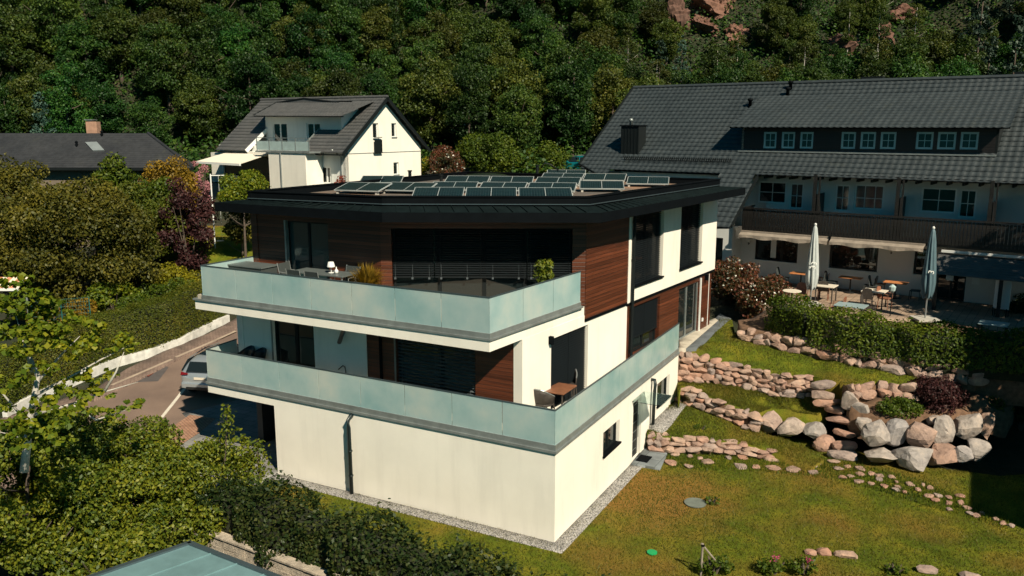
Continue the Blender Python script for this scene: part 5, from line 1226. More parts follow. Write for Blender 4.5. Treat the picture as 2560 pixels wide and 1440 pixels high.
mb = MB(); FWl = Frame(WS.P(-Lw, 0, 0), WGd+180, WGd+90); FWl.wall(mb, -Lg, 0, zb-1.5, zev, -.3, 0); mb.add([FWl.P(0, 0, zev), FWl.P(-half, 0, zr), FWl.P(-Lg, 0, zev)], [(0, 1, 2)]); mb.build('left_wall', WHITE2, wh_)

# ============================================================ DARK ROOFED HOUSE ON THE LEFT
KO = D(370, 333, 60.); Ku = np.array([-math.cos(R_(2)), math.sin(R_(2)), 0.]); Kf = np.array([Ku[1], -Ku[0], 0.]); Kf = Kf if Kf[1] < 0 else -Kf
kp = R_(33); Kv = Kf*math.cos(kp)+np.array([0, 0, -math.sin(kp)]); Kn = Kf*math.sin(kp)+np.array([0, 0, math.cos(kp)])
def kq(x, y): p = onp(x, y, KO, Kn)-KO; return float(p@Ku), float(p@Kv)
dk = thing('dark_roofed_house', 'low house under a broad dark slate roof with skylight and brick chimney', 'house', (KO[0]-6, KO[1]-3, 5))
kc = kq(478, 416); kl = kc[1]*1.04; hx_ = kc[0]*1.04
tiled('roof', KO, Ku, Kv, Kn, [(0, 0), (20, 0), (20, kl), (hx_, kl)], TILE3, dk, tw=.22, tl=.24, amp=.006, step=.018, seg=2)
kb = [KO+Ku*0, KO+Ku*20, KO+Ku*hx_+Kv*kl, KO+Ku*20+Kv*kl]
bk_ = -Kf*4.7*2
e_r = KO+Ku*hx_+Kv*kl; e_b = e_r*np.array([1.13, 1.13, 1.])
MB().add([KO, e_r, e_b, KO+Ku*20, KO+Ku*20+Kv*kl-Kf*(2*kl*math.cos(kp))], [(0, 2, 1), (0, 3, 4, 2)]).build('rear_roof', TILE3, dk)
mb = MB(); c1 = e_r+Ku*.6-Kf*.6; c2 = KO+Ku*19.5+Kv*kl-Kf*.6; dpt = 2*kl*math.cos(kp)-1.2
P_ = [c2, c1, c1*1.09, c2-Kf*dpt]; mb.prism([p[:2] for p in P_], 1.0, e_r[2]+.15); mb.build('wall', MAT('left_house_render', (.16, .13, .10), .9, .1), dk)
mb = MB(); mb.tube([KO+[0, 0, .02], e_r+[0, 0, .02]], .10, 8); mb.build('hip_tiles', TILE3, dk)
mb = MB(); bar(mb, e_r-[0, 0, .1], KO+Ku*20+Kv*kl-[0, 0, .1], .14, .16); mb.build('gutter', DARK2, dk)
c = KO+Ku*(kq(228, 335)[0])-Kf*.3; BRK = MAT('chimney_brick', (.34, .20, .14), .9, .2, 4)
mb = MB(); mb.box((c[0], c[1], c[2]+.15), (.75, .6, 1.3)); co = mb.build('chimney', BRK, dk); mb = MB(); mb.box((c[0]-.15, c[1], c[2]+.92), (.6, .7, .05)); mb.box((c[0]-.15, c[1], c[2]+.86), (.3, .4, .12)); mb.build('chimney_cap', TRIM, co)
q = [KO+Ku*a+Kv*b+Kn*.1 for a, b in (kq(214, 358), kq(243, 357), kq(262, 378), kq(233, 379))]; q = [q[0], q[1], q[2], q[3]]
MB().add(q+[p-Kn*.14 for p in q], [(0, 1, 2, 3), (0, 4, 5, 1), (1, 5, 6, 2), (2, 6, 7, 3), (3, 7, 4, 0)]).build('skylight', MAT('skylight_glass', (.20, .23, .24), .15, .1), dk)
for x, y in ((255, 340), (192, 366)): p = KO+Ku*kq(x, y)[0]+Kv*kq(x, y)[1]; MB().lathe((p[0], p[1], p[2]-.1), [(.08, 0), (.08, .35), (.13, .38), (.02, .5)], 10).build('roof_vent', DARK, dk)

# ============================================================ GARAGE WITH BLUE-GREEN SHEET ROOF AT THE BOTTOM
zg = 1.0; ga = G(475, 1357, zg); gb = G(205, 1450, zg); gc = G(745, 1462, zg)
du = (gc-ga)[:2]/np.linalg.norm((gc-ga)[:2]); dv_ = (gb-ga)[:2]/np.linalg.norm((gb-ga)[:2])
g2 = [ga[:2], ga[:2]+dv_*5.2, ga[:2]+dv_*5.2+du*8.5, ga[:2]+du*8.5]
gar = thing('sheet_roofed_garage', 'garage with flat blue green sheet metal roof', 'garage', (*g2[0], -1))
SHEET = MAT('patina_sheet', (.16, .28, .30), .5, .14, 1.2, .08, 6, metal=.15, dirt=.35)
ctr = sum(g2)/4
mb = MB(); mb.prism([ctr+(p-ctr)*.96 for p in g2], -1.6, zg-.16); mb.build('wall', CONC, gar)
mb = MB(); mb.prism(g2, zg-.155, zg); ro = mb.build('roof', SHEET, gar)
for i in range(1, 9):
    p = g2[0]+du*.92*i; q = p+dv_*5.2; w = du*.012; MB().hexa([(*(p-w), zg), (*(p+w), zg), (*(q+w), zg), (*(q-w), zg), (*(p-w), zg+.025), (*(p+w), zg+.025), (*(q+w), zg+.025), (*(q-w), zg+.025)]).build('roof_seam', SHEET, gar)
def edge(p, q, name):
    d = (q-p)/np.linalg.norm(q-p); n_ = np.array([d[1], -d[0]]); 
    if n_@(ctr-p) > 0: n_ = -n_
    MB().hexa([(*(p-n_*.1), zg-.2), (*(q-n_*.1), zg-.2), (*(q+n_*.03), zg-.2), (*(p+n_*.03), zg-.2), (*(p-n_*.1), zg+.05), (*(q-n_*.1), zg+.05), (*(q+n_*.03), zg+.05), (*(p+n_*.03), zg+.05)]).build(name, RAILM, gar)
edge(g2[0], g2[3], 'roof_edge'); edge(g2[1]-dv_*.0, g2[0]+du*.0, 'roof_edge')
# split face block wall behind it
wz = .35; ba = G(505, 1330, wz); bb = G(800, 1440, wz); bd = (bb-ba)[:2]/np.linalg.norm((bb-ba)[:2]); rng = np.random.default_rng(3)
bw_ = thing('block_wall', 'pale split face block wall below the dark hedge, behind the sheet roof', 'wall', (ba[0], ba[1], -1))
BLK = STONE('split_block', [(.46, .40, .32), (.52, .46, .38), (.40, .35, .29)], 14)
bf = Frame(ba, math.degrees(math.atan2(bd[1], bd[0])), math.degrees(math.atan2(bd[1], bd[0]))-90)
mb = MB()
for r in range(6):
    for i in range(26):
        s = i*.42; 
        d_ = rng.uniform(0, .02); bf.box(mb, s+.008, s+.412, -.2, .0+d_, wz-.25*(r+1)+.006, wz-.25*r-.004)
mb.build('blocks', BLK, bw_)
mb = MB(); bf.box(mb, 0, 10.9, -.19, -.01, wz-1.5, wz-.01); mb.build('mortar_core', CONC, bw_)
mb = MB(); 
for i in range(24): bf.box(mb, i*.45, i*.45+.44, -.24, .05, wz+.001, wz+.05)
mb.build('wall_coping', BLK, bw_)

# ============================================================ NEIGHBOUR HOUSE JUST OUTSIDE THE PICTURE (casts the big shadow at the right)
K = G(2430, 1270, 0); Lsh = 8.4/math.tan(SUN_EL); kpt = K+np.array([math.cos(SUN_AZ), math.sin(SUN_AZ), 0])*Lsh
NF = Frame(kpt, 61, 151); NB = thing('neighbour_house', 'tall white neighbouring house casting the black shadow over the right of the garden', 'house', (kpt[0], kpt[1], 0))
mb = MB(); NF.wall(mb, 0, 10.5, -.5, 8.1, -.3, 0, [(2, 3.2, 1, 2.4), (5, 6.2, 1, 2.4), (2, 3.2, 4, 5.4), (5, 6.2, 4, 5.4)]); mb.build('wall', WHITE2, NB)
for q in ((2, 3.2, 1, 2.4), (5, 6.2, 1, 2.4), (2, 3.2, 4, 5.4), (5, 6.2, 4, 5.4)): window(NF, *q, NB, fmat=WFRAME, mull=(.5,))
mb = MB(); NF.box(mb, 0, 10.5, -8, -.31, -.5, 8.0); mb.build('wall', WHITE2, NB)
mb = MB(); NF.box(mb, -.3, 10.8, -8.3, .1, 8.12, 8.4); mb.build('roof', DARK, NB)
# low painted wall and hedge line handled with the plants; street lamp, swing post
def lampost():
    b = D(1162, 395, 80.); r = thing('street_lamp', 'slim pale street lamp in front of the wood, right of the white house', 'street lamp', (b[0], b[1], gz(b[0], b[1])))
    top = D(1162, 312, 80.)
    mb = MB(); mb.tube([(b[0], b[1], gz(b[0], b[1])-.3), (top[0], top[1], top[2])], [.07, .045], 8); mb.build('pole', TRIM, r)
    mb = MB(); mb.box((top[0]+.28, top[1], top[2]), (.7, .18, .1)); mb.build('lamp_head', WFRAME, r)
lampost()
# ============================================================ FURNITURE
WICK = MAT('dark_wicker', (.045, .038, .033), .6, .3, 12, .5, 60, obj=True); CANE = MAT('brown_wicker', (.23, .10, .06), .6, .2, 12, .4, 60, obj=True)
TEAK = MAT('table_teak', (.20, .085, .045), .5, .25, 6, .1, 20, obj=True); ORT = MAT('orange_table_wood', (.50, .20, .075), .5, .15, 5, obj=True)
GRF = MAT('grey_textile', (.045, .055, .055), .6, .1, obj=True); GRT = MAT('grey_table', (.11, .13, .13), .4, .1, obj=True); ALU = MAT('alu_frame', (.30, .32, .32), .4, .05, metal=.5, obj=True)
WTOP = MAT('pale_table_top', (.66, .60, .50), .6, .05, obj=True); BLK_ = MAT('black_plastic', (.012, .014, .015), .35, .1, obj=True)
def legs4(parent, x, y, h, r, mat, splay=0., name='leg', z0=0):
    for a in (-1, 1):
        for b in (-1, 1): MB().tube([(a*(x+splay), b*(y+splay), z0), (a*x, b*y, h)], r, 6).build(name, mat, parent, local=True)
def tub_chair(name, label, loc, rz, mat, group=None):
    """rounded wicker shell chair; faces +y"""
    r = thing(name, label, 'chair', loc, rz, group)
    V = []; F = []; n = 17
    for j, (zz, k, back) in enumerate(((.40, .80, 0), (.46, 1., .02), (.62, 1.05, .05), (.72, 1.07, .07), (.84, 1.0, .1))):
        for i in range(n):
            a = R_(200+140*i/(n-1)) if False else R_(180+180*i/(n-1)); prof = max(0, math.sin((i/(n-1))*math.pi))
            z = min(zz, .62+.24*prof**1.2) if zz > .62 else zz
            V.append((.29*k*math.cos(a), .27*k*math.sin(a)-back*prof+.05, z))
    m = len(V); V += [(x*.90, y*.90, z) for x, y, z in V]
    for j in range(4):
        for i in range(n-1):
            a = j*n+i; F.append((a, a+1, a+n+1, a+n)); F.append((m+a+n, m+a+n+1, m+a+1, m+a))
    for i in range(n-1): a = 4*n+i; F.append((a, a+1, m+a+1, m+a))
    for j in range(4):
        for i in (0, n-1): a = j*n+i; F.append((a, a+n, m+a+n, m+a))
    MB().add(V, F).build('backrest', mat, r, local=True, smooth=True)
    MB().lathe((0, .03, .38), [(.25, 0), (.27, .03), (.26, .07), (.2, .08)], 16).build('seat', mat, r, local=True)
    MB().tube([(.29*1.02*math.cos(R_(180+180*i/12)), .27*1.02*math.sin(R_(180+180*i/12))-.09*math.sin(math.pi*i/12)+.05, min(.86, .63+.24*math.sin(math.pi*i/12)**1.2)) for i in range(13)], .018, 6).build('rim', ALU if mat is WICK else mat, r, local=True)
    legs4(r, .2, .2, .39, .018, mat, .04); return r
def side_chair(name, label, loc, rz, mat, group=None, arms=True, backmat=None):
    r = thing(name, label, 'chair', loc, rz, group)
    MB().box((0, 0, .44), (.46, .44, .04)).build('seat', mat, r, local=True, bevel=.01)
    mb = MB(); bk = [(-.21, -.22, .44), (.21, -.22, .44), (.22, -.28, .74), (.17, -.30, .90), (0, -.305, .94), (-.17, -.30, .90), (-.22, -.28, .74)]
    mb.add(bk+[(x, y-.03, z) for x, y, z in bk], [list(range(7)), list(range(13, 6, -1))]+[(i, 7+i, 7+(i+1) % 7, (i+1) % 7) for i in range(7)]); mb.build('backrest', backmat or mat, r, local=True)
    legs4(r, .2, .2, .43, .018, mat, .02)
    if arms:
        for a in (-1, 1): MB().tube([(a*.23, -.26, .68), (a*.25, 0, .67), (a*.24, .2, .64), (a*.22, .21, .44)], .018, 6).build('armrest', mat, r, local=True)
    return r
def table(name, label, loc, rz, w, d, h, top, leg, group=None, style='legs', cat='table'):
    r = thing(name, label, cat, loc, rz, group); MB().box((0, 0, h-.02), (w, d, .04)).build('table_top', top, r, local=True, bevel=.006)
    if style == 'legs': legs4(r, w/2-.07, d/2-.07, h-.04, .03, leg)
    else: MB().lathe((0, 0, 0), [(.26, 0), (.26, .03), (.04, .06), (.035, h-.06), (.16, h-.045)], 12).build('pedestal', leg, r, local=True)
    return r
# lower terrace, sunny corner
ZFL = ZLIP-.05
c = G(1388, 968, ZFL+.74); d45 = R_(40)
tt = table('garden_table', 'square brown wooden table between the wicker chairs on the lower terrace corner', (c[0], c[1], ZFL), R_(62), 1.0, 1.0, .74, TEAK, WICK)
for (x, y, lab, a) in ((1358, 1006, 'dark wicker tub chair in front of the wooden table, nearest the terrace corner', 30), (1416, 958, 'dark wicker tub chair with high back by the closed blind', 140)):
    p = G(x, y, ZFL+.5); tub_chair('wicker_chair', lab, (p[0], p[1], ZFL), 0, WICK, 'wicker tub chairs on the lower terrace')['z'] = 1
tc = [o for o in bpy.data.objects if o.name.startswith('wicker_chair')]
for o in tc:
    o.scale = (1.15,)*3; v = np.array(o.location)[:2]-c[:2]; o.rotation_euler[2] = math.atan2(-v[1], -v[0])-math.pi/2; del o['z']
pA = onv(600, 905, GL+FF.n*.55, GL+FF.n*.55+FF.d); 
for k, (x, lab) in enumerate(((608, 'black moulded chair nearest the left end of the lower terrace'), (637, 'black moulded chair beside the dark terrace door'))):
    p = onv(x, 880, T0+FF.n*.38, T0+FF.n*.38+FF.d); ch_ = tub_chair('moulded_chair', lab, (p[0], p[1], ZFL), R_(A_DEG-180)+math.pi+R_(-12), BLK_, 'black moulded chairs on the lower terrace'); ch_.scale = (1.2, 1.2, 1.25)
# upper balcony dining set
ZUL = ULIP+.095
c = WL+FL.n*.66+FL.d*3.75; rzt = R_(A_DEG-180)
dt = table('dining_table', 'long grey dining table on the upper balcony', (c[0], c[1], ZUL), rzt, 2.15, .8, .86, GRT, ALU)
ax = dirv(A_DEG-180); fy = dirv(A_DEG+90)
def mesh_chair(lab, p, rz):
    r = thing('mesh_chair', lab, 'chair', p, rz, 'grey mesh chairs round the dining table'); r.scale = (1.1, 1.1, 1.12)
    MB().box((0, 0, .44), (.48, .46, .025)).build('seat', GRF, r, local=True)
    mb = MB(); mb.hexa([(-.23, -.24, .46), (.23, -.24, .46), (.23, -.22, .46), (-.23, -.22, .46), (-.23, -.33, .92), (.23, -.33, .92), (.23, -.31, .92), (-.23, -.31, .92)]); mb.build('backrest', GRF, r, local=True)
    for a in (-1, 1):
        MB().tube([(a*.25, -.34, .94), (a*.25, -.22, .44), (a*.25, -.26, 0)], .014, 6).build('leg', ALU, r, local=True); MB().tube([(a*.25, .22, 0), (a*.25, .22, .66), (a*.25, -.28, .68)], .014, 6).build('armrest', ALU, r, local=True)
mesh_chair('grey mesh chair on the balustrade side of the dining table, left one', (c-ax*.42+fy*.60)*[1, 1, 0]+[0, 0, ZUL], rzt)
mesh_chair('grey mesh chair on the balustrade side of the dining table, right one', (c+ax*.32+fy*.60)*[1, 1, 0]+[0, 0, ZUL], rzt)
mesh_chair('grey mesh chair at the left head of the dining table', (c-ax*1.35)*[1, 1, 0]+[0, 0, ZUL], rzt-math.pi/2)
mesh_chair('grey mesh chair at the far right side of the dining table', (c+ax*.75-fy*.2)*[1, 1, 0]+[0, 0, ZUL], rzt+math.pi)
p = onv(828, 676, c, c+FL.d); l_ = thing('table_lamp', 'small white table lamp on the balcony dining table', 'table lamp', (p[0], p[1], ZUL+.861))
MB().lathe((0, 0, 0), [(.09, 0), (.09, .012), (.012, .02), (.012, .2)], 14).build('lamp_base', WFRAME, l_, local=True); MB().lathe((0, 0, .19), [(.13, 0), (.13, .01), (.085, .16), (.08, .16)], 16).build('lamp_shade', WFRAME, l_, local=True, smooth=True)
p = onv(841, 678, c+FL.n*.05, c+FL.n*.05+FL.d); o = MB().lathe((0, 0, 0), [(.04, 0), (.065, .05), (.06, .11), (.02, .15), (.012, .22)], 12).build('vase', WFRAME, None, smooth=True); place(o, (p[0], p[1], ZUL+.861), 0, 1, 'small white bottle vase beside the table lamp'); o['category'] = 'vase'
p = onv(640, 668, WL+FL.n*.7, WL+FL.n*.7+FL.d); oc = thing('outdoor_cabinet', 'low grey covered cabinet in the left corner of the upper balcony', 'cabinet', (*(WL+FL.n*.75+FL.d*.75)[:2], ZUL), rzt)
MB().box((0, 0, .42), (1.5, .75, .84)).build('cabinet_body', GRF, oc, local=True, bevel=.02); MB().box((0, 0, .865), (1.58, .82, .04)).build('cabinet_top', GRT, oc, local=True)
# potted plants
def pot(name, label, p, r, h, mat):
    t = thing(name, label, 'potted plant', p); MB().lathe((0, 0, 0), [(r*.75, 0), (r, h), (r*.9, h), (r*.85, h-.05), (.01, h-.05)], 18).build('pot', mat, t, local=True); return t
rng = np.random.default_rng(21)
p = onv(918, 700, WM+FL.n*.75, WM+FL.n*.75+FL.d); gp_ = pot('potted_grass', 'feathery yellow green grass in a pot on the upper balcony', (p[0], p[1], ZUL), .25, .45, DARK2)
mb = MB(); V, F = [], []
for i in range(900):
    a = rng.uniform(0, 6.28); e = rng.uniform(.05, .62); h = rng.uniform(.35, 1.15)*(1 if e < .35 else .8); w = .012
    b = np.array([math.cos(a)*.12*rng.random(), math.sin(a)*.12*rng.random(), .42]); tip = b+np.array([math.cos(a)*e, math.sin(a)*e, h*.8]); mid = (b+tip)/2+np.array([0, 0, .12]); s_ = np.array([-math.sin(a), math.cos(a), 0])*w
    k = len(V); V += [b-s_, b+s_, mid+s_, mid-s_, tip]; F += [(k, k+1, k+2, k+3), (k+3, k+2, k+4)]
MB().add(V, F).build('grass_blades', LGO, gp_, local=True)
p = onv(1365, 700, W0+FM.n*1.3, W0+FM.n*1.3+FM.d); pt = pot('potted_tree', 'small round leafy tree in a pot by the balcony balustrade', (p[0], p[1], ZUL), .24, .42, DARK2)
MB().tube([(0, 0, .35), (.02, .01, .8), (0, 0, 1.25)], .02, 6).build('trunk', BARK, pt, local=True)
link(bpy.data.objects.new('foliage', crown_mesh('foliage', rng, crown_blobs(rng, .42, .95, 12, .5, 'round', .72), 75, .12, LBE, aspect=.5)), pt)

# ============================================================ RESTAURANT TERRACE
ZH = 3.41
def hpt(x, y, z=0.): return G(x, y, ZH+z)
hrz = R_(-36.1)
def hq(x, y, z=.74): q = G(x, y, ZH+z); return (q[0], q[1], ZH)
tabs = [((2066, 713), 'pale square table behind the left closed parasol', WTOP, .85, .8, 'legs'), ((2187, 726), 'pale square table right of the left parasol, in the sun', WTOP, .95, .85, 'legs'),
        ((2128, 762), 'grey glass topped table nearest the clipped hedge', MAT('blue_grey_top', (.30, .40, .42), .3, .1), 1.15, .85, 'legs')]
for (q, lab, m_, w, d, st_) in tabs: table('terrace_table', lab, hq(*q), hrz, w, d, .74, m_, WICK, None, st_)
table('round_table', 'round white bistro table half hidden by the red shrub', hq(1980, 727), 0, .01, .01, .72, WTOP, WICK, None, 'ped')
bpy.data.objects['round_table'].children[0].hide_render = False
rt = bpy.data.objects['round_table']; MB().lathe((0, 0, .72), [(.38, 0), (.4, .015), (.38, .03)], 24).build('round_top', WTOP, rt, local=True)
bpy.data.objects.remove([c_ for c_ in rt.children if c_.name.startswith('table_top')][0])
for i, (x, y, lab) in enumerate(((2003, 683, 'orange topped table against the wall, left of the closed parasol'), (2127, 693, 'orange topped table against the wall below the second big window'), (2240, 705, 'orange topped table against the wall right of the second big window'))):
    table('wall_table', lab, hq(x, y), hrz, 1.0, .55, .74, ORT, BLK_, 'orange tables along the restaurant wall', 'ped')
    c = np.array(hq(x, y)); hd = HF.d
    for sgn, w_ in ((-1, 'left'), (1, 'right')):
        side_chair('bench_chair', f'dark high backed chair at the {w_} end of the {("left", "middle", "right")[i]} orange table', c+hd*sgn*.85, hrz+(-math.pi/2 if sgn < 0 else math.pi/2), GRF, 'dark chairs along the restaurant wall', arms=False)
chs = [((2004, 733), 200, CANE, 'brown wicker chair facing the round bistro table', CANE), ((2062, 690), 180, CANE, 'brown framed chair with reddish back behind the left pale table', MAT('red_back', (.30, .07, .05), .6)), ((2059, 722), 10, CANE, 'dark backed wicker chair in front of the left pale table', WICK),
       ((2203, 705), 180, CANE, 'reddish backed chair behind the sunny square table', MAT('red_back_sun', (.32, .09, .06), .6)), ((2213, 742), -100, CANE, 'brown wicker chair at the right side of the sunny table', CANE), ((2168, 742), 10, WICK, 'dark chair with woven back in front of the sunny table', WICK),
       ((2092, 765), 90, CANE, 'empty brown chair left of the grey glass table, seen over the hedge', CANE), ((2172, 765), -90, WICK, 'dark chair at the right end of the grey glass table', WICK)]
for (q, a, m_, lab, bm_) in chs:
    side_chair('terrace_chair', lab, hq(q[0], q[1], .5), hrz+R_(a), m_, 'chairs on the restaurant terrace', backmat=bm_)
def parasol(label, p, h, mat, writing, rz):
    r = thing('closed_parasol', label, 'parasol', p, rz, 'closed parasols on the restaurant terrace')
    MB().tube([(0, 0, 0), (0, 0, h-.1)], .035, 8).build('pole', ALU, r, local=True)
    MB().box((0, 0, .05), (.9, .9, .1)).build('base', CONC, r, local=True, bevel=.02)
    V = []; F = []; n = 32; prof = [(h, .03), (h-.12, .10), (h-.5, .15), (h-1.1, .19), (h-1.7, .24), (h-2.2, .27), (h-2.5, .24), (h-2.75, .18)]
    for z, q in prof:
        for j in range(n): a = 2*math.pi*j/n; k = 1+.28*math.sin(8*a)*min(1, (h-z)/.8); V.append((.82*q*k*math.cos(a+.15*(h-z)), .82*q*k*math.sin(a+.15*(h-z)), z+.12*math.sin(4*a)*(1 if z < h-2.4 else 0)))
    for i in range(len(prof)-1):
        for j in range(n): F.append((i*n+j, (i+1)*n+j, (i+1)*n+(j+1) % n, i*n+(j+1) % n))
    F.append(list(range(n)))
    cv = MB().add(V, F).build('canopy', mat, r, local=True, smooth=True)
    MB().lathe((0, 0, h-.02), [(.05, 0), (.06, .06), (.02, .1)], 8).build('finial', WFRAME, r, local=True)
    fc = bpy.data.curves.new('lettering', 'FONT'); fc.body = writing; fc.size = .34; fc.extrude = .004; fc.align_x = 'CENTER'
    me_o = bpy.data.objects.new('tmp', fc); COL.objects.link(me_o); dg = bpy.context.evaluated_depsgraph_get(); me = bpy.data.meshes.new_from_object(me_o.evaluated_get(dg)); bpy.data.objects.remove(me_o)
    me.materials.clear(); me.materials.append(WFRAME); t = bpy.data.objects.new('lettering', me); link(t, r)
    t.matrix_local = Matrix.Translation((.05, -.27, h-1.75)) @ Matrix.Rotation(R_(90), 4, 'X') @ Matrix.Rotation(R_(78), 4, 'Z'); return r
PAR1 = MAT('parasol_cloth_light', (.42, .46, .46), .75, .1, 4, .2, 20, obj=True); PAR2 = MAT('parasol_cloth_blue', (.08, .14, .17), .6, .1, 4, .2, 20, obj=True)
p = G(2025, 763, ZH); parasol('closed pale grey parasol in the sun at the edge of the restaurant terrace', (p[0], p[1], ZH), 3.55, PAR1, '33', 0)
p = G(2312, 800, ZH); parasol('closed blue grey parasol standing in the shade of the terrace', (p[0], p[1], ZH), 3.75, PAR2, '3', 0)
p = G(2225, 790, ZH); l_ = thing('garden_lantern', 'slim post lantern between the two closed parasols', 'lantern', (p[0], p[1], ZH))
MB().tube([(0, 0, 0), (0, 0, 1.0)], .02, 6).build('post', DARK2, l_, local=True); MB().lathe((0, 0, 1.0), [(.05, 0), (.12, .08), (.15, .24), (.1, .28), (.02, .34)], 8).build('lantern_glass', MILK, l_, local=True)
for (x, y, lab) in ((2485, 806, 'grey blue table top in deep shade near the right edge'),): table('shade_table', lab, hq(x, y), hrz, .95, .75, .72, MILK, WICK)
p = G(2500, 790, ZH); b_ = thing('menu_board', 'pale standing board in the shade at the right edge of the terrace', 'sign board', (p[0], p[1], ZH), R_(-50)); MB().box((0, 0, .95), (.6, .05, 1.3)).build('board', WFRAME, b_, local=True); legs4(b_, .26, .12, .35, .02, DARK2)

# ============================================================ CARS
def carpaint(name, c):
    m, nt, n, l, b = newmat(name); b.inputs['Base Color'].default_value = rgba(c); b.inputs['Metallic'].default_value = .55; b.inputs['Roughness'].default_value = .3; b.inputs['Coat Weight'].default_value = .6; return m
def car(label, loc, rz, paint, name='parked_car'):
    """compact estate, nose towards +x, 4.4 m"""
    r = thing(name, label, 'car', loc, rz)
    # stations x : (bottom z, sill half width, belt z, belt half width, roof z, roof half width)
    ST = [(-2.20, .42, .70, .78, .74, None, None), (-2.12, .30, .80, .92, .82, 1.02, .66), (-1.95, .26, .85, .96, .86, 1.30, .64), (-1.6, .24, .87, .98, .88, 1.47, .62), (-.9, .22, .88, .98, .89, 1.53, .62), (0, .22, .88, .96, .89, 1.52, .62), (.55, .22, .88, .95, .89, 1.42, .60), (1.15, .22, .88, .95, .87, 1.0, .70), (1.7, .25, .85, .86, .80, .90, .60), (2.1, .32, .74, .70, .66, .74, .45), (2.2, .40, .60, .60, .56, None, None)]
    V = []; rings = []
    for x, zb0, wb, zbelt, wbelt, zr0, wr in ST:
        if zr0 is None: zr0, wr = zbelt+.02, wbelt*.7
        half_ = [(0, zb0), (wb*.82, zb0), (wb*.98, zb0+.14), (wb+.015, (zb0+zbelt)/2+.04), (wbelt, zbelt-.02), (wbelt-.02, zbelt+.02), ((wbelt+wr)/2-.0, (zbelt+zr0)/2+.02), (wr+.03, zr0-.06), (wr-.10, zr0-.005), (0, zr0+.02)]
        ring = half_+[(-y, z) for y, z in half_[-2:0:-1]]; rings.append(len(ring)); V += [(x, y, z) for y, z in ring]
    m = rings[0]; F = []
    for i in range(len(ST)-1):
        for j in range(m): F.append((i*m+j, (i+1)*m+j, (i+1)*m+(j+1) % m, i*m+(j+1) % m))
    F += [list(range(m)), [(len(ST)-1)*m+j for j in range(m)][::-1]]
    o = MB().add(V, F).build('body', paint, r, local=True, smooth=True); s_ = o.modifiers.new('s', 'SUBSURF'); s_.levels = 2; s_.render_levels = 2
    def quad(name, P, mat, th=.012):
        P = [np.array(p, float) for p in P]; n_ = np.cross(P[1]-P[0], P[2]-P[0]); n_ /= np.linalg.norm(n_)
        return MB().hexa([p-n_*.03 for p in P]+[p+n_*th for p in P]).build(name, mat, r, local=True)
    quad('rear_window', [(-2.155, .56, 1.03), (-2.155, -.56, 1.03), (-1.90, -.52, 1.36), (-1.90, .52, 1.36)], PANE, .02)
    quad('windscreen', [(1.12, -.66, 1.02), (1.12, .66, 1.02), (.60, .52, 1.40), (.60, -.52, 1.40)], PANE, .03)
    for s in (-1, 1):
        for xa, xb, ta, tb in ((-1.95, -1.28, -1.75, -1.28), (-1.2, -.2, -1.2, -.2), (-.12, .95, -.12, .5)):
            P = [(xa, s*.878, 1.0), (xb, s*.878, 1.0), (tb, s*.70, 1.40), (ta, s*.70, 1.40)]; P = P if s < 0 else P[::-1]; quad('side_window', P, PANE, .02)
        quad('tail_light', [(-2.19, s*.78, .90), (-2.20, s*.50, .93), (-2.17, s*.50, .99), (-2.14, s*.77, 1.02)][::(1 if s > 0 else -1)], MAT('tail_red', (.14, .006, .008), .3), .02)
        quad('headlight', [(2.12, s*.45, .62), (2.02, s*.72, .64), (1.98, s*.72, .74), (2.08, s*.45, .72)][::s], WFRAME, .02)
        MB().tube([(-1.8, s*.58, 1.50), (-.6, s*.60, 1.57), (.4, s*.57, 1.50)], .02, 6).build('roof_rail', ALU, r, local=True)
        MB().box((.85, s*.98, 1.0), (.16, .16, .12)).build('wing_mirror', paint, r, local=True, bevel=.03)
        for x in (-1.35, 1.35):
            w = MB(); w.lathe((0, 0, 0), [(.30, -.11), (.325, -.08), (.325, .08), (.30, .11)], 24); w.xf(Matrix.Translation((x, s*.80, .32)) @ Matrix.Rotation(math.pi/2, 4, 'X')); wo = w.build('wheel', BLK_, r, local=True, smooth=False)
            w = MB(); w.lathe((0, 0, 0), [(.21, -.115), (.21, .115)], 20); w.xf(Matrix.Translation((x, s*.80, .32)) @ Matrix.Rotation(math.pi/2, 4, 'X')); w.build('rim', ALU, wo, local=True)
    MB().box((-2.215, 0, .80), (.02, .46, .09)).build('number_plate', WTOP, r, local=True)
    MB().box((-2.17, 0, .52), (.16, 1.56, .26)).build('rear_bumper', paint, r, local=True, bevel=.07)
    MB().box((-2.235, 0, .42), (.06, 1.1, .10)).build('bumper_insert', BLK_, r, local=True)
    return r
p = GT(502, 985); c2_ = R_(80)
car('silver estate car parked on the street beside the lower terrace', (p[0]+.72, p[1]+1.6, p[2]+.04), c2_, carpaint('silver_paint', (.42, .47, .50))).scale = (1.1, 1.1, 1.1)
p = D(1450, 428, 74.); car('turquoise car parked behind the restaurant roof at the edge of the wood', (p[0], p[1], gz(p[0], p[1])+.03), R_(160), carpaint('turquoise_paint', (.01, .25, .28)))
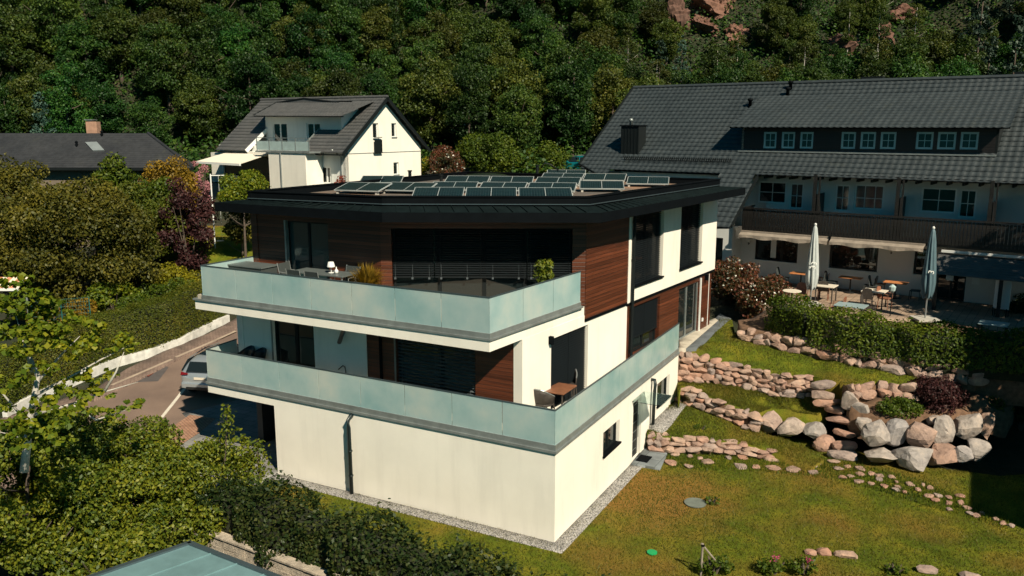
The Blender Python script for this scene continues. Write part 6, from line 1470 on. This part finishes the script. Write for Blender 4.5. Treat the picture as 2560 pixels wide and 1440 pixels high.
# ============================================================ HEDGES AND SHRUBS
# low painted wall with the long clipped hedge along the street
wl_px = [(20, 1035), (110, 985), (200, 945), (290, 905), (380, 880), (460, 850), (530, 812), (575, 792)]
wp_ = [GT(x, y+14) for x, y in wl_px]
rw = thing('painted_wall', 'low peeling white painted wall under the long street hedge', 'wall', wp_[0])
PEEL = MAT('peeling_paint', (.60, .60, .57), .9, .25, 3, .3, 14, dirt=.6)
mb = MB()
for a, b in zip(wp_[:-1], wp_[1:]):
    d = (b-a)[:2]/np.linalg.norm((b-a)[:2]); n_ = np.array([-d[1], d[0]])*.22
    mb.hexa([(*a[:2], a[2]-.4), (*b[:2], b[2]-.4), (*(b[:2]+n_), b[2]-.4), (*(a[:2]+n_), a[2]-.4), (*a[:2], a[2]+.42), (*b[:2], b[2]+.42), (*(b[:2]+n_), b[2]+.42), (*(a[:2]+n_), a[2]+.42)])
mb.build('wall_body', PEEL, rw)
hp_ = [p+np.array([-.70, .28, 0]) for p in wp_]
hedge('long clipped olive green hedge above the white painted wall along the street', hp_, 1.25, [float(p[2])+.2 for p in wp_], [2.1, 2.1, 2.15, 2.2, 2.25, 2.2, 2.2, 2.1], LHT, .07, 700, .05, 2, topjit=.05)
q = [GT(565, 800)+np.array([-.9, .9, 0]), GT(585, 780)+np.array([-.6, 1.2, 0])]
hedge('short looser hedge end at the far end of the clipped street hedge', q, 1.3, [q[0][2], q[1][2]], 1.5, LHG, .1, 200, .12, 3)
def B(label, x, y, depth, dims, mat, leaf=.12, dens=12, k=26, name='shrub', cat='shrub', seed=0, br=.34, group=None):
    """shrub whose centre shows at pixel (x, y) at the given depth"""
    c = D(x, y, depth); z = c[2]-dims[2]/2; g = gz(c[0], c[1])
    if depth > 40 and z > g: dims = (dims[0], dims[1], float(c[2]+dims[2]/2-g)); z = g; k = int(k*1.15)
    return bush(name, label, cat, (c[0], c[1], z), dims, mat, leaf, dens, k, br, seed, group)
B('bright yellow topped clipped hedge block behind the street hedge', 432, 700, 48, (1.9, 1.3, 2.0), LYE, .13, 16, 30, seed=1)
B('mid green shrub under the yellow topped block', 440, 735, 46.5, (2.3, 1.2, 2.2), LHG, .12, 14, 34, seed=2)
B('light green spreading shrub left of the yellow topped block', 285, 745, 45, (2.1, 1.4, 2.0), LMA, .16, 12, 30, seed=3)
B('green shrub between the light green one and the street hedge', 350, 765, 44, (1.7, 1.1, 1.6), LHG, .12, 14, 26, seed=4)
B('small variegated orange yellow shrub behind the street hedge', 203, 775, 43, (1.0, .9, 1.5), LGO, .13, 16, 20, seed=5)
B('low rust orange heather patch behind the street hedge', 120, 790, 43, (2.6, 1.2, .9), LGO, .06, 24, 30, seed=6, name='heather', cat='heather')
B('green shrub on the left, beside the swing frame and garden hedges', 560, 660, 54, (2.6, 1.6, 2.3), LHG, .12, 12, 30, seed=7)
B('rounded dark green hedge shrub in the garden behind', 470, 640, 56, (2.6, 1.8, 2.6), LHG, .12, 12, 34, seed=8)
B('clipped low green mound nearer the far lawn', 470, 590, 62, (2.9, 2.0, 1.3), LHT, .1, 14, 30, seed=9)
B('clipped olive mound at the far right of the garden lawn', 590, 618, 60, (2.3, 1.8, 1.4), LHT, .1, 14, 26, seed=10)
B('dark green clipped mound at the corner beside the house', 595, 588, 64, (2.2, 1.6, 1.2), LHG, .1, 14, 24, seed=11)
# big bronze-green shrubs and small trees in the left gardens
B('large bronze green shrub covering the middle left of the photo', 190, 590, 46, (5.4, 3.4, 7.2), LBR, .17, 9, 70, br=.26, name='large_shrub', seed=12)
B('large bronze green shrub at the left edge under the slate roof', 30, 525, 49, (4.2, 3.2, 6.8), LBR, .17, 9, 60, br=.26, name='large_shrub', seed=13)
B('broad olive shrub right of the big bronze one', 335, 560, 50, (3.2, 2.8, 5.2), LHT, .17, 9, 50, br=.28, name='large_shrub', seed=14)
B('yellowish green shrub below the golden one', 340, 500, 52, (3.4, 2.4, 4.0), LHG, .17, 9, 44, br=.28, name='large_shrub', seed=15)
B('golden yellow shrub right of the slate roof', 422, 450, 55, (2.7, 2.0, 3.2), LGO, .16, 12, 40, br=.3, name='golden_shrub', seed=16)
B('dark green round tree crown in front of the slate roof', 285, 430, 51, (2.0, 1.9, 3.0), LHG, .2, 10, 34, br=.3, name='round_shrub', seed=17)
B('dark purple leaved shrub between golden shrub and awning', 462, 515, 50, (2.0, 1.7, 3.6), LPU, .16, 12, 40, br=.3, name='purple_shrub', seed=18)
B('pink flowering shrub beside the cream awning', 497, 412, 62, (.9, .9, 1.9), MAT('pink_blossom', (.34, .14, .16), .8, .3), .12, 14, 16, name='flowering_shrub', seed=19)
B('red leaved shrub under the ground floor window of the white house', 845, 447, 59, (1.2, 1.0, 1.0), LRE, .13, 20, 20, name='red_shrub', seed=20)
B('yellow green hedge piece right of the white house', 1070, 412, 72, (1.3, 1, 1.5), LYE, .14, 16, 16, seed=21)
B('rust red shrub under the street lamp', 1117, 398, 70, (1.9, 1.5, 2.4), LPH, .16, 12, 24, name='red_shrub', seed=22)
B('green shrub right of the street lamp', 1230, 385, 72, (3.4, 2.4, 4.2), LHG, .18, 9, 44, seed=23, name='large_shrub')
B('dark green shrub behind the roof dome of the flat roof', 1345, 400, 74, (3.0, 2.2, 3.4), LHG, .18, 9, 36, seed=24, name='large_shrub')
# small tree left of the flat roof, in front of the white house
r = tree_proto('garden_tree', 31, 1.7, 2.8, float(D(604, 470, 50.)[2]-1.3-gz(*D(604, 470, 50.)[:2])), 30, 13, .14, LMA, .34, trr=.10); p = D(604, 470, 50.); place(r, (p[0], p[1], gz(p[0], p[1])), .4, 1, 'small yellow green tree between the white house and the flat roof')
r = tree_proto('garden_tree', 32, 1.5, 3.0, .8, 20, 12, .18, LBR, .34, trr=.08); p = D(600, 545, 52.); place(r, (p[0], p[1], gz(p[0], p[1])), .4, 1, 'dark small tree below the eave at the left end of the house')
r = tree_proto('blue_spruce', 33, 2.2, 9.6, .5, 110, 20, .16, LNE, .2, 'cone', trr=.14, droop=1.2); p = D(103, 300, 62.); place(r, (p[0], p[1], gz(p[0], p[1])), 0, 1, 'pale blue spruce behind the slate roofed house')
sheet('lawn', [GT(*q) for q in ((400, 600), (440, 576), (520, 566), (640, 566), (640, 660), (500, 668), (400, 650))], GRASSM, lift=.05, st=1.5, label='bright garden lawn between the clipped mounds')
# swing frame
p = D(535, 570, 53.); sw = thing('swing_frame', 'thin white pole frame of a swing behind the garden hedges', 'swing', (p[0], p[1], gz(p[0], p[1]))); sh_ = float(p[2]-sw.location.z)
MB().tube([(0, 0, -.3), (0, 0, 3.4+sh_)], .045, 8).build('post', WFRAME, sw, local=True); MB().tube([(0, 0, 3.3+sh_), (.8, .2, 3.3+sh_)], .03, 6).build('crossbar', WFRAME, sw, local=True)
MB().tube([(.45, .1, 3.3+sh_), (.45, .1, .5)], .01, 4).build('rope', WFRAME, sw, local=True); MB().box((.3, .1, .48), (.42, .2, .04)).build('seat', WFRAME, sw, local=True)
# striped awning at the left edge
p = D(-28, 722, 40.); aw_ = thing('striped_awning', 'orange and white striped awning with white front bar at the left edge', 'awning', (p[0], p[1], gz(p[0], p[1])))
mb = MB()
for i in range(12): x0_ = -1.6+i*.25; mb.add([(x0_, 0, 0), (x0_+.25, 0, 0), (x0_+.25, 1.0, .40), (x0_, 1.0, .40), (x0_, 0, -.02), (x0_+.25, 0, -.02), (x0_+.25, 1.0, .38), (x0_, 1.0, .38)], [(0, 1, 2, 3), (7, 6, 5, 4), (0, 4, 5, 1)], i % 2)
zr_ = float(p[2]-gz(p[0], p[1])); mb.v = [(x, y, z+zr_) for x, y, z in mb.v]; mb.build('awning_cloth', [MAT('stripe_orange', (.62, .26, .14), .8), MAT('stripe_white', (.75, .65, .52), .8)], aw_, local=True)
MB().box((-.1, -.04, zr_-.03), (3.1, .10, .12)).build('front_bar', WFRAME, aw_, local=True)
for x in (-1.4, 1.2): MB().tube([(x, 1.0, -.3), (x, 1.0, zr_+.35)], .05, 6).build('post', TRIM, aw_, local=True)
p = D(150, 742, 42.); gf = thing('green_fence', 'dark green mesh fence panel behind the street hedge', 'fence', (p[0], p[1], gz(p[0], p[1])+.5), R_(25))
for x in (-1.3, 0, 1.3): MB().tube([(x, 0, -.8), (x, 0, 1.3)], .03, 6).build('fence_post', MAT('fence_green', (.01, .10, .09), .5), gf, local=True)
mb = MB(); [mb.tube([(-1.3, 0, .1+.2*i), (1.3, 0, .1+.2*i)], .008, 4) for i in range(7)]; [mb.tube([(-1.3+.13*i, 0, .1), (-1.3+.13*i, 0, 1.3)], .006, 4) for i in range(21)]; mb.build('fence_mesh', bpy.data.materials['fence_green'], gf, local=True)

# ---- restaurant side
B('glossy red tipped shrub against the rear corner of the house', 1832, 700, 39.5, (1.45, 1.3, 2.7), LPH, .12, 22, 44, br=.3, name='red_tipped_shrub', seed=30)
B('second glossy red tipped shrub, in front of the round bistro table', 1908, 745, 37.0, (1.45, 1.25, 2.6), LPH, .12, 22, 44, br=.3, name='red_tipped_shrub', seed=31)
hh = [G(*q, 3.0)+np.array([.25, .5, 0]) for q in ((1950, 826), (2030, 853), (2160, 875), (2290, 893), (2420, 908), (2620, 925))]
hedge('dense clipped green hedge along the edge of the restaurant terrace', hh, 1.5, [2.8]*6, [1.4, 1.35, 1.3, 1.2, 1.2, 1.2], LHG, .10, 420, .10, 7, topjit=.07)
B('dark purple leaved dome shrub above the big boulders', 2338, 990, 28.2, (1.2, 1.0, 1.5), LPU, .09, 40, 36, name='purple_shrub', seed=33, br=.36)
B('flat bright green juniper spreading above the big boulders', 2243, 1018, 27.8, (1.0, .7, .8), LHG, .08, 40, 34, name='juniper', seed=34, br=.42)
B('small green tuft growing beside the rock stairs', 2080, 992, 29.2, (.22, .2, .3), LHG, .06, 60, 8, name='small_plant', cat='plant', seed=35)
B('low green plant in the middle grass terrace', 1922, 993, 31, (.3, .25, .25), LHG, .06, 60, 8, name='small_plant', cat='plant', seed=36)
B('leafy weeds beside the round grey manhole cover', 1780, 1250, 23.6, (.32, .26, .3), LHG, .07, 50, 10, name='small_plant', cat='plant', seed=37)
B('climbing plant tuft on the lowest stone wall', 1752, 1068, 28.5, (.3, .2, .35), LHG, .05, 50, 8, name='small_plant', cat='plant', seed=38)
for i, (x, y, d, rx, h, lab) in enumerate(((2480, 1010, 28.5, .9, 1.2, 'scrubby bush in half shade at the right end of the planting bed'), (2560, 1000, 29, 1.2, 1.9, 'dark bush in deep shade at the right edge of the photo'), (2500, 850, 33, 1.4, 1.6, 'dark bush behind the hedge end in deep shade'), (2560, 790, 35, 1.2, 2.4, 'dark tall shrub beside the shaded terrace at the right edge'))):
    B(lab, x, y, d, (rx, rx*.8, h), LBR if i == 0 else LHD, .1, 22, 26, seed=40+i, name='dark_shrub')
# bottom edge: rhododendrons, stake tripod
for i, (x, y, rx, h, lab) in enumerate(((1930, 1415, .55, .5, 'rhododendron with pink blossoms at the bottom of the lawn'), (1780, 1450, .6, .55, 'low leafy bush under the wooden stakes at the bottom edge'), (2010, 1440, .55, .45, 'leafy bush with a single pink bloom at the bottom edge'), (2240, 1395, .45, .3, 'low green cushion plant with tiny white flowers'))):
    d = D(x, y, 19.6); b_ = bush('rhododendron' if i in (0, 2) else 'low_bush', lab, 'shrub', (d[0], d[1], -.02), (rx, rx*.7, h), LHG, .09, 40, 16, seed=50+i)
    if i in (0, 2):
        rng = np.random.default_rng(i); V, F = leaves(rng, rng.normal(0, .06, (34, 3))+np.array([.05, -.1, h]), sph(rng, 34), .05)
        link(bpy.data.objects.new('blossom', npmesh('blossom', V, F, MAT('magenta_blossom', (.34, .03, .11), .6, .2))), b_)
p = G(1752, 1440, 0.); st = thing('stake_frame', 'two leaning grey wooden stakes tied at the top, bottom of the lawn', 'plant support', (p[0], p[1], 0))
t_ = D(1757, 1363, p[1]); e_ = G(1812, 1430, 0.); wg = MAT('weathered_wood', (.26, .22, .18), .9, .3, 8)
for nm, e in (('stake', p), ('stake', e_), ('stake', p+np.array([.1, .5, 0]))): MB().tube([e, t_+(t_-e)*.06], .025, 6).build(nm, wg, st)
MB().box((t_[0], t_[1], t_[2]), (.08, .08, .05)).build('tie', DARK, st)
# dark hedge between lawn and the block wall
k0 = ba[:2]-bd*.2; nn_ = np.array([-bd[1], bd[0]]); hw = [np.array([*(k0+bd*t+nn_*.75), 0]) for t in (0, 2, 4, 6, 8, 10, 13)]
hedge('dark untrimmed laurel hedge between the lawn and the block wall', hw, 1.25, [.1]*7, [1.25, 1.45, 1.35, 1.4, 1.2, 1.25, 1.2], LHD, .11, 420, .17, 9, topjit=.16)
# big beech-like shrub mass at the lower left: several plants
def tree_at(label, x, y, depth, proto, top=None, rz=0, sc=1., name=None, z=None):
    pass
def bigtree(name, label, seed, x, ytop, depth, R, H, mat, k, dens, leaf, br=.21, z0=None, trunkr=.12, trans=None, **kw):
    t = D(x, ytop, depth); base = -.6 if z0 is None else z0; H = min(H, float(t[2])-base-.3); tr = max(.3, t[2]-base-H); r = tree_proto(name, seed, R, H, tr, k, dens, leaf, mat, br, trr=trunkr, **kw)
    return place(r, (t[0], t[1], base), seed*.7, 1, label)
bigtree('hornbeam_tree', 'bushy green tree filling the lower left corner in front of the sheet roof', 60, 300, 1060, 22.0, 2.4, 4.8, LBE, 90, 26, .095, z0=-.7)
bigtree('hornbeam_tree', 'bushy green tree at the bottom left edge', 61, 50, 1000, 20.5, 2.5, 5.0, LBE, 90, 26, .095, z0=-.8)
bigtree('hornbeam_tree', 'bushy green tree reaching toward the carport paving', 62, 500, 1085, 22.8, 1.6, 3.9, LBE, 60, 26, .095, z0=-.5)
bigtree('hornbeam_tree', 'lowest bushy tree between block wall and left edge, by the roof corner', 63, 440, 1230, 21.3, 1.6, 2.6, LBE, 44, 28, .095, z0=-.6)
bigtree('hornbeam_tree', 'bushy green tree behind the lower left trees, beside the street', 64, 150, 985, 23.0, 1.9, 4.4, LBE, 60, 24, .10, z0=-.5)
B('low bush at the left foot of the sheet roof', 250, 1400, 19.5, (1.7, 1.4, 1.8), LBE, .12, 26, 30, name='low_bush', seed=65)
B('tuft of beech leaves beside the corner of the sheet roof', 500, 1335, 21.2, (.5, .5, .7), LBE, .11, 40, 12, name='low_bush', seed=66)
# thin upright shoots against the carport shadow
for i, (x, yt, yb_, d, lab) in enumerate(((570, 1012, 1160, 22.4, 'slender leafy shoot standing up in front of the carport shadow, left'), (612, 1090, 1160, 23.4, 'short leafy shoot in front of the carport shadow, middle'), (642, 1100, 1220, 23.4, 'leafy shoot leaning right toward the white garage wall'))):
    a = D(x, yt, d); b = D(x-8+i*8, yb_, d); rng = np.random.default_rng(70+i); t = rng.random(420)**.7
    root = thing('leafy_shoot', lab, 'branch', (b[0], b[1], b[2]-.8)); P = (a+(b-a)*t[:, None])+rng.normal(0, 1, (420, 3))*(.05+.24*t)[:, None]-np.array([b[0], b[1], b[2]-.8])
    V, F = leaves(rng, P, sph(rng, 420), .11); link(bpy.data.objects.new('foliage', npmesh('foliage', V, F, LBE)), root); MB().tube([(0, 0, 0), (b-root.location if False else np.array([0, 0, .8])), a-np.array([b[0], b[1], b[2]-.8])], [.04, .03, .008], 6).build('stem', BARK, root, local=True)
# maple at the left edge
r = thing('maple_tree', 'pale green maple with thin bare branches at the left edge of the photo', 'tree', (*D(60, 1200, 19.)[:2], -.8)); rng = np.random.default_rng(80)
bl = []
for (x, y, d, s) in ((30, 790, 19, .75), (110, 800, 19.4, .6), (190, 830, 19.6, .55), (90, 850, 18.5, .6), (260, 850, 20, .45), (20, 860, 18.2, .6), (310, 860, 20, .28), (180, 870, 19, .4), (40, 700, 19.5, .3), (20, 740, 19, .5), (90, 930, 18, .35), (240, 945, 19.5, .35), (200, 965, 19.2, .4), (330, 1010, 20, .22), (150, 1010, 18.4, .5), (60, 1030, 17.6, .5), (240, 1000, 19, .42), (20, 1090, 17, .5), (120, 1090, 17.4, .45), (10, 960, 18, .3), (60, 760, 19.2, .5), (140, 770, 19.6, .3), (285, 1030, 19.6, .25)):
    p = D(x, y, d); 
    for q in range(13): u = sph(rng, 1)[0]*s*1.05; s2 = s*rng.uniform(.22, .42); bl.append((p[0]+u[0]-r.location[0], p[1]+u[1]-r.location[1], p[2]+u[2]*.5-r.location[2], s2, s2, s2*.45))
link(bpy.data.objects.new('crown', crown_mesh('crown', rng, bl, 34, .13, LMA, aspect=.9, jit=.5, cov=1.0)), r)
def br_(pts, r0, r1, name='branch', mat=None): 
    P = [D(*q) for q in pts]; n = len(P); return MB().tube(P, [r0+(r1-r0)*i/(n-1) for i in range(n)], 7).build(name, mat or BARKP, r, smooth=True)
br_([(60, 1180, 18.6), (75, 1050, 18.8), (95, 940, 19), (60, 860, 19)], .10, .04, 'trunk')
for pts in ([(70, 1060, 18.8), (20, 1000, 18.5), (-30, 940, 18.2)], [(85, 990, 18.9), (180, 940, 19.3), (250, 900, 19.8), (310, 870, 20)], [(90, 960, 19), (150, 890, 19.3), (200, 840, 19.6)], [(80, 930, 19), (60, 860, 19), (40, 790, 19)], [(72, 1040, 18.8), (180, 1010, 19), (260, 980, 19.5), (345, 955, 20)], [(75, 1100, 18.6), (0, 1080, 18)], [(260, 980, 19.5), (290, 930, 19.6), (310, 880, 19.7)], [(180, 1010, 19), (240, 1050, 19.2), (330, 1020, 20)]):
    br_(pts, .04, .008)
# trees outside the frame at the right that shade the terrace, and behind the camera side
for i, (x, y, R, H, sc) in enumerate(((22.6, 28.6, 3.1, 9, 1), (27.5, 31, 3.8, 9.5, 1), (19.8, 24.6, 2.6, 8.5, 1))):
    r = tree_proto('shade_tree', 90+i, R, H, 2.6, 60, 9, .28, LF, .28, trr=.25); place(r, (x, y, gz(x, y)), i, sc, ('tall broadleaf tree outside the right edge, nearest the black shadow', 'tall broadleaf tree outside the right edge, beside the terrace end', 'tall broadleaf tree outside the right edge, closest to the planting bed')[i])
# ============================================================ FOREST ON THE HILLSIDE
protos = []
for i in range(7): protos.append(tree_proto('forest_tree', 100+i, 2.9+.35*(i % 3), 7.2+.8*(i % 4), 2.2, 46, 6.2, .34, LF if i % 3 else LFD, .27, trr=.2, limbs=5, trans=None) if False else tree_proto('forest_tree', 100+i, 2.7+.35*(i % 3), 7.6+.8*(i % 4), .8, 80, 6.2, .21, LF if i % 5 else LFD, .25, trr=.2, limbs=5, cov=.9))
birch = [tree_proto('birch_tree', 120+i, 1.9, 8.5, 2.4, 50, 8, .16, LFD, .24, trr=.10, limbs=6, bark=BARKP, droop=1.2) for i in range(2)]
pine = [tree_proto('pine_tree', 130+i, 2.4, 10.5, 1.2, 80, 13, .26, LPI if i == 0 else LNE, .24, 'cone', trr=.2, droop=1.4) for i in range(2)]
rng = np.random.default_rng(77); spots = []
for j, y0 in enumerate(np.arange(77, 122, 4.0)):
    W_ = y0*.66+6; nx_ = int(2*W_/4.3)
    for i in range(nx_):
        x = -W_+(i+.5+.5*(j % 2))*4.3+rng.normal(0, 1.1); y = y0+rng.normal(0, 1.1); spots.append((x, y, j))
used = set(); cnt = 0; seen = {}
def where(px_, py_):
    xs = [(110, 'far left edge'), (330, 'left, above the slate roof'), (520, 'left of the white gabled house'), (690, 'above the left end of the white house'), (860, 'behind the dormer of the white house'), (1060, 'above the white gable'), (1250, 'near the street lamp'), (1440, 'above the roof dome'), (1620, 'above the left end of the long tiled roof'), (1800, 'below the tall rock face'), (1990, 'right of the rock face'), (2200, 'above the middle of the long tiled roof'), (2420, 'above the dormer row of the long roof'), (9999, 'dark top right corner')]
    return next(s for m, s in xs if px_ < m)
szw = ['', 'small ', 'tall ', 'slender ', 'broad ']
labs = set()
def uniq(kind, rest):
    for a in szw:
        l = f'{a}{kind}, {rest}'
        if l not in labs: labs.add(l); return l
    return f'{kind}, {rest}'
mats_w = {0: 'olive', 1: 'green', 2: 'green'}
for (x, y, j) in spots:
    z = gz(x, y); sx, sy = proj((x, y, z+7)); bx, by = proj((x, y, z+2))
    if sx < -120 or sx > 2680 or by < -40 or sy > 460: continue
    if 66 > y or (sx < 1080 and sx > 470 and y < 80) : continue
    # leave the rock face mostly free
    rock_zone = (1655 < sx < 1880 and sy < 70) or (2170 < sx < 2270 and sy < 190) or (1920 < sx < 1970 and 60 < sy < 180)
    if rock_zone and rng.random() < .6: continue
    r_ = rng.random(); right = sx > 1560
    if sx > 2300 and r_ < .55: src, kind = pine[0], 'dark conifer'
    elif right and r_ < .30: src, kind = birch[int(rng.integers(2))], 'slim birch'
    elif right and r_ < .42: src, kind = pine[int(rng.integers(2))], 'conifer'
    else: i = int(rng.integers(7)); src, kind = protos[i], ('olive green broadleaf tree' if i % 5 == 0 else 'green broadleaf tree')
    o = src if src.name not in used else clone(src); used.add(src.name)
    tier = ('first row', 'second row', 'third row', 'fourth row', 'fifth row', 'sixth row')[min(5, max(0, int((y-74)/5)))]
    lab = uniq(f'{kind}', f'{tier}, {where(sx, sy)}')
    s_ = rng.uniform(.78, 1.12)*(.72 if right and y > 90 else 1)
    place(o, (x, y, z-.4), rng.uniform(0, 6.28), (s_, s_, s_*rng.uniform(.9, 1.1)), lab, 'trees of the wooded hillside'); cnt += 1
for o in protos+birch+pine:
    if o.name not in used:
        for c_ in list(o.children): bpy.data.objects.remove(c_)
        bpy.data.objects.remove(o)
print('forest trees', cnt)
# undergrowth carpet over the wooded slope
rng = np.random.default_rng(55); n_u = 260000; X = rng.uniform(-85, 85, n_u); Y = rng.uniform(70, 124, n_u); kk = np.abs(X) < Y*.66+4; X, Y = X[kk], Y[kk]
kk = ~((np.abs(X+9) < 9) & (Y < 76)) & ~((X > 0) & (Y < 62)); X, Y = X[kk], Y[kk]; Z = ground_z(X, Y)+rng.random(len(X))**1.5*1.6*(1+.8*np.sin(X*1.1)*np.sin(Y*.9))
V, F = leaves(rng, np.stack([X, Y, Z], 1), np.tile([0, -.4, 1.], (len(X), 1)), .36); link(bpy.data.objects.new('undergrowth', npmesh('undergrowth', V, F, LF)), kind='stuff', label='dense undergrowth between the trees of the wooded slope')
# understory bushes at the edge of the wood, rocks
rngc = np.random.default_rng(15)
ROCK = STONE('cliff_rock', [(.20, .075, .04), (.13, .06, .04), (.28, .12, .07), (.08, .065, .06)], 1.2)
from mathutils import noise as mnoise
def cliffy(o, seed):
    for v in o.data.vertices:
        p = v.co*.55+Vector((seed*7, 0, 0)); q = Vector((v.co.x*.5, v.co.y*.5, v.co.z*1.6))+Vector((seed*3, 5, 1)); n1 = mnoise.fractal(p, .8, 2.2, 5); n2 = abs(mnoise.noise(q))
        v.co += v.co.normalized()*(n1*.9-n2*.8)
for (x, y, d, w, h, lab) in ((1682, 60, 97, 3.2, 6.5, 'narrow red rock rib at the top, left part of the rock face'), (1790, 22, 100, 7, 4, 'broad red rock face at the top of the hillside'), (1845, 95, 95, 3.4, 3.4, 'pinkish rock knob below the broad rock face'), (1765, 75, 96, 4, 3, 'grey red ledge under the broad rock face'), (1948, 105, 95, 2, 3, 'small red rock spot between birches'), (2205, 105, 94, 2.8, 4, 'deep red rock outcrop right of the middle'), (2250, 45, 97, 3, 2, 'flat rock outcrop near the top right'), (2100, 130, 92, 3.5, 3.2, 'reddish slope rock among birches'), (2000, 3, 101, 3.5, 1.6, 'pale ledge at the very top of the photo'), (1350, 3, 104, 5, 3, 'grey rock between the trees at the top centre'), (950, 3, 104, 5, 4, 'dark rock between the trees above the white house')):
    p = GT(x, y); kd = p[1]/d; w *= kd; h *= kd; p = p+np.array([0, .5, .2]); o = rock_obj('rock_outcrop', rngc, p, (w, 4.5, h), ROCK, None, rngc.uniform(-.4, .4), sub=5, rough=.0, cuts=26, tilt=.1, label=lab, cat='rock', group='rock outcrops on the hillside'); cliffy(o, x*.01)
for o in ():
    if not o.parent and o.get('category') in ('tree', 'swing', 'fence', 'car', 'rock') : 
        dz = o.location.z-gz(o.location.x, o.location.y)
        if abs(dz) > .8 and not o.name.startswith('forest'): print('FLOAT', o.name, round(dz, 2), [round(v, 1) for v in o.location])
# grass blades for texture
rng = np.random.default_rng(9)
def blades(name, poly, n, h, zf, mat, label):
    P = np.array([q[:2] for q in poly]); x0, y0 = P.min(0); x1, y1 = P.max(0); X = rng.uniform(x0, x1, n*2); Y = rng.uniform(y0, y1, n*2); r = np.zeros(n*2, bool); j = len(P)-1
    for i in range(len(P)):
        c = ((P[i][1] > Y) != (P[j][1] > Y)) & (X < (P[j][0]-P[i][0])*(Y-P[i][1])/(P[j][1]-P[i][1]+1e-9)+P[i][0]); r ^= c; j = i
    X, Y = X[r], Y[r]; k = len(X); Z = zf(X, Y); a = rng.uniform(0, 6.28, k); hh_ = h*rng.uniform(.5, 1.4, k); w = .012
    B0 = np.stack([X, Y, Z], 1); s = np.stack([np.cos(a), np.sin(a), 0*a], 1)*w; t = B0+np.stack([rng.normal(0, .02, k), rng.normal(0, .02, k), hh_], 1)
    V = np.stack([B0-s, B0+s, t], 1).reshape(-1, 3); F = np.arange(3*k).reshape(k, 3)
    link(bpy.data.objects.new(name, npmesh(name, V, F, mat)), kind='stuff', label=label)
GB = LEAF('grass_blade', [(.045, .06, .008), (.08, .09, .010), (.13, .12, .014), (.20, .13, .03)], trans=.3, gl=.02, nscale=.28)
blades('grass', lawn, 90000, .05, lambda X, Y: 0*X, GB, 'short grass blades of the lawn')
def zpts(pts):
    P = np.array([p[:3] for p in pts])
    def f(X, Y): d = np.hypot(X[:, None]-P[:, 0], Y[:, None]-P[:, 1])+.05; w = d**-3.; return (w*P[:, 2]).sum(-1)/w.sum(-1)
    return f
for T in (T1, T2, T3): blades('grass', T, 16000, .07, zpts(T), GB, 'grass blades of the garden terraces')
pathp = px([(1660, 1130), (1900, 1125), (2100, 1150), (2300, 1200), (2540, 1300), (2520, 1325), (2300, 1260), (2100, 1200), (1900, 1180), (1670, 1172)])
blades('grass', pathp, 9000, .10, lambda X, Y: 0*X, LHG, 'taller weeds between the stepping stones')
